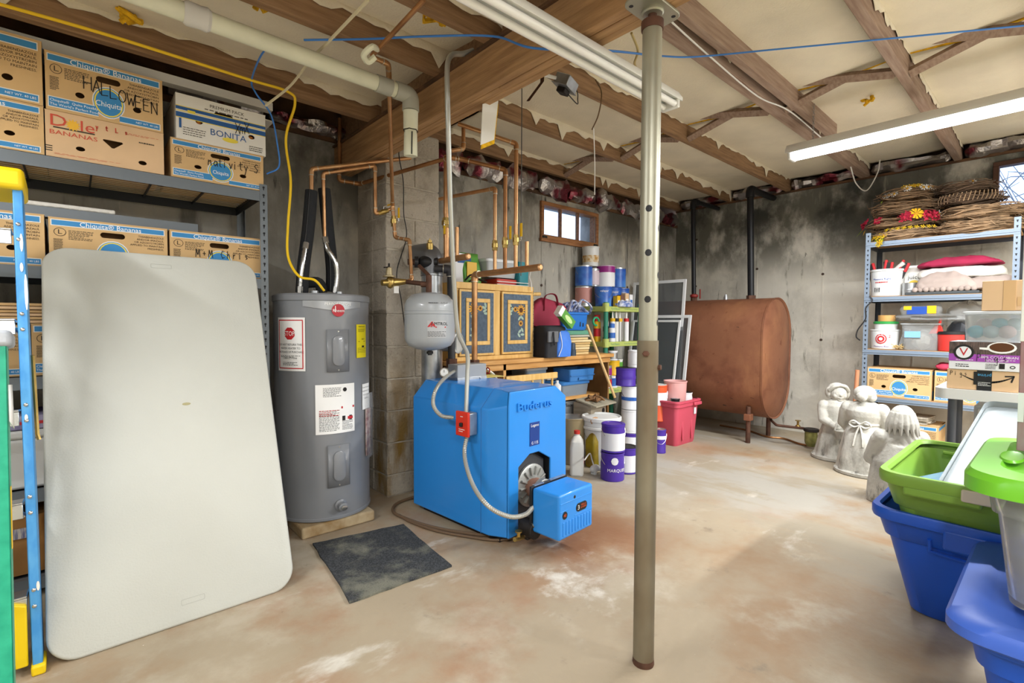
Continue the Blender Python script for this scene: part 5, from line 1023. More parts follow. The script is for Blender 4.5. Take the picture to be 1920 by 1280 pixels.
# ---------------------------------------------------------------- things on the bench
bg_ = thing('sports_bag', 'black and bright blue sports bag beside the sunflower cabinet', 'bag', (2.84, 2.74, BZ), -4)
def soft(rings, n=6, amp=.012, sd=0, cx=0, cy=0):
    out = []
    for k, (w, d, r, z) in enumerate(rings):
        out.append([(x + cx + amp * noise.noise((x * 9 + sd, z * 9, 1)), y + cy + amp * noise.noise((y * 9, z * 9 + sd, 4)), z) for x, y in rr(w, d, r, n)])
    return MB().loft(out)
M_bagb = mat('nylon_black', '#26282c', .7); M_bagblue = mat('nylon_blue', '#3f7ad8', .6, var=.1, scale=9); M_bagg = mat('nylon_grey', '#6b6d70', .7)
part('bag_body', soft(((.24, .2, .03, 0), (.25, .21, .03, .03), (.245, .2, .04, .16), (.22, .17, .05, .235), (.18, .1, .04, .25)), sd=3), M_bagb, bg_, smooth=60)
bp_ = soft(((.155, .222, .03, .004), (.162, .232, .035, .05), (.15, .228, .035, .12), (.125, .2, .03, .19), (.09, .15, .03, .222)), sd=3, amp=.016); part('blue_panel', MB().add([(x + .062, y - .004, z) for x, y, z in bp_.v], bp_.f), M_bagblue, bg_, smooth=60)
part('grey_panel', MB().box(-.118, -.012, -.116, -.1, .12, .205), M_bagg, bg_, bevel=.004); part('piping', MB().tube(spline([(-.012, -.118, .01), (.02, -.122, .09), (.0, -.12, .2)], 6), .003, 5), M_wht, bg_); part('strap', MB().tube(spline([(-.07, -.12, .2), (-.075, -.13, .15), (-.06, -.122, .1)], 5), .007, 5), M_bagb, bg_)
mr = thing('maroon_tote_bag', 'slumped maroon fabric tote bag on the sports bag', 'bag', (2.93, 2.92, BZ + .17), -18)
part('bag_cloth', MB().loft([[(x + .05 * z + .012 * noise.noise((x * 9, z * 8, 3)), y + .012 * noise.noise((y * 9, z * 7, 6)), z) for x, y in rr(w, d, .03, 5)] for w, d, z in ((.36, .14, .05), (.38, .16, .12), (.33, .14, .22), (.24, .08, .285), (.2, .05, .30))], M=RY(14)), mat('maroon_cloth', '#9a2f46', .8, var=.12, scale=7), mr, smooth=60)
part('bag_strap', MB().tube(spline([(-.02, -.075, .2), (.0, -.06, .32), (.1, -.05, .33), (.12, -.07, .2)], 6), .014, 6, flat=.3), _M['maroon_cloth'], mr); part('hang_tag', MB().box(.12, .2, -.08, -.077, .2, .235, RY(20)), M_wht, mr)
sn = thing('snack_box', 'green and white cereal box tilted on the maroon bag', 'box', (2.79, 2.60, BZ + .345)); Mx = RY(38)
part('box_body', MB().box(0, .20, 0, .05, 0, .075, Mx), M_grn, sn, bevel=.003); part('white_end', MB().box(-.001, .04, -.001, .051, -.001, .076, Mx), M_wht, sn, smooth=0); part('fruit_print', MB().flat(ov(.12, .035, .05, .02), Mx @ T(0, -.0012, 0) @ FRONT), mat('pale_green_print', '#c4dd9a', .6), sn, smooth=0)
cr2 = thing('blue_crate', 'bright blue plastic bin on a pile of boards', 'bin', (3.18, 2.87, 1.045), -3)
part('bin_body', tub(((.27, .2, .02, 0), (.285, .215, .02, .02), (.30, .23, .02, .145)), .005), mat('bin_blue', '#1f6fc4', .45), cr2, smooth=40); part('rim', MB().loft([[(x, y, z) for x, y in rr(w, d, .022, 5)] for w, d, z in ((.302, .232, .13), (.318, .248, .134), (.318, .248, .15), (.302, .232, .152))], c0=False, c1=False), _M['bin_blue'], cr2); part('slot', MB().box(.05, .06, -.112, -.105, .03, .07).box(.085, .095, -.112, -.105, .03, .06), M_black, cr2)
tw_ = MB(); g = random.Random(9)
for k in range(9): a = Vector((3.1 + k * .02, 2.86 + g.uniform(-.05, .05), 1.2)); tw_.tube(spline([a, a + Vector((.04, g.uniform(-.05, .05), .06 + g.uniform(0, .05))), a + Vector((.12, g.uniform(-.06, .06), .05)), a + Vector((.17, g.uniform(-.06, .06), -.01))], 5), [.018] * 16, 6, flat=.5)
tag(part('striped_cloth', tw_, mat('stripe_cloth', '#3f5fa8', .8, col2='#d9dde6', scale=26, stretch=(1, 3, 1))), 'blue and white striped cloth spilling over the blue bin', 'cloth')
tag(part('red_apple', MB().lathe([(.004, .012), (.02, 0), (.034, .018), (.036, .036), (.024, .056), (.008, .05)], 14, T(3.06, 2.81, 1.19)), mat('apple_red', '#a82a3a', .4)), 'dark red ball beside the striped cloth', 'ball')
tag(part('green_board', MB().box(2.98, 3.40, 2.78, 3.08, 1.005, 1.043), mat('green_lath', '#5f9a80', .6), bevel=.006), 'flat green painted board under the blue bin', 'board')
tag(part('rolled_rim', MB().box(2.975, 3.405, 2.77, 3.09, .985, 1.004), mat('grey_lath', '#b9b6a5', .7), bevel=.006), 'grey panel lying just under the green board', 'board')
for k in range(7):
    x = rn(-.02, .02); tag(part('wooden_board', MB().box(2.98 + x, 3.38 + x + rn(-.03, .05), 2.765 + rn(0, .02), 3.06, BZ + .001 + k * .0212, BZ + .019 + k * .0212), mat('pale_board%d' % (k % 3), ('#d9c08a', '#c9a970', '#e3cfa0')[k % 3], .7), bevel=.002), ('lowest', 'second lowest', 'third lowest', 'middle', 'third highest', 'second highest', 'highest')[k] + ' pale wooden board in the pile under the blue bin', 'board', 'boards stacked on the workbench')
bl_ = MB().lathe([(.03, 0), (.045, .01), (.05, .03), (.035, .055), (.02, .06)], 14, T(2.99, 2.715, BZ + .04) @ RX(90) @ T(0, 0, -.03))
tag(part('plastic_stopper', bl_, mat('slate_blue', '#4a6a94', .5)), 'slate blue plastic cap lying on the bench edge', 'cap')
tag(part('dark_cup', MB().lathe([(.034, 0), (.034, .05), (.03, .052), (.027, .1), (.024, .105), (.003, .104)], 16, T(3.08, 2.715, BZ)), mat('slate_cup', '#34414f', .5)), 'dark slate cup standing by the blue plastic cap', 'cup')
tag(part('garden_hose_ring', MB().tube([Vector((3.47 + .04 * math.cos(a), 2.78, 1.12 + .035 * math.sin(a))) for a in [k * PI / 7 for k in range(12)]], .009, 8), mat('hose_green', '#1f9a6a', .5)), 'green plastic clamp loop hanging between bin and green shelf', 'clamp')
# under the bench top
def bin_clear(label, loc, w, d, h, m, lidm, rz=0, lidh=.018, name='storage_box', cat='storage box'):
    o = thing(name, label, cat, loc, rz); part('bin_body', tub(((w * .92, d * .92, .02, 0), (w, d, .022, h))), m, o, smooth=40)
    part('lid', MB().loft([[(x, y, z) for x, y in rr(w + e, d + e, .025, 5)] for e, z in ((.012, h - .006), (.016, h), (.016, h + lidh * .6), (.0, h + lidh))]), lidm, o); return o
M_frost = mat('frosted_plastic', '#d8dde0', .35, trans=.35, alpha=.85); M_lidw = mat('lid_white', '#dfe3e6', .4); M_lidb = mat('lid_blue', '#3a78b8', .4)
bin_clear('white frosted dish with crumpled bags under the bench top', (2.62, 2.84, .50), .30, .22, .17, M_frost, M_lidw)
bin_clear('pale blue storage box at the back of the bench shelf', (2.86, 3.0, .50), .24, .2, .22, mat('pale_blue_plastic', '#a9c4dc', .5), M_lidw)
bin_clear('smoky drawer box with a blue front on the bench shelf', (3.13, 2.83, .50), .34, .24, .10, mat('smoky_plastic', '#7d8790', .4), M_lidb)
bx_ = thing('drawer_tray', 'blue plastic drawer tray on the smoky box', 'tray', (3.2, 2.80, .62), -4); part('tray', tub(((.28, .2, .015, 0), (.30, .22, .02, .10)), .005), M_lidb, bx_, smooth=40); part('rib', MB().box(-.14, .14, -.112, -.106, .045, .052).box(-.05, .05, -.113, -.106, .01, .03), M_lidb, bx_)
bt = thing('board_game', 'flat grey box with a red and white corner on the bench shelf', 'box', (3.05, 2.95, .625)); part('box', MB().box(-.1, .28, -.08, .12, .0, .05), mat('game_grey', '#b3aea4', .7), bt, bevel=.002); part('print', MB().box(.1, .26, -.082, -.08, .005, .04), M_red, bt, smooth=0); part('print_panel', MB().box(.15, .22, -.0835, -.082, .005, .04), M_wht, bt, smooth=0)
cu_ = thing('plastic_cup', 'squat clear cup with printed label at the front of the bench shelf', 'cup', (2.80, 2.76, .50)); part('cup', MB().lathe([(.05, 0), (.055, .005), (.065, .11), (.068, .112), (.062, .114)], 20), M_lidw, cu_); part('label', cylmap(sheet(.06, .05, .002), .06, 240, .055), M_cream, cu_)
tag(part('white_bottle', MB().lathe([(.03, 0), (.032, .005), (.032, .1), (.012, .12), (.012, .14), (.004, .141)], 14, T(2.92, 2.73, .50)), M_lidw), 'small white bottle at the front edge of the bench shelf', 'bottle')
wf = thing('wooden_drawer_frame', 'slim pale wooden frame standing behind the boiler top', 'frame', (2.06, 2.60, .5)); a, c = Vector((2.2541, 2.6, 0.6931)), Vector((2.7758, 2.6, 0.6992))
part('rail', MB().box(a.x, c.x, 2.59, 2.61, a.z - .01, a.z + .035), M_oak, wf, world=True, bevel=.003)
for k in range(5): q = a.x + (c.x - a.x) * (k + .5) / 5; part('spindle', MB().cyl((q, 2.60, .0), (q, 2.60, a.z), .009, 8), M_oak, wf, world=True)
# on top of the cabinet
bin_clear('clear storage tub with white lid on top of the sunflower cabinet', (2.44, 2.96, CZ1 + .06), .30, .22, .12, M_frost, M_lidw)
tag(part('red_tray', MB().loft([[(x, y, z) for x, y in rr(w, .22, .02, 4, 2.52, 2.96)] for w, z in ((.26, CZ1), (.28, CZ1 + .05))]), mat('red_tray', '#c23a2c', .5)), 'red shallow tray under the clear tub on the cabinet', 'tray')
tl = thing('teal_box', 'teal plastic box at the right end of the cabinet top', 'box', (2.63, 2.92, CZ1)); part('box', tub(((.10, .2, .015, 0), (.11, .21, .015, .19))), mat('teal_plastic', '#1f7f8a', .45), tl)
wr = MB()
for k in range(14): x = 2.35 + k * .022; wr.tube([(x, 2.80, CZ1 + .004), (x, 3.0, CZ1 + .004)], .0025, 4)
wr.tube([(2.34, 2.80, CZ1 + .004), (2.66, 2.80, CZ1 + .004)], .003, 4).tube([(2.34, 3.0, CZ1 + .004), (2.66, 3.0, CZ1 + .004)], .003, 4).tube([(2.34, 2.80, CZ1 + .025), (2.66, 2.80, CZ1 + .025)], .003, 4)
s = part('wire_rack', wr, M_wht); tag(s, 'white wire rack lying on the cabinet front edge', 'rack')
gb = thing('seed_bag', 'green and yellow printed bag standing on the cabinet', 'bag', (2.2, 2.95, CZ1)); part('bag', soft(((.16, .08, .02, 0), (.17, .09, .02, .1), (.15, .05, .02, .2), (.16, .01, .004, .23)), sd=5), M_grn, gb, smooth=60); part('print', MB().box(-.06, .03, -.052, -.046, .05, .16), M_ylw, gb, bevel=.002)
wb = thing('white_carton', 'white carton with blue print behind the supply manifold', 'box', (2.02, 2.92, CZ1)); part('carton', MB().box(0, .17, 0, .15, 0, .22), M_lblw, wb, bevel=.003); part('blue_print', MB().box(.05, .171, -.001, 0, .15, .2), M_cnavy, wb, smooth=0)
sc = MB().tube(spline([(2.08, 2.84, CZ1 + .02), (2.13, 2.83, CZ1 + .06), (2.2, 2.83, CZ1 + .03), (2.26, 2.83, CZ1 + .015)], 6), .013, 6, flat=.5).tube(spline([(2.1, 2.82, CZ1 + .01), (2.2, 2.82, CZ1 + .05), (2.28, 2.83, CZ1 + .05)], 6), .01, 6, flat=.5)
tag(part('black_clamp', sc, M_black), 'black curved clamps lying on the cabinet left end', 'clamp')

# ================================================================ green plastic shelf with paints
M_gpost = mat('green_post', '#2f8068', .5); M_gshelf = mat('lime_shelf', '#b3c06a', .5)
GSX, GSY, GW, GD = 3.70, 2.85, .55, .34
gs = thing('plastic_shelf', 'lime and green plastic shelf crowded with paint cans', 'shelf', (GSX, GSY, 0))
GZ = (1.262, .93, .49, .10)
for x in (.0, GW):
    for y in (0, GD): part('leg', MB().cyl((x, y, 0), (x, y, 1.3), .022, 14), M_gpost, gs)
for z in GZ:
    s = part('shelf_board', MB().box(-.03, GW + .03, -.02, GD + .02, z - .045, z), M_gshelf, gs, bevel=.004)
    part('corner_socket', MB().cyl((0, 0, z - .05), (0, 0, z + .03), .032, 14), M_gshelf, gs)
    part('lettering', MB().text('Yard Basics', .03, T(.12, -.0205, z - .022) @ FRONT).text('The Easy Way Out of the Mess', .017, T(.37, -.0205, z - .022) @ FRONT), M_gpost, s, smooth=0)
    part('lettering', MB().text('Yard Basics', .028, T(-.0305, .17, z - .022) @ RZ(-90) @ FRONT), M_gpost, s, smooth=0)
g0 = lambda u, v, z: (GSX + u, GSY + v, z)
Z1 = GZ[0] + .001
pail('bare steel paint can with pink label low at the left of the green shelf', g0(.0, .27, Z1), .083, .19, M_silv, mat('pinkish', '#b9827a', .5), M_silv, zl=(.2, .95), face=240)
pail('deep blue paint tub with white lid on the green shelf', g0(.075, .09, Z1), .085, .185, M_cblue, None, M_bwht, 'valspar', M_wht, zl=(.5, .9), face=225, taper=.9, name='paint_tub')
pail('blue paint tub behind the small boxes on the green shelf', g0(.27, .12, Z1), .08, .185, M_cblue, None, M_cblue, 'valspar', M_wht, zl=(.5, .9), face=225, taper=.95)
pail('blue paint can at the right end of the green shelf, lower row', g0(.45, .16, Z1), .083, .19, M_cblue, None, M_silv, 'valspar', M_wht, zl=(.5, .9), face=225)
Z2 = Z1 + .196
pail('blue labelled steel can topmost left on the green shelf', g0(-.0, .27, Z2), .083, .195, M_silv, M_cblue, M_silv, zl=(.02, .97), face=240)
pail('plain steel can between blue and magenta cans', g0(.10, .24, Z2), .07, .17, M_silv, mat('pale_pink', '#cdbcc4', .4), M_silv, zl=(.1, .9), face=235, handle=False)
pail('magenta and white paint can in the upper row', g0(.20, .16, Z2), .088, .20, M_lblw, M_lblw, M_cmag, '', None, zl=(.02, .68), face=228, band=(.68, .98, M_cmag))
pail('blue and silver can at the right of the upper row', g0(.40, .17, Z2), .083, .195, M_silv, M_cblue, M_silv, zl=(.02, .97), face=225)
pail('white plastic tub with gold print topmost on the paint cans', g0(.10, .27, Z2 + .197), .085, .19, M_bwht, text='', mlabel=mat('gold_label', '#b8862a', .6, col2='#e6dcc4', scale=30), zl=(.2, .55), name='paint_tub', taper=.92, face=232, handle=False)
for k, (u, w, h, m) in enumerate(((.16, .05, .10, M_ylw), (.215, .055, .11, mat('box_brown', '#6b4a3c', .7)), (.29, .055, .13, M_kraft2), (.36, .05, .12, M_lblw))):
    q = thing('small_box', ('small yellow box', 'small brown box', 'small kraft box', 'small white box')[k] + ' at the front edge of the green shelf', 'box', g0(u, -.01, Z1)); part('carton', MB().box(0, w, 0, .05, 0, h), m, q, bevel=.002); part('flap', MB().box(0, w, 0, .05, h, h + .003), m, q); part('print', MB().box(.008, w - .008, -.001, 0, h * .3, h * .6), M_wht if k != 3 else M_cblue, q, smooth=0)
rgm = soft(((.2, .09, .03, 0), (.2, .1, .03, .03), (.12, .05, .02, .06)), sd=8); rgm = MB().add([(x + GSX + .26, y + GSY - .01, z + Z1) for x, y, z in rgm.v], rgm.f); 
o = tag(part('striped_rag', rgm, _M['stripe_cloth'], smooth=60), 'blue striped rag lying before the small boxes', 'cloth')
def caulk(label, u, v, z, m, cap):
    o = thing('caulk_tube', label, 'caulk tube', g0(u, v, z), 0, 'caulk tubes on the paint shelf'); part('cartridge', MB().cyl((0, 0, 0), (0, 0, .22), .025, 14), m, o); part('cap_band', MB().cyl((0, 0, .19), (0, 0, .222), .0255, 14), cap, o); part('nozzle', MB().tube([(0, 0, .222), (0, 0, .24), (0, 0, .31)], [.01, .008, .003], 8), M_wht, o)
Z3 = GZ[1] + .001
caulk('white caulk tube with yellow band at the left of the middle shelf', .13, .02, Z3, M_lblw, M_ylw); caulk('grey caulk tube in the middle of the paint shelf', .20, .03, Z3, M_cream, M_black); caulk('silver caulk tube second from the steel post', .27, .04, Z3, M_silv, M_ylw); caulk('red banded caulk tube by the steel post', .35, .02, Z3, M_lblw, M_red)
for k, (u, v, r, h, m, m2, lb) in enumerate(((-.06 + .0, .1, .033, .25, M_ylw, M_red, 'tall yellow spray can at the left of the middle paint shelf'), (.06, .02, .033, .17, M_lblw, M_cblue, 'white bottle with blue label on the middle paint shelf'), (.1, .12, .03, .19, M_black, M_cream, 'black capped spray can behind the caulk tubes'), (.31, .12, .03, .2, M_red, M_wht, 'red spray can behind the caulk tubes'))):
    o = thing('spray_can', lb, 'spray can', g0(u + .06, v, Z3), 0, 'spray cans on the paint shelf'); part('can', MB().lathe([(r, 0), (r, h * .72), (r * .8, h * .77), (r * .5, h * .78)], 14), m, o); part('cap', MB().lathe([(r * .85, h * .77), (r * .85, h), (r * .5, h + .004)], 14), m2, o); part('label', MB().lathe([(r + .0006, h * .2), (r + .0006, h * .5)], 14, c0=False, c1=False), m2, o)
Z4 = GZ[2] + .001; kk = 0
for (u, v, z, r, h, m, ml, lb) in ((.06, .03, 0, .05, .11, M_silv, M_red, 'small red labelled can low on the third paint shelf'), (.16, .04, 0, .052, .115, M_lblw, M_cblue, 'small blue labelled can low on the third paint shelf'), (.27, .06, 0, .055, .13, M_lblw, M_ylw, 'small yellow banded can by the post on the third paint shelf'),
        (.06, .03, .113, .05, .10, M_silv, M_cmag, 'small steel can second in the left column of the third paint shelf'), (.17, .04, .118, .065, .14, M_ylw, None, 'bright yellow can stacked on the third paint shelf'), (.155, .04, .262, .052, .09, M_lblw, M_silv, 'white pot topping the yellow can'), (.29, .08, .133, .055, .13, M_bwht, M_grn, 'green and white can behind the yellow can')):
    pail(lb, g0(u, v, Z4 + z), r, h, m, ml, M_silv, zl=(.15, .8), face=225, handle=False, name='small_can')

# ================================================================ red tote, what stands in it, screens
M_rtote = mat('tote_red', '#cc5266', .45); rt = thing('storage_tote', 'rose red plastic tote left of the oil tank', 'tote', (4.185, 2.46, 0))
part('tote_body', tub(((.33, .31, .03, 0), (.345, .325, .035, .02), (.385, .37, .04, .33), (.39, .375, .04, .40)), .005, 6), M_rtote, rt, smooth=40)
part('rim', MB().loft([[(x, y, z) for x, y in rr(w, d, .045, 6)] for w, d, z in ((.39, .375, .35), (.415, .40, .355), (.415, .40, .385), (.43, .415, .39), (.43, .415, .405), (.39, .375, .408))], c0=False, c1=False), M_rtote, rt, smooth=40)
for k in (-.08, .08): part('rib', MB().box(k - .012, k + .012, -.185, -.175, .04, .33, RX(-2)), M_rtote, rt, bevel=.004)
part('handle', MB().box(.05, .18, -.222, -.205, .355, .385), M_rtote, rt, bevel=.006); part('sticker', MB().box(.09, .13, -.1965, -.195, .27, .33, T(0, .005, 0)), M_lblw, rt)
o = thing('pink_pail', 'tall pale pink plastic pail standing in the red tote', 'pail', (4.20, 2.42, .22)); part('pail_body', MB().lathe([(.085, 0), (.088, .005), (.102, .34), (.107, .342), (.107, .352), (.1, .352), (.096, .34), (.08, .01), (.01, .01)], 28), M_pink, o)
pail('orange paint tub with white label in the red tote', (4.03, 2.50, .21), .085, .33, M_orng, M_lblw, M_bwht, zl=(.45, .8), name='paint_tub', face=220)
pail('white paint can with dark lid at the right of the red tote', (4.33, 2.38, .20), .055, .255, M_lblw, M_lblw, M_black, face=225, handle=False)
pail('small black lidded can between orange tub and pink pail', (4.10, 2.36, .24), .04, .18, M_black, None, M_silv, face=225, handle=False, name='small_can')
M_alu = mat('white_aluminium', '#dcdee0', .4); M_mesh = mat('insect_screen', '#5a5f62', .8, alpha=.55)
def screen(label, x0, x1, ya, yb, h, bar=None, t=.03):
    o = thing('window_screen', label, 'window screen', (x0, ya, 0), 0, 'window screens leaning on the oil tank'); w = yb - ya; a = math.degrees(math.atan2(x1 - x0, h)); M = RY(a); L = math.hypot(x1 - x0, h)
    part('frame_stile', MB().box(-.008, .008, 0, t, 0, L), M_alu, o, M=M, bevel=.002); part('frame_stile', MB().box(-.008, .008, w - t, w, 0, L), M_alu, o, M=M, bevel=.002)
    for z in (0, L - t) + ((bar,) if bar else ()): part('frame_rail', MB().box(-.008, .008, t, w - t, z, z + t), M_alu, o, M=M, bevel=.002)
    part('mesh', MB().box(-.001, .001, t, w - t, t, L - t), M_mesh, o, M=M, smooth=0); return o
screen('tall white framed window screen standing highest behind the steel post', 4.44, 4.59, 2.54, 3.16, 1.55)
screen('white framed window screen leaning in front of the taller one', 4.37, 4.555, 2.46, 3.08, 1.19, .5)
screen('narrow white framed screen leaning nearest the red tote', 4.335, 4.53, 2.56, 3.12, 1.14, .45, .022)

# ================================================================ oil tank
M_tank = layers('tank_rust', '#8a5a40', [('#744630', 2.2, .45, .65, None, 3, None), ('#9c6a48', 1.6, .5, .68, (1, 1, .6), 14, None), ('#6d3a22', 12, .62, .74, None, 8, None), ('#3d2a20', 3.0, .66, .72, (.4, 2.5, 6), 35, None)], rough=.55, bump=.1, metal=.15)
ot = thing('oil_tank', 'large rust-brown steel oil tank on short legs along the right wall', 'tank', (4.935, 1.80, 0)); hw, za, zb = .335, .215, 1.35
def obr(r, e=0):
    out = []
    for i in range(25): a = PI * i / 24; out.append((r * math.cos(a), zb - hw + r * math.sin(a)))
    for i in range(25): a = PI + PI * i / 24; out.append((r * math.cos(a), za + hw + r * math.sin(a)))
    return out
rings = [(hw - .012, .012), (hw, 0), (hw + .003, 0), (hw + .003, .016), (hw, .02), (hw, 1.24), (hw - .01, 1.25)]
part('shell', MB().loft([[(x, y, z) for x, z in obr(r)] for r, y in rings], c0=False), M_tank, ot, smooth=30)
dish = [(hw - .012, .014), (hw - .03, .006), (hw - .1, -.008), (hw - .2, -.016), (hw - .32, -.018)]
part('end_dish', MB().loft([[(x, y, z) for x, z in obr(r)] for r, y in dish], c0=False), M_tank, ot, smooth=40)
part('data_plate', MB().box(-.28, -.22, -.003, .006, .78, .84), M_tank, ot)
for x, y in ((-.27, .14), (.2, .14), (-.27, 1.1), (.2, 1.1)):
    part('leg', MB().cyl((x, y, 0), (x, y, .34), .021, 12), M_iron, ot)
    part('leg_socket', MB().box(x - .035, x + .035, y - .03, y + .03, .21, .27 if x < 0 else .24), M_tank, ot, bevel=.004)
part('gauge', MB().cyl((0, .5, zb - .005), (0, .5, zb + .03), .02, 12).cyl((0, .5, zb + .03), (0, .5, zb + .05), .013, 10), M_galv, ot)
M_blkp = mat('black_pipe', '#1c1d20', .45, metal=.3)
def riser(label, y, r, ztop):
    o = thing('tank_riser', label, 'pipe', (4.93, y, zb)); part('pipe', MB().tube(bend([(4.93, y, zb), (4.93, y + .03, ztop), (5.5, y + .03, ztop + .01)], .06, 5), r, 16), M_blkp, o, world=True)
    part('elbow', MB().tube(bend([(4.93, y + .03, ztop - .08), (4.93, y + .03, ztop), (5.03, y + .03, ztop)], .06, 5), r * 1.3, 16), M_blkp, o, world=True); part('bushing', MB().cyl((4.93, y, zb - .005), (4.93, y, zb + .03), r * 1.5, 8), M_iron, o, world=True); return o
riser('thick black fill pipe rising from the oil tank near end', 2.05, .030, 2.41)
o = riser('thinner black vent pipe rising from the oil tank far end', 2.64, .023, 2.40)
wv = part('whistle_valve', MB().lathe([(.03, 0), (.042, .01), (.042, .03), (.02, .04)], 14, T(4.93, 2.64, zb + .03)).cyl((4.98, 2.60, zb + .02), (4.98, 2.60, zb + .12), .008, 8), mat('red_valve', '#8a2a24', .6), o, world=True)
fi = thing('oil_filter', 'brass bowl oil filter on a valve under the oil tank end', 'oil filter', (5.2, 1.70, .1))
z = .20; a = Vector((4.98, 1.86, .215)); c = Vector((4.8796, 1.5381, 0.17)); pt = [a, Vector((4.7116, 1.7375, 0.19)), c]
part('feed_pipe', MB().tube(bend([a, a + Vector((0, 0, -.03)), Vector((4.7599, 1.728, 0.185)), c], .03), .012, 10), M_iron, fi, world=True)
vv = Vector((4.8949, 1.5956, 0.178)); part('gate_valve', MB().cyl(vv - Vector((0, 0, .015)), vv + Vector((0, 0, .05)), .01, 8).cyl(vv + Vector((0, 0, .05)), vv + Vector((0, 0, .056)), .024, 12).ell(vv, .022, .022, .016), M_brass, fi, world=True)
bcn = Vector((4.8785, 1.482, 0.165)); part('filter_head', MB().cyl(bcn + Vector((0, 0, -.012)), bcn + Vector((0, 0, .014)), .06, 20), M_dark, fi, world=True, bevel=.004)
part('filter_bowl', MB().lathe([(.01, -.15), (.03, -.145), (.046, -.12), (.05, -.1), (.05, -.012)], 20, T(*bcn)), mat('bowl_olive', '#8a8a50', .4, metal=.4, var=.25, scale=16), fi, world=True)
cable('fuel_line', 'thin copper fuel line looping from the filter across the floor', 'pipe', [bcn + Vector((.03, -.07, 0)), (5.0179, 1.4554, 0.14), (4.9806, 1.4468, 0.06), (4.9619, 1.4869, 0.012), (4.9445, 1.5903, 0.01), (5.0595, 1.767, 0.01), (5.0247, 1.914, 0.01), (5.1741, 2.1658, 0.01), (5.2, 2.4593, 0.01)], .009, M_oldcop, 8)

# ================================================================ steel shelf on the right wall (local frame: +x runs along the wall toward the camera side, front looks into the room)
M_bl_rack = mat('blue_grey_rack', '#8796a8', .4, metal=.35); M_chip = mat('chipboard', '#a9855c', .85, var=.1, scale=30)
SX, SYL, SW, SD = 4.95, 1.135, .90, .40
FR_ = lambda u, v, z: (SX + v, SYL - u, z)                  # shelf coordinates -> world
rs = thing('steel_shelving', 'blue-grey steel shelving with wreaths on top by the right wall', 'shelving', (SX, SYL, 0), -90); SZs = (1.785, 1.335, .90, .51, .09)
for u in (0, SW):
    for v in (0, SD):
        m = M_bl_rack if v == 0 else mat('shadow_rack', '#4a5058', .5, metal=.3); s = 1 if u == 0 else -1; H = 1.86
        part('post', MB().box(min(u, u + s * .034), max(u, u + s * .034), v - .001, v + .001, 0, H).box(u - .001, u + .001, min(v, v + (.034 if v == 0 else -.034)), max(v, v + (.034 if v == 0 else -.034)), 0, H), m, rs, smooth=0)
        if v == 0:
            kh = MB()
            for k in range(46):
                zz = H - .02 - k * .039; x = u + s * .017; kh.add([(x - .006, -.0022, zz), (x + .006, -.0022, zz), (x + .002, -.0022, zz - .016), (x - .002, -.0022, zz - .016)], [(0, 1, 2, 3)])
            q = part('key_slot', kh, M_black, rs, smooth=0); q['kind'] = 'stuff'
for z in SZs:
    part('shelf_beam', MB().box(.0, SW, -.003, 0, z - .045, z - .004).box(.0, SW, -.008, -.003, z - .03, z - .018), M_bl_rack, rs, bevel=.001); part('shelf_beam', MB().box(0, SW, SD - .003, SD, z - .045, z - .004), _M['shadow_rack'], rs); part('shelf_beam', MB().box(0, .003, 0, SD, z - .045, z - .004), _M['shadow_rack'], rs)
    part('shelf_panel', MB().box(.003, SW - .003, .001, SD - .003, z - .012, z), M_chip, rs)
# ---------------------------------------------------------------- grapevine wreaths
M_vine = [mat('vine_a', '#8f7458', .9, var=.45, scale=14), mat('vine_b', '#ad9070', .9, var=.4, scale=14), mat('vine_c', '#6b5746', .9, var=.4, scale=14)]
def wreath(label, u, v, z, R, r, n, m, seed, flat=.75):
    o = thing('wreath', label, 'wreath', FR_(u, v, z), 0, 'vine wreaths on the right shelf'); g = random.Random(seed); b = MB()
    for k in range(n):
        a0 = g.uniform(0, 2 * PI); ln = g.uniform(1.2, 3.6); ph = g.uniform(0, 2 * PI); tw = g.uniform(-3, 3); q = r * math.sqrt(g.random()); m_ = int(8 + ln * 5); pts = []
        for i in range(m_ + 1):
            a = a0 + ln * i / m_; p = ph + tw * i / m_; rr_ = q * (1 + .25 * math.sin(a * 3 + ph)); e = .006 * math.sin(a * 7 + k)
            pts.append(Vector(((R + rr_ * math.cos(p) + e) * math.cos(a), (R + rr_ * math.cos(p) + e) * math.sin(a), r * flat + rr_ * math.sin(p) * flat)))
        b.tube(pts, g.uniform(.0022, .0045), 4)
    for k in range(n // 4):
        a = g.uniform(0, 2 * PI); p = Vector(((R + r * .8) * math.cos(a), (R + r * .8) * math.sin(a), r * flat * g.uniform(.4, 1.7))); t = Vector((-math.sin(a), math.cos(a), 0)) * g.choice((-1, 1)); w = Vector((math.cos(a), math.sin(a), 0))
        b.tube([p, p + t * .05 + w * .015, p + t * .09 + w * g.uniform(.0, .04) + Vector((0, 0, g.uniform(-.02, .03)))], [.003, .0025, .0015], 4)
    s = part('vines', b, m, o, smooth=60); s['kind'] = 'stuff'; return o
M_fy = mat('silk_yellow', '#f0cf28', .8); M_fw = mat('silk_white', '#eef0ee', .8); M_fr = mat('silk_crimson', '#b01f3c', .8, var=.2, scale=30); M_fo = mat('silk_gold', '#f2b81e', .8); M_fl = mat('silk_leaf', '#8fa82e', .8); M_fc = mat('flower_eye', '#c9961a', .8)
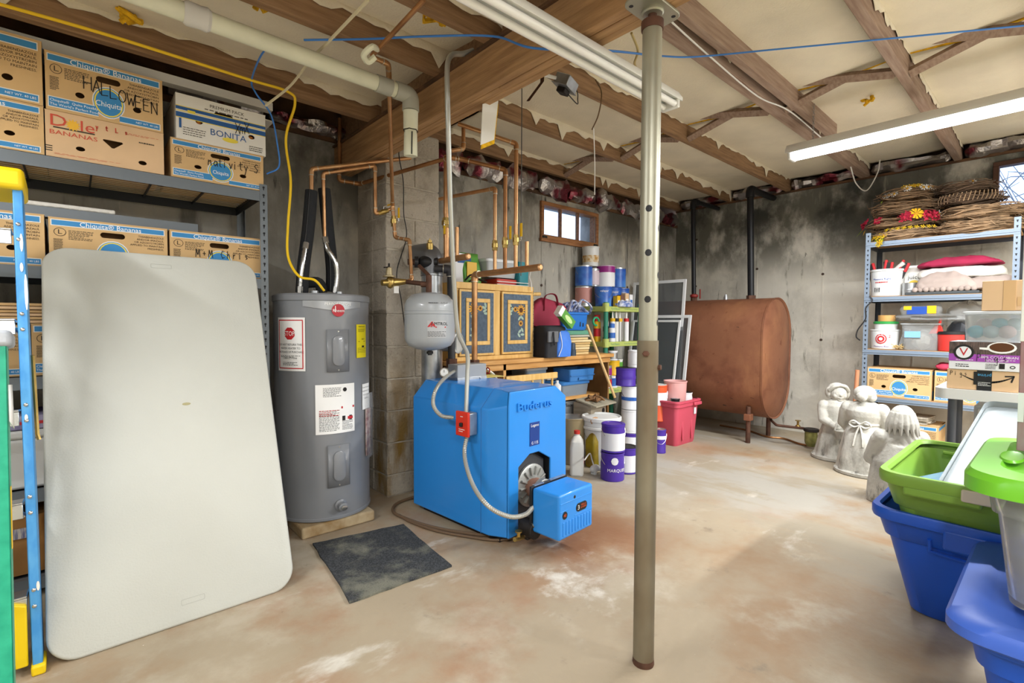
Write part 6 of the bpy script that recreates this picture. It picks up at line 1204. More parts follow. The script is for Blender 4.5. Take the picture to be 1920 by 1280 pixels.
def blossom(o, ang, R, z, r, m, n=11, kind='daisy', tilt=60):
    M = RZ(ang) @ T(R, 0, z) @ RY(tilt) ; b = MB()
    if kind == 'daisy':
        for k in range(n): b.add([(p[0], p[1], .004 + .004 * (k % 2)) for p in [(r * .25 * math.cos(a - .2), r * .25 * math.sin(a - .2)) for a in (2 * PI * k / n,)] + [(r * .9 * math.cos(2 * PI * k / n - .2), r * .9 * math.sin(2 * PI * k / n - .2)), (r * math.cos(2 * PI * k / n), r * math.sin(2 * PI * k / n)), (r * .9 * math.cos(2 * PI * k / n + .2), r * .9 * math.sin(2 * PI * k / n + .2)), (r * .25 * math.cos(2 * PI * k / n + .2), r * .25 * math.sin(2 * PI * k / n + .2))]], [(0, 1, 2, 3, 4)], M)
        f = part('flower', b, m, o, smooth=0); part('flower_eye', MB().ell((0, 0, .006), r * .28, r * .28, r * .14, 10, 6, None) if False else MB().lathe([(r * .3, 0), (r * .26, .01), (.002, .014)], 10, M), M_fc, f)
    else:
        g = random.Random(int(ang * 7)); 
        for k in range(44):
            a = g.uniform(0, 2 * PI); q = r * math.sqrt(g.random()); h = .03 * (1 - q / r); b.add([(q * math.cos(a) + g.uniform(-.02, .02), q * math.sin(a) + g.uniform(-.02, .02), h + g.uniform(0, .02)) for _ in range(4)], [(0, 1, 2, 3)], M)
        f = part('flower', b, m, o, smooth=0)
def foliage(o, ang, R, z, l, m=M_fl, tilt=70):
    M = RZ(ang) @ T(R, 0, z) @ RY(tilt); part('leaf', MB().add([(0, 0, 0), (l * .35, l * .3, .004), (l, 0, 0), (l * .35, -l * .3, .004)], [(0, 1, 2), (0, 2, 3)], M), m, o, smooth=0)
fz = 1.787; uc, vc = .215, .20
w1 = wreath('pale vine wreath trimmed with yellow blooms, lowest in the left stack', uc + .03, vc, fz, .195, .055, 80, M_vine[1], 1)
for a, s in ((140, .034), (152, .03), (128, .032)): blossom(w1, a, .25, .035, s, M_fy)
blossom(w1, 146, .262, -.02, .036, M_fy, tilt=80)
for a in range(156, 236, 9): blossom(w1, a, .245, .075, .018, M_fy, 7, tilt=50)
for a in (120, 135, 150): foliage(w1, a, .25, .02, .05)
w2 = wreath('brown vine wreath with crimson and gold flowers in the left stack', uc, vc, fz + .092, .20, .062, 90, M_vine[0], 2)
for a, r in ((112, .04), (192, .045), (222, .042), (233, .04)): blossom(w2, a, .255, .065, r, M_fr, kind='rose', tilt=70)
blossom(w2, 206, .262, .085, .05, M_fo, 12, tilt=65); blossom(w2, 150, .25, .06, .02, M_fr, kind='rose'); blossom(w2, 246, .25, .085, .03, M_fw, 6, tilt=85)
foliage(w2, 105, .27, .04, .09, tilt=50); foliage(w2, 112, .26, .03, .06, M_fo)
w3 = wreath('dark vine wreath lying between flowered wreaths in the left stack', uc + .01, vc, fz + .205, .185, .066, 90, M_vine[0], 3)
w4 = wreath('vine wreath with white and yellow daisies topping the left stack', uc + .03, vc, fz + .32, .15, .06, 80, M_vine[0], 4)
for a in (135, 147, 160): blossom(w4, a, .19, .045, .028, M_fw, 9)
for a in (178, 190, 200, 210): blossom(w4, a, .17, .09, .024, M_fy, 9, tilt=45)
for a in (185, 216, 226, 236): blossom(w4, a, .185, .07, .03, M_fw, 9)
foliage(w4, 130, .2, .02, .04)
w5 = wreath('wide tan vine wreath lowest in the right stack', .665, vc, fz, .205, .062, 100, M_vine[1], 5)
w6 = wreath('tan vine wreath second in the right stack', .68, vc, fz + .105, .20, .06, 95, M_vine[1], 6)
w7 = wreath('dark twig wreath with loops, third in the right stack', .60, vc, fz + .215, .16, .055, 80, M_vine[2], 7)
w8 = wreath('small dark vine wreath topmost in the right stack', .58, vc, fz + .315, .14, .055, 80, M_vine[2], 8)
blossom(w8, 200, .17, .06, .022, M_fw, 5)
bb = MB()
for k in range(18): a = R_(130 + k * 7); bb.tube([(.2 * math.cos(a), .2 * math.sin(a), .02), (.21 * math.cos(a + .04), .21 * math.sin(a + .04), .05), (.2 * math.cos(a + .08), .2 * math.sin(a + .08), .085)], .003, 4)
s = part('twig_weave', bb, M_vine[1], w7); s['kind'] = 'stuff'
# ---------------------------------------------------------------- second shelf
z2 = 1.336
bk = thing('plaster_bucket', 'white measuring bucket full of red and black clamps', 'bucket', FR_(.125, .13, z2), -90)
part('bucket_body', MB().lathe([(.1, 0), (.104, .005), (.116, .205), (.122, .207), (.122, .222), (.114, .222), (.108, .2), (.095, .01), (.01, .01)], 28), M_bwht, bk)
part('lettering', cylmap(MB().text('Measure Right', .022, T(0, .02, .002)), .112, 262, .12), mat('blue_print', '#2f55a8', .6), bk); part('red_lettering', cylmap(MB().fine(.09, .012, 1, T(0, 0, .002), 4, .7), .112, 262, .115), M_red, bk); part('barcode', cylmap(MB().fine(.035, .05, 3, T(-.03, -.06, .002) @ RZ(90), 5, .5), .11, 262, .115), M_ink, bk)
for k, (dx, dy, a, m) in enumerate(((-.06, -.03, -14, M_red), (-.01, -.04, 8, M_red), (.05, -.02, 20, M_red), (.02, .04, -6, M_black))):
    c_ = thing('spring_clamp', ('red tipped clamp at the left in the white bucket', 'red tipped clamp in the middle of the white bucket', 'red tipped clamp at the right in the white bucket', 'black clamp at the back of the white bucket')[k], 'clamp', FR_(.125 + dx, .13 + dy, z2 + .06), -90, 'clamps in the white bucket')
    part('jaw', MB().box(-.028, .028, -.012, .012, .0, .22, RY(a)), M_black, c_, bevel=.004); part('grip', MB().box(-.03, -.012, -.014, .014, .15, .24, RY(a)).box(.012, .03, -.014, .014, .15, .225, RY(a)), m, c_, bevel=.004)
tag(part('hand_tool', MB().tube([FR_(.16, .12, z2 + .2), FR_(.24, .1, z2 + .27)], [.014, .018], 10), M_cream), 'pale tool handle slanting out of the white bucket', 'tool')
jc = thing('juice_carton', 'white carton with lemon print beside the clamp bucket', 'carton', FR_(.30, .2, z2), -90); part('carton', MB().loft([[(x, y, z) for x, y in rr(.13, d, .006, 2)] for d, z in ((.1, 0), (.1, .19), (.01, .235), (.006, .25))]), M_cream, jc, smooth=20); part('lettering', MB().text('juice', .045, T(-.0, -.0505, .15) @ FRONT), M_ink, jc); part('lemon_print', MB().flat(ov(0, 0, .035, .028), T(0, -.0508, .1) @ FRONT).box(-.06, .06, -.0515, -.05, .02, .06), mat('lemon_print', '#e3c24a', .7), jc, smooth=0)
tn = thing('steel_tin', 'empty bright steel tin beside the clamp bucket', 'tin', FR_(.285, .09, z2)); part('tin', MB().lathe([(.05, 0), (.05, .1), (.052, .102), (.047, .102), (.046, .01), (.005, .01)], 24), M_silv, tn); part('rib', MB().lathe([(.0505, .04), (.052, .045), (.0505, .05)], 24, c0=False, c1=False), M_silv, tn)
_ctex = bpy.data.textures.new('cloth_folds', 'CLOUDS'); _ctex.noise_scale = .09; _ctex.noise_depth = 2
def folds(o, st=.03, sc=None):
    o.modifiers['u'].levels = o.modifiers['u'].render_levels = 3; d = o.modifiers.new('f', 'DISPLACE'); d.texture = _ctex; d.strength = st; d.mid_level = .5; d.texture_coords = 'GLOBAL'; return o
def drape(rings, sd, amp=.02, n=7): return soft(rings, n, amp, sd)
def heap(name, label, u, v, z, rings, m, sd, amp=.025, cat='cloth'):
    o = tag(part(name, drape(rings, sd, amp), m, smooth=70, subd=1), label, cat); o.location = FR_(u, v, z); o.rotation_euler = (0, 0, R_(-90)); return folds(o)
M_taupe = mat('taupe_cloth', '#a5968e', .9, var=.1, scale=8); M_marc = mat('crimson_cloth', '#9c2246', .85, var=.12, scale=9); M_wcl = mat('white_cloth', '#d3d1c8', .85, var=.05, scale=6)
heap('white_sheet', 'folded white sheet under the crimson cloth', .58, .2, z2 + .115, ((.46, .28, .05, 0), (.50, .3, .05, .03), (.48, .28, .05, .08), (.40, .2, .05, .10)), M_wcl, 3)
heap('crimson_cloth', 'folded crimson cloth topping the fabric pile', .57, .2, z2 + .215, ((.46, .26, .05, 0), (.50, .28, .05, .015), (.46, .26, .05, .04), (.28, .2, .05, .07), (.12, .1, .03, .08)), M_marc, 5, .03)
heap('taupe_coat', 'crumpled taupe fabric with frilled edge on the second shelf', .50, .10, z2 + .025, ((.36, .16, .05, 0), (.38, .18, .05, .03), (.32, .15, .05, .09), (.2, .1, .04, .14), (.08, .05, .02, .165)), M_taupe, 7, .035)
heap('taupe_blanket', 'folded taupe blanket at the right of the second shelf', .74, .14, z2 + .025, ((.30, .24, .05, 0), (.32, .24, .05, .03), (.28, .2, .05, .08), (.2, .12, .04, .11)), M_taupe, 9, .03)
fz_ = MB(); 
for k in range(11): fz_.ell(FR_(.33 + k * .034, .008 + .01 * math.sin(k * 2), z2 + .04), .014, .02, .02, 8, 6)
o = part('frill', fz_, M_taupe, bpy.data.objects['taupe_coat'], smooth=60); o.matrix_parent_inverse = (Matrix.Translation(bpy.data.objects['taupe_coat'].location) @ RZ(-90)).inverted()
tag(part('framed_glass', MB().box(SX + .0, SX + .3, SYL - .70, SYL - .27, z2, z2 + .022), mat('dark_frame', '#4a4f52', .4, metal=.3), bevel=.003), 'dark framed panel lying under the taupe fabric', 'frame')
M_bag = mat('crumpled_film', '#cfd2d2', .15, trans=.6, ior=1.1, alpha=.6)
def crumple(name, label, u, v, z, w, d, h, sd, m=None, cat='plastic bag'):
    b = MB(); n, k = 16, 9; g = sd * 7.3; rings = []
    for i in range(k):
        t = -PI / 2 + PI * i / (k - 1); rings.append([((w / 2 * max(math.cos(t), .05) * (1 + .35 * noise.noise((math.cos(2 * PI * j / n) * 2 + g, math.sin(2 * PI * j / n) * 2, i * .9)))) * math.cos(2 * PI * j / n), (d / 2 * max(math.cos(t), .05) * (1 + .35 * noise.noise((math.cos(2 * PI * j / n) * 2, g + math.sin(2 * PI * j / n) * 2, i * .9)))) * math.sin(2 * PI * j / n), h / 2 + h / 2 * math.sin(t) + .15 * h * noise.noise((j, i, g)))for j in range(n)])
    b.loft(rings); o = tag(part(name, b, m or M_bag, smooth=25), label, cat); o.location = FR_(u, v, z); return o
crumple('plastic_bag', 'crumpled clear plastic bag behind the steel tin', .38, .24, z2, .16, .14, .24, 2)
cable('black_lead', 'black lead dangling from the left front post of the right shelf', 'cable', [FR_(.04, -.012, 1.34), FR_(.06, -.02, 1.30), FR_(.02, -.03, 1.24), FR_(.02, -.03, 1.15), FR_(-.03, -.03, 1.06), FR_(-.04, -.03, 1.0), FR_(-.015, -.02, .97)], .005, M_black, 6)
# ---------------------------------------------------------------- third shelf
z3 = .901
bk = thing('compound_bucket', 'small white tub with red swirl print and tape on the third shelf', 'bucket', FR_(.125, .12, z3), -90)
part('tub_body', MB().lathe([(.086, 0), (.09, .004), (.098, .15), (.102, .152), (.102, .16), (.09, .162)], 28), M_bwht, bk); part('swirl_print', cylmap(MB().ring(circ(.04, 24), circ(.032, 24), T(-.0, .0, .0012)).ring(circ(.026, 12), circ(.014, 12), T(0, 0, .0014)).text('2', .035, T(.058, .02, .002)), .095, 265, .085), M_red, bk); part('lettering', cylmap(MB().text('Measure-Rite', .02, T(0, 0, .0015)), .092, 265, .022), mat('violet_print', '#5a3a8a', .6), bk)
jt = thing('spackle_tub', 'shorter white tub with green lid stacked on the swirl tub', 'tub', FR_(.13, .12, z3 + .163)); part('tub_body', MB().lathe([(.075, 0), (.08, .05)], 24), M_bwht, jt); part('lid', MB().lathe([(.083, .045), (.086, .05), (.086, .062), (.07, .066)], 24), mat('green_lid', '#2f9a4a', .5), jt)
tag(part('tape_roll', MB().lathe([(.04, 0), (.06, 0), (.06, .05), (.04, .05)], 24, T(*FR_(.135, .12, z3 + .23)), c0=False, c1=False).loft([[(.04 * math.cos(2 * PI * i / 24) + SX + .12, .04 * math.sin(2 * PI * i / 24) + SYL - .135, z3 + .23 + q) for i in range(24)] for q in (0, .05)], False, False).ring(circ(.06, 24), circ(.04, 24), T(*FR_(.135, .12, z3 + .28))), mat('packing_tape', '#c99a5c', .5)), 'roll of tan packing tape on the green lidded tub', 'tape')
cs = thing('clear_container', 'clear plastic container with white bags on the third shelf', 'container', FR_(.365, .13, z3), -90)
part('container', tub(((.21, .18, .03, 0), (.24, .2, .03, .21)), .003), M_bag, cs, smooth=40); part('rim', MB().loft([[(x, y, z) for x, y in rr(w, d, .03, 5)] for w, d, z in ((.24, .2, .2), (.255, .215, .204), (.255, .215, .212), (.24, .2, .214))], c0=False, c1=False), M_frost, cs)
crumple('white_bag', 'crumpled white bag inside the clear container', .37, .13, z3 + .006, .17, .14, .15, 4, M_wcl); tag(part('blue_label', MB().box(SX + .028, SX + .031, SYL - .37, SYL - .27, z3 + .1, z3 + .15, Matrix()), mat('sky_label', '#7fb2dc', .6)), 'sky blue label inside the clear container', 'label')
crumple('clear_tray', 'clear vacuum bag with blue and yellow print lying over the containers', .42, .12, z3 + .222, .34, .5, .07, 6); 
pk = thing('print_pouch', 'clear pouch with blue and yellow lettering panel', 'pouch', FR_(.36, .1, z3 + .275), -90); part('pouch', soft(((.24, .1, .03, 0), (.26, .12, .03, .05), (.22, .05, .02, .10)), sd=4), M_bag, pk, smooth=60); part('blue_panel', MB().box(-.08, .06, -.068, -.064, .01, .07), mat('pouch_blue', '#1f4aa0', .5), pk, smooth=0); part('yellow_panel', MB().box(-.1, -.05, -.07, -.066, .045, .075).box(.045, .10, -.07, -.066, .015, .075), M_ylw, pk, smooth=0)
crumple('grey_bag', 'crumpled dark clear bag at the back of the third shelf', .62, .2, z3 + .18, .24, .24, .2, 8); crumple('dark_bag', 'dark crumpled bag above the red pail', .60, .18, z3 + .02, .22, .2, .22, 9, mat('dark_film', '#3a3d42', .3))
rp = thing('red_pail', 'red pail with black rim and a scoop on the third shelf', 'pail', FR_(.545, .09, z3)); part('pail', MB().lathe([(.07, 0), (.075, .004), (.084, .13)], 24), mat('pail_red', '#cf3a34', .4), rp); part('rim', MB().lathe([(.084, .128), (.089, .13), (.089, .15), (.08, .152)], 24), M_black, rp)
sp_ = thing('red_scoop', 'red plastic scoop standing in the clear container', 'scoop', FR_(.455, .06, z3 + .13), -90); part('blade', MB().prism([(-.04, 0), (.05, .01), (.04, .06), (.0, .07)], 0, .02, FRONT), mat('scoop_red', '#d63226', .4), sp_, bevel=.004); part('handle', MB().tube([(.02, -.01, .05), (.03, -.01, .11)], .009, 8), _M['scoop_red'], sp_)
pb_ = thing('paint_brush', 'wide paint brush with white bristles behind the red pail', 'brush', FR_(.56, .2, z3), -90); part('handle', MB().loft([[(x, y, z) for x, y in rr(w, .02, .008, 3)] for w, z in ((.05, 0), (.09, .14), (.1, .16))]), M_oak, pb_); part('ferrule', MB().box(-.05, .05, -.012, .012, .16, .185), M_silv, pb_); part('bristles', MB().box(-.05, .05, -.011, .011, .185, .255), M_wcl, pb_)
st_ = MB(); g = random.Random(3)
for k in range(22): a = Vector(FR_(.22 + g.uniform(-.03, .05), .06 + g.uniform(-.02, .04), z3 + .006 + g.uniform(0, .02))); st_.tube([a, a + Vector((g.uniform(-.03, .03), g.uniform(-.07, .07), g.uniform(0, .025)))], .0025, 4)
s = tag(part('straw', st_, mat('straw', '#c9b07a', .9)), 'loose straw beside the small white tubs', 'straw'); s['kind'] = 'stuff'
tag(part('trowel', MB().box(-.02, .02, -.003, .003, 0, .17, T(*FR_(.235, .1, z3 + .004)) @ RX(14) @ RZ(-90)), M_galv, bevel=.001), 'flat steel blade leaning beside the swirl tub', 'tool')
# ---------------------------------------------------------------- fourth and bottom shelf
z4 = .511
carton('kraft banana carton on the right shelf behind the garden statues', FR_(.035, .02, z4), .415, .235, .34, rz=-90)
carton('kraft banana carton half hidden by the white table', FR_(.465, .03, z4), .40, .235, .34, rz=-90)
heap('red_cloth', 'folded red cloth lying on the half hidden carton', .58, .12, z4 + .24, ((.2, .16, .05, 0), (.24, .18, .05, .03), (.18, .12, .05, .06)), mat('coral_cloth', '#c03a55', .85), 12)
z5 = .091
carton('kraft banana carton with open top on the bottom right shelf', FR_(.10, .02, z5), .40, .22, .34, rz=-90)
for k in range(4): tag(part('newspaper', MB().box(-.16, .16, -.12, .12, 0, .012, T(*FR_(.28, .16, z5 + .2245 + k * .014)) @ RZ(-90 + rn(-8, 8))), mat('newsprint', '#9a9182', .9, col2='#b8af9e', scale=40), bevel=.002), ('lowest', 'second lowest', 'second highest', 'topmost')[k] + ' folded newspaper in the pile on the bottom shelf', 'newspaper', 'newspapers on the bottom shelf')
tag(part('orange_pole', MB().cyl((4.97, 1.20, .0), (4.935, 1.163, .72), .016, 12), mat('orange_wood', '#c98a66', .6)), 'orange-brown wooden pole standing behind the statues', 'pole')

# ================================================================ garden statues (cast concrete)
M_stat = layers('statue_concrete', '#c4c2b9', [('#b4b1a7', 6, .45, .65, None, 3, None), ('#8f8c83', 7, .44, .66, (1, 1, .5), 14, [('Z', .40, .12)]), ('#55534d', 14, .56, .70, (1, 1, .4), 33, [('Z', .42, .15)]), ('#d6d4cc', 12, .6, .75, None, 8, None)], rough=.85, bump=.25, bscale=60)
def lp(b, p0, p1, r0, r1): b.tube([p0, [(a + c) / 2 for a, c in zip(p0, p1)], p1], [r0, (r0 + r1) / 2, r1], 12); b.ell(p0, r0, r0, r0); b.ell(p1, r1, r1, r1)
def skirt(b, prof, folds=9, amp=.06, sy=.9):
    n = 48; b.loft([[(r * (1 + amp * (1 - z / .4) * math.cos(folds * 2 * PI * i / n)) * math.cos(2 * PI * i / n), sy * r * (1 + amp * (1 - z / .4) * math.cos(folds * 2 * PI * i / n)) * math.sin(2 * PI * i / n), z) for i in range(n)] for r, z in prof])
def face(b, c, r):   # features on the -Y side
    x, y, z = c
    b.ell((x, y - r * .95, z - r * .08), r * .16, r * .2, r * .2); b.ell((x - r * .36, y - r * .82, z + r * .08), r * .17, r * .1, r * .1); b.ell((x + r * .36, y - r * .82, z + r * .08), r * .17, r * .1, r * .1)
    b.tube(spline([(x - r * .36, y - r * .80, z - r * .38), (x, y - r * .93, z - r * .5), (x + r * .36, y - r * .80, z - r * .38)], 4), r * .07, 6)
    b.ell((x - r * .5, y - r * .6, z - r * .25), r * .3, r * .3, r * .3); b.ell((x + r * .5, y - r * .6, z - r * .25), r * .3, r * .3, r * .3); b.ell((x, y - r * .62, z - r * .78), r * .3, r * .25, r * .2)
# woman with basket, facing the room
s1 = thing('garden_statue', 'white concrete statue of a woman holding a basket, facing the room', 'statue', (4.68, 1.235, 0), -58, 'garden statues')
b = MB(); skirt(b, ((.165, 0), (.17, .02), (.15, .05), (.13, .16), (.105, .27), (.075, .33)))
b.loft([[(r * math.cos(2 * PI * i / 24), .8 * r * math.sin(2 * PI * i / 24) - .008, z) for i in range(24)] for r, z in ((.085, .30), (.092, .35), (.102, .40), (.1, .44), (.075, .475), (.04, .49))]).tube([(0, 0, .47), (0, -.01, .51)], .032, 10); b.tube([Vector((.05 * math.cos(a), .042 * math.sin(a) - .008, .485)) for a in [k * PI / 8 for k in range(16)]], .008, 6, closed=True)
for s in (-1, 1): b.ell((s * .098, 0, .425), .048, .05, .055); lp(b, (s * .108, -.01, .40), (s * .115, -.05, .325), .04, .034); lp(b, (s * .115, -.05, .325), (s * .035, -.125, .275), .032, .023)
body = part('figure', b, M_stat, s1, remesh=.0055, smo=3)
b = MB().ell((0, -.012, .535), .052, .055, .062, 18, 12); face(b, (0, -.012, .535), .055); part('head', b, M_stat, s1, remesh=.003, smo=1, M=T(0, 0, -.535 * .14 + .002) @ S(1.14, 1.14, 1.14))
b = MB().ell((0, .022, .556), .064, .052, .056, 18, 10)
for s in (-1, 1): b.ell((s * .058, .005, .54), .02, .03, .04); b.tube(spline([(0, -.045, .600), (s * .035, -.045, .590), (s * .062, -.02, .555)], 4), .013, 8)
part('hair', b, M_stat, s1, remesh=.004, smo=2, M=T(0, 0, -.535 * .14 + .002) @ S(1.14, 1.14, 1.14))
b = MB().lathe([(.05, 0), (.062, .05), (.066, .06), (.055, .06)], 18, T(0, -.155, .2)); b.tube(spline([(-.06, -.155, .26), (-.04, -.15, .32), (.04, -.15, .32), (.06, -.155, .26)], 5), .008, 8); part('basket', b, M_stat, s1, smooth=50)
b = MB().loft([[(x, y - .0, z) for x, y in circ(.165 + e, 36, 0, 0, .15 + e)] for e, z in ((.0, 0), (.012, .006), (.012, .025), (-.005, .035))]); part('plinth', b, M_stat, s1, smooth=40)
# grandmother seen from behind, apron bow
s2 = thing('garden_statue', 'white concrete statue of a woman seen from behind with apron bow', 'statue', (4.36, .975, 0), 88, 'garden statues')
b = MB(); skirt(b, ((.17, 0), (.175, .02), (.165, .06), (.15, .18), (.125, .3), (.085, .375)), 7, .05)
b.loft([[(r * math.cos(2 * PI * i / 24), .82 * r * math.sin(2 * PI * i / 24), z) for i in range(24)] for r, z in ((.092, .35), (.1, .39), (.118, .43), (.122, .47), (.1, .51), (.06, .535))]).tube([(0, 0, .52), (0, 0, .56)], .034, 10)
for s in (-1, 1): b.ell((s * .105, .0, .475), .05, .055, .055); lp(b, (s * .118, .0, .455), (s * .14, -.02, .36), .046, .04); lp(b, (s * .14, -.02, .36), (s * .11, -.09, .28), .038, .03)
part('figure', b, M_stat, s2, remesh=.0055, smo=3)
b = MB().ell((0, -.02, .585), .05, .052, .06, 18, 12); face(b, (0, -.02, .585), .053); part('head', b, M_stat, s2, remesh=.003, smo=1)
b = MB().ell((0, .012, .598), .072, .062, .056, 18, 12).ell((0, .075, .575), .036, .03, .034)
for s in (-1, 1): b.ell((s * .045, .01, .57), .03, .04, .032)
b.tube([Vector((.03 * math.cos(a), .082 + .012 * math.sin(2 * a), .575 + .03 * math.sin(a))) for a in [k * PI / 6 for k in range(12)]], .008, 6, closed=True); part('hair_bun', b, M_stat, s2, remesh=.004, smo=1)
b = MB()
for s in (-1, 1):
    b.tube(spline([(0, .098, .375), (s * .04, .105, .4), (s * .065, .1, .375), (s * .035, .103, .355), (0, .1, .37)], 5), [.012] * 21, 8, flat=.6); b.tube(spline([(0, .1, .37), (s * .02, .12, .3), (s * .03, .135, .22)], 5), [.012, .013, .014, .014, .015, .015, .016, .016, .016, .016, .014], 8, flat=.5)
b.tube([Vector((.093 * math.cos(a), .085 * math.sin(a), .375)) for a in [k * PI / 12 for k in range(24)]], .009, 8, closed=True); part('apron_bow', b, M_stat, s2, smooth=60)
b = MB().loft([[(x, y, z) for x, y in circ(.172 + e, 36, 0, 0, .16 + e)] for e, z in ((.0, 0), (.012, .006), (.012, .024), (-.005, .034))]); part('plinth', b, M_stat, s2, smooth=40)
# crouching figure with long hair
s3 = thing('garden_statue', 'white concrete statue with long hair behind the green tub', 'statue', (3.80, .66, 0), 118, 'garden statues'); s3.scale = (.8, .8, 1)
b = MB(); skirt(b, ((.2, 0), (.205, .03), (.2, .12), (.18, .26), (.13, .37)), 6, .05)
b.ell((0, 0, .37), .15, .1, .09).ell((0, 0, .42), .11, .08, .07).tube([(0, 0, .44), (0, -.01, .5)], .04, 10)
for s in (-1, 1): b.ell((s * .13, 0, .40), .055, .06, .055); lp(b, (s * .15, -.01, .38), (s * .185, -.06, .26), .048, .04); lp(b, (s * .185, -.06, .26), (s * .1, -.17, .25), .038, .028); b.ell((s * .08, -.19, .25), .035, .03, .03)
part('figure', b, M_stat, s3, remesh=.007, smo=3)
b = MB().ell((0, -.02, .525), .058, .06, .07, 18, 12); face(b, (0, -.02, .525), .06); part('head', b, M_stat, s3, remesh=.0035, smo=1)
b = MB().ell((0, .015, .545), .078, .07, .065, 18, 12); 
for k in range(11): a = R_(-20 + k * 22); b.tube(spline([(.06 * math.cos(a), .015 + .055 * math.sin(a), .56), (.085 * math.cos(a), .015 + .078 * math.sin(a), .5), (.105 * math.cos(a + .05), .02 + .09 * math.sin(a), .43)], 5), [.02] * 6 + [.018, .015, .012, .009, .006], 8)
part('long_hair', b, M_stat, s3, remesh=.0045, smo=1)

# ================================================================ white table with stacked boxes
wt_ = thing('white_table', 'white plastic utility table with grey legs beside the right shelf', 'table', (3.10, .42, 0), -90)
part('table_top', MB().loft([[(x, y, z) for x, y in rr(.95, .55, .05, 5, .475, .275)] for z in (.752, .758, .796, .80)]), mat('table_white', '#e4e4e0', .45), wt_, smooth=40)
for x, y in ((.065, .05), (.065, .26), (.65, .05), (.65, .46)): part('leg', MB().cyl((x, y, 0), (x, y, .755), .0165, 14), mat('leg_grey', '#4d4f55', .5), wt_)
tb_ = lambda u, v, z: (3.10 + v, .42 - u, z)
z = .801
am = thing('parcel_box', 'brown parcel carton with curved arrow under the coffee carton', 'cardboard box', tb_(.045, .02, z), -90); w, h = .25, .092
part('carton', MB().box(0, w, 0, .28, 0, h), M_kraft2, am, bevel=.002); ar = MB()
for a in range(20):
    f = lambda t: (.055 + .165 * t, .066 - .11 * t * (1 - t)); ar.stroke([f(a / 20), f((a + 1) / 20)], .003 + .006 * math.sin(PI * a / 20), T(0, -.0008, 0) @ FRONT)
ar.stroke([(.198, .07), (.225, .072), (.218, .046)], .006, T(0, -.0009, 0) @ FRONT)
part('arrow_print', ar, M_ink, am, smooth=0); tp = part('packing_tape', MB().box(.105, .155, -.0018, -.001, .0, .0915), M_black, am, smooth=0); part('packing_tape', MB().box(.094, .12, -.0016, -.001, .025, .085), M_black, am, smooth=0)
part('lettering', MB().text('prime', .02, T(.13, -.002, .07) @ RX(90) @ RZ(180)), mat('tape_blue', '#4aa6d8', .6), tp, smooth=0); part('tape_lettering', MB().fine(.042, .02, 3, T(.13, -.002, .03) @ FRONT, 4, .35), M_wht, tp, smooth=0); part('handwriting', scrawl('Pigs', .012, .064, .02, w=.0018, y=-.001), M_ink, am, smooth=0)
cf = thing('coffee_box', 'coffee pod carton with purple band and cup photo', 'cardboard box', tb_(.05, .015, z + .093), -90); w, h = .245, .13
part('carton', MB().box(0, w, 0, .26, 0, h), M_lblw, cf, bevel=.002); part('wood_print', MB().box(0, w, -.001, 0, h * .56, h), mat('wood_print', '#6d5a52', .7, col2='#3a302e', scale=30, stretch=(10, 1, 1)), cf, smooth=0); part('purple_band', MB().box(0, w, -.0014, 0, h * .3, h * .56), mat('band_purple', '#a04ab0', .6), cf, smooth=0)
part('emblem', MB().flat(circ(.036, 28), T(.052, -.002, h * .62) @ FRONT), M_ink, cf, smooth=0); part('emblem_disc', MB().flat(circ(.027, 28), T(.052, -.0026, h * .62) @ FRONT), M_lblw, cf, smooth=0); part('emblem_letter', MB().text('V', .052, T(.052, -.0032, h * .62) @ FRONT), M_red, cf, smooth=0)
part('cup_print', MB().flat(ov(0, 0, .048, .026), T(.178, -.002, h * .81) @ FRONT).flat([(.105, h * .74), (.14, h * .72), (.14, h * .8), (.105, h * .81)], T(0, -.0019, 0) @ FRONT), M_wht, cf, smooth=0); part('coffee_print', MB().flat(ov(0, 0, .04, .02), T(.178, -.0026, h * .825) @ FRONT), M_seed, cf, smooth=0)
part('lettering', MB().text('100% COLOMBIAN', .0155, T(.168, -.002, h * .465) @ FRONT).fine(.1, .010, 2, T(.175, -.002, h * .36) @ FRONT, 4, .4).fine(.06, .006, 1, T(.055, -.002, h * .35) @ FRONT, 6, .4), M_wht, cf, smooth=0); part('fine_print', MB().fine(.07, .018, 2, T(.06, -.001, h * .15) @ FRONT, 7, .4).fine(.035, .026, 4, T(.145, -.001, h * .15) @ FRONT, 8, .4).box(.172, .19, -.001, 0, h * .08, h * .26).ring(ov(0, 0, .009, .007), ov(0, 0, .006, .004), T(.215, -.001, h * .15) @ FRONT), M_ink, cf, smooth=0); part('handwriting', scrawl('Pigs', .098, .042, .034, w=.002, y=-.003), M_ink, cf, smooth=0)
cl = thing('clear_box', 'clear plastic box of turquoise patterned ornaments on the coffee carton', 'storage box', tb_(.10, .02, z + .224), -90)
part('box', tub(((.19, .2, .02, 0), (.205, .22, .02, .125)), .003), M_bag, cl, M=T(.1, .11, 0), smooth=40); part('lid', MB().loft([[(x, y, zz) for x, y in rr(w, d, .02, 5, .1, .11)] for w, d, zz in ((.21, .225, .125), (.22, .235, .128), (.22, .235, .137), (.2, .22, .14))]), M_frost, cl)
for k in range(6): part('ornament', MB().ell((.035 + .026 * k, .06 + .03 * (k % 2), .045 + .035 * (k % 2)), .032, .032, .03, 12, 8), mat('ornament_%d' % (k % 3), ('#3fb6cf', '#c9b3b4', '#a9c4cc')[k % 3], .4), cl)
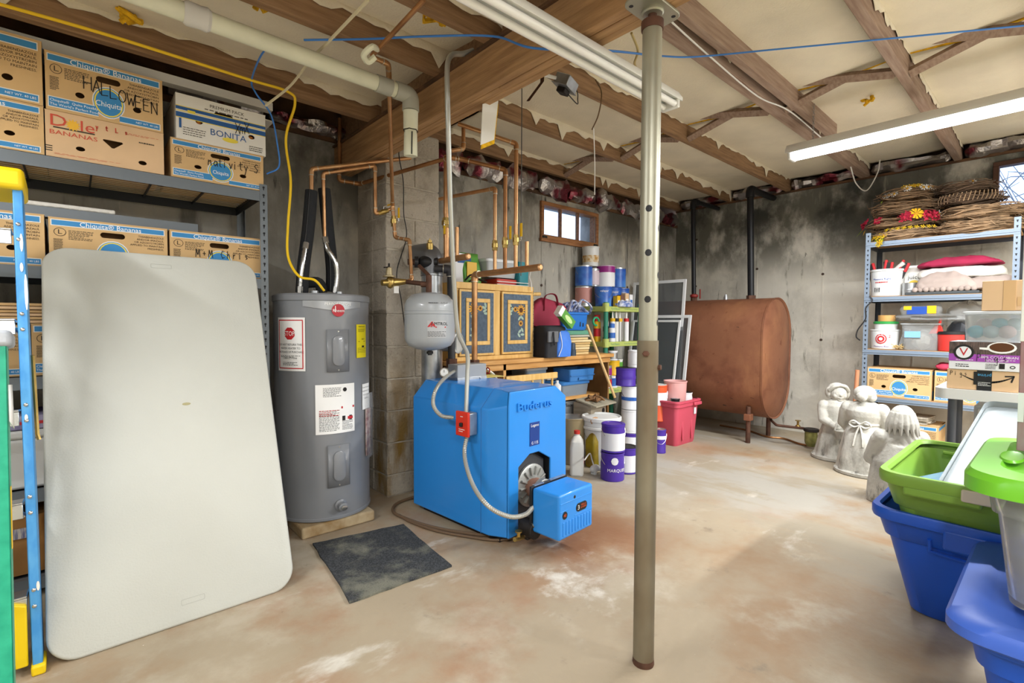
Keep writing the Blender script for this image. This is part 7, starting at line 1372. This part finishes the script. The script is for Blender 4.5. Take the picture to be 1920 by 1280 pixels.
kb = thing('kraft_box', 'plain kraft carton topmost on the stacked boxes', 'cardboard box', tb_(.155, .03, z + .366), -90); part('carton', MB().box(0, .18, 0, .2, 0, .135), M_kraft2, kb, bevel=.002); part('tape', MB().box(.07, .11, -.001, 0, .0, .135).box(.115, .18, -.0012, 0, .02, .06), mat('clear_tape', '#cda878', .3), kb, smooth=0)
dw = thing('drawer_cart', 'white frosted drawer cart under the white table', 'drawers', (3.38, .30, 0), -90)
part('frame', MB().box(0, .4, .002, .34, 0, .70), mat('cart_frost', '#cfd2d2', .4, trans=.2), dw, bevel=.01)
for k in range(3): d = part('drawer', MB().box(.015, .385, -.012, .002, .03 + k * .225, .235 + k * .225), mat('drawer_frost', '#dadcdc', .35), dw, bevel=.006); part('drawer_pull', MB().box(.14, .26, -.02, -.012, .2 + k * .225, .212 + k * .225), M_bwht, d, bevel=.003)
# ================================================================ totes at the right edge
M_tblue = mat('tote_royal', '#1a55c2', .4); M_tgrn = mat('tote_green', '#7fa83f', .4); M_tlid = mat('tote_lid_blue', '#3f66c8', .45); M_lime = mat('lime_lid', '#74c62e', .35); M_clr = mat('clear_tote', '#e6e9ea', .12, trans=.82, ior=1.12)
def bigtote(o, x0, x1, y0, y1, bx0, bx1, by0, by1, zb_, zt_, m, r=.06):
    cx, cy = (x0 + x1) / 2, (y0 + y1) / 2; bcx, bcy = (bx0 + bx1) / 2, (by0 + by1) / 2; W, D, w, d = x1 - x0, y1 - y0, bx1 - bx0, by1 - by0; L_ = lambda t: [w + (W - .05 - w) * t, d + (D - .05 - d) * t, bcx + (cx - bcx) * t, bcy + (cy - bcy) * t]
    def ring(t, z, e=0, rr_=r): a = L_(t); return [(x, y, z) for x, y in rr(a[0] + e, a[1] + e, rr_, 7, a[2], a[3])]
    H = zt_ - zb_; th = .008
    out = [ring(0, zb_, -.03), ring(0.02, zb_ + .012), ring(.72, zb_ + H * .72), ring(.74, zb_ + H * .735, .02), ring(1, zt_ - .03, .016)]; inn = [ring(1, zt_ - .03, 0), ring(.72, zb_ + H * .72, -.012), ring(0.02, zb_ + .02, -.02)]
    part('tub_body', MB().loft(out + inn, c1=True), m, o, world=True, smooth=40)
    part('rim', MB().loft([[(x, y, z) for x, y in rr(W - e, D - e, r + .015, 7, cx, cy)] for e, z in ((.03, zt_ - .045), (.006, zt_ - .04), (0, zt_ - .03), (0, zt_ - .006), (.006, zt_), (.04, zt_), (.05, zt_ - .012))], c0=False, c1=False), m, o, world=True, smooth=40)
tb1 = thing('storage_tote', 'deep royal blue tote holding the nested green tub', 'tote', (2.55, .2, 0), 0, 'storage totes'); bigtote(tb1, 2.20, 2.93, -.06, .475, 2.375, 2.82, .03, .375, 0, .43, M_tblue)
part('handle_recess', MB().box(2.198, 2.222, .02, .26, .335, .405), M_tblue, tb1, world=True, bevel=.008); part('moulded_step', MB().tube([(2.24, .30, .345), (2.255, .30, .30), (2.26, .27, .295), (2.255, .0, .29)], .006, 6), M_tblue, tb1, world=True)
tb2 = thing('storage_tote', 'olive green open tub nested in the royal blue tote', 'tote', (2.55, .2, .10), 0, 'storage totes'); bigtote(tb2, 2.12, 2.88, -.07, .44, 2.36, 2.80, .03, .34, .10, .585, M_tgrn)
part('latch', MB().box(2.112, 2.135, .12, .21, .535, .575).box(2.112, 2.135, -.04, .08, .53, .58), mat('latch_cream', '#d6cdbf', .5), tb2, world=True, bevel=.006); part('handle_lip', MB().box(2.125, 2.15, .16, .36, .515, .55), M_tgrn, tb2, world=True, bevel=.008); part('inner_ledge', MB().tube(spline([(2.80, .34, .55), (2.82, .2, .54), (2.80, .12, .55), (2.79, .09, .57)], 6), .008, 6), M_tgrn, tb2, world=True)
sb_ = thing('small_blue_tub', 'pale blue plastic tub lying in the olive green tub', 'tub', (2.50, .26, .40), 20, rot=(R_(-22), R_(12), R_(20)))
part('tub_body', MB().loft([[(x, y, z) for x, y in rr(w, d, .03, 5)] for w, d, z in ((.22, .16, 0), (.24, .18, .02), (.27, .21, .11), (.25, .19, .125), (.2, .14, .128))]), mat('pale_blue_tub', '#8fb6dc', .4), sb_, smooth=40); part('panel_line', MB().ring(rr(.16, .1, .02), rr(.15, .09, .018), T(0, 0, .1295)), mat('tub_line', '#6f98c4', .5), sb_)
ld_ = thing('frosted_lid', 'frosted white tote lid standing slanted in the green tub', 'lid', (2.3, .26, .50))
A_, B_, C_ = Vector((2.30, .285, .50)), Vector((2.88, .212, .742)), Vector((2.74, .02, .70)); u_ = (B_ - A_).normalized(); w_ = (C_ - B_); w_ = (w_ - u_ * w_.dot(u_)).normalized(); n_ = u_.cross(w_); Ml = Matrix(((u_.x, w_.x, n_.x, A_.x), (u_.y, w_.y, n_.y, A_.y), (u_.z, w_.z, n_.z, A_.z), (0, 0, 0, 1))); LL = (B_ - A_).length
part('lid_panel', MB().loft([[(x, y, z) for x, y in rr(LL - e, .40 - e, .03, 6, LL / 2, .20)] for e, z in ((.0, -.02), (0, .0), (.03, .004), (.05, -.006), (.09, -.006))], M=Ml), mat('lid_frost', '#9aa4a8', .35, trans=.4), ld_, world=True, smooth=40)
part('lid_skirt', MB().loft([[(x, y, z) for x, y in rr(LL + e, .40 + e, .032, 6, LL / 2, .20)] for e, z in ((.004, -.045), (.004, -.004))], c0=False, c1=False, M=Ml), _M['lid_frost'], ld_, world=True, smooth=40)
tb3 = thing('storage_tote', 'royal blue tote with a scuffed blue lid at the bottom right corner', 'tote', (1.9, -.1, 0), 0, 'storage totes'); bigtote(tb3, 1.56, 2.20, -.42, .155, 1.66, 2.10, -.33, .075, 0, .385, M_tblue)
part('lid', MB().loft([[(x, y, z) for x, y in rr(.64 + e, .575 + e, .08, 8, 1.88, -.1325)] for e, z in ((.03, .36), (.05, .368), (.05, .392), (.03, .405), (-.06, .412), (-.09, .405))]), M_tlid, tb3, world=True, smooth=40)
tb4 = thing('storage_tote', 'clear tote with a lime green lid stacked on the blue lidded tote', 'tote', (1.9, -.1, .413), 0, 'storage totes'); bigtote(tb4, 1.60, 2.16, -.42, .135, 1.66, 2.10, -.37, .075, .414, .735, M_clr)
part('lid', MB().loft([[(x, y, z) for x, y in rr(.60 + e, .58 + e, .09, 8, 1.88, -.14)] for e, z in ((-.01, .700), (.02, .705), (.02, .738), (.0, .752), (-.10, .756), (-.12, .744), (-.14, .742))]), M_lime, tb4, world=True, smooth=40)
part('lid_grip', MB().loft([[(x, y, z) for x, y in ov(1.83, .085, .07 * e, .022 * e)] for e, z in ((1.1, .754), (1.0, .760), (.85, .757))]), M_lime, tb4, world=True, smooth=50)
part('lid_swirl', MB().tube(spline([(2.10, .05, .755), (2.02, .03, .757), (1.97, .03, .757), (1.90, -.01, .757), (1.82, .0, .757), (1.74, -.06, .757), (1.70, -.2, .757)], 6), .012, 8), M_lime, tb4, world=True)
tg = lambda n, lb, cat, mb, m, **k: tag(part(n, mb, m, smooth=60, **k), lb, cat)
def inside(n, lb, c, w, d, h, sd, m):
    b = soft(((w * .9, d * .9, .05, 0), (w, d, .06, h * .3), (w * .95, d * .9, .06, h * .7), (w * .6, d * .5, .05, h)), 6, .03, sd); b = MB().add([(x + c[0], y + c[1], z + c[2]) for x, y, z in b.v], b.f); return folds(tg(n, lb, 'cloth', b, m, subd=1), .025)
inside('white_linen', 'white linen bundled in the clear lime-lidded tote', (1.80, -.06, .515), .24, .2, .09, 3, M_wcl); inside('pink_linen', 'crumpled pink paper at the bottom of the clear tote', (1.79, -.05, .425), .22, .2, .085, 5, mat('pink_tissue', '#c0769a', .8, col2='#e0d3d8', scale=16)); inside('slate_linen', 'slate grey bundle inside the clear tote', (1.98, -.02, .60), .2, .16, .1, 7, mat('slate_cloth', '#6b7688', .7)); inside('cream_linen', 'cream fabric at the top of the clear tote', (1.78, -.04, .61), .24, .18, .085, 9, mat('cream_cloth', '#d9d0c4', .8)); inside('grey_paper', 'grey wrapping bundle low at the back of the clear tote', (1.99, -.06, .425), .2, .2, .16, 11, mat('grey_wrap', '#a9aab0', .6))
pk_ = thing('gift_wrap_box', 'tall box of red and silver gift wrap at the right edge', 'box', (1.93, .083, .757), -90); part('carton', MB().box(0, .3, 0, .16, 0, .60), mat('wrap_print', '#a8a4a6', .4, col2='#9a2f3c', scale=9, stretch=(1, 1, .4)), pk_, bevel=.002); part('white_edge', MB().box(-.001, .012, -.002, .162, .3, .602), M_wht, pk_, bevel=.001); part('label', MB().box(.0, .012, -.0032, -.002, .08, .16), M_lblw, pk_, smooth=0)

# ================================================================ shop lights
M_white = mat('white_enamel', '#e8e8e2', .35); M_tube = mat('lit_tube', '#ffffff', .3, emit=7, ecol='#f4f7ff'); M_tubeoff = mat('dead_tube', '#f2f2ee', .25)
def shop_light(label, loc, rz, L, lit, power, group=None, area=True):
    r = thing('shop_light', label, 'light fixture', loc, rz, group)
    prof = [(-.062, 0), (-.062, .02), (-.035, .06), (.035, .06), (.062, .02), (.062, 0), (.03, .012), (-.03, .012)]
    part('housing', MB().prism(prof, 0, L, T(0, 0, 0) @ RX(90) @ T(0, 0, -L)), M_white, r, bevel=.002)
    for s in (-.034, .034):
        part('tube', MB().cyl((s, .03, -.018), (s, L - .03, -.018), .017, 14), M_tube if lit else M_tubeoff, r)
    for yy in (.012, L - .03):
        part('lamp_holder', MB().box(-.055, .055, yy, yy + .02, -.04, .01), M_white, r, bevel=.006)
    for yy in (.15, L - .15):
        ch = MB()
        for k in range(max(3, int(((2.36 if loc[0] < 1.2 else 2.57) - loc[2] - .07) / .016))): ch.tube([Vector((.007 * math.cos(q * PI / 3) * (k % 2), yy + .007 * math.cos(q * PI / 3) * ((k + 1) % 2), .07 + k * .016 + .011 * math.sin(q * PI / 3))) for q in range(6)], .0015, 4, closed=True)
        part('chain', ch, mat('chain_steel', '#9a9a9a', .4, .9), r)
    if lit and area:
        ld = bpy.data.lights.new('tube_light', 'AREA'); ld.shape = 'RECTANGLE'; ld.size = .12; ld.size_y = L; ld.energy = power; ld.color = (.97, .985, 1)
        lo = bpy.data.objects.new('tube_light', ld); COL.objects.link(lo); lo.parent = r; lo.location = (0, L / 2, -.045)
    return r
# the dark one beside the post runs along the joists, the lit one hangs before the wreath shelf
shop_light('unlit white double-tube shop light hanging beside the steel post', (1.9012, 1.127, 2.02), 90, 1.22 * 1.25, False, 0).scale = (.72, 1, .72)
shop_light('lit white shop light hanging in front of the wreath shelf', (3.7026, 1.3106, 2.26), 180, 1.9, True, TUBE_W * 2.5)
# unseen shop lights added as fill, behind and beside the camera
k = 0
for (x, y, rz, q, lb) in ((.35, -.3, 90, 1.0, 'added fill shop light straight above and behind the camera'), (3.3, -1.1, 90, 3.0, 'added fill shop light over the empty floor right of the camera'), (.4, -1.7, 90, 1.6, 'added fill shop light near the wall behind the camera'), (-.9, .9, 0, 1.2, 'added fill shop light left of the camera'), (4.7, -1.9, 90, 2.4, 'added fill shop light in the far corner right of the camera')):
    shop_light(lb, (x, y, 2.17), rz, 1.22, True, TUBE_W * q)
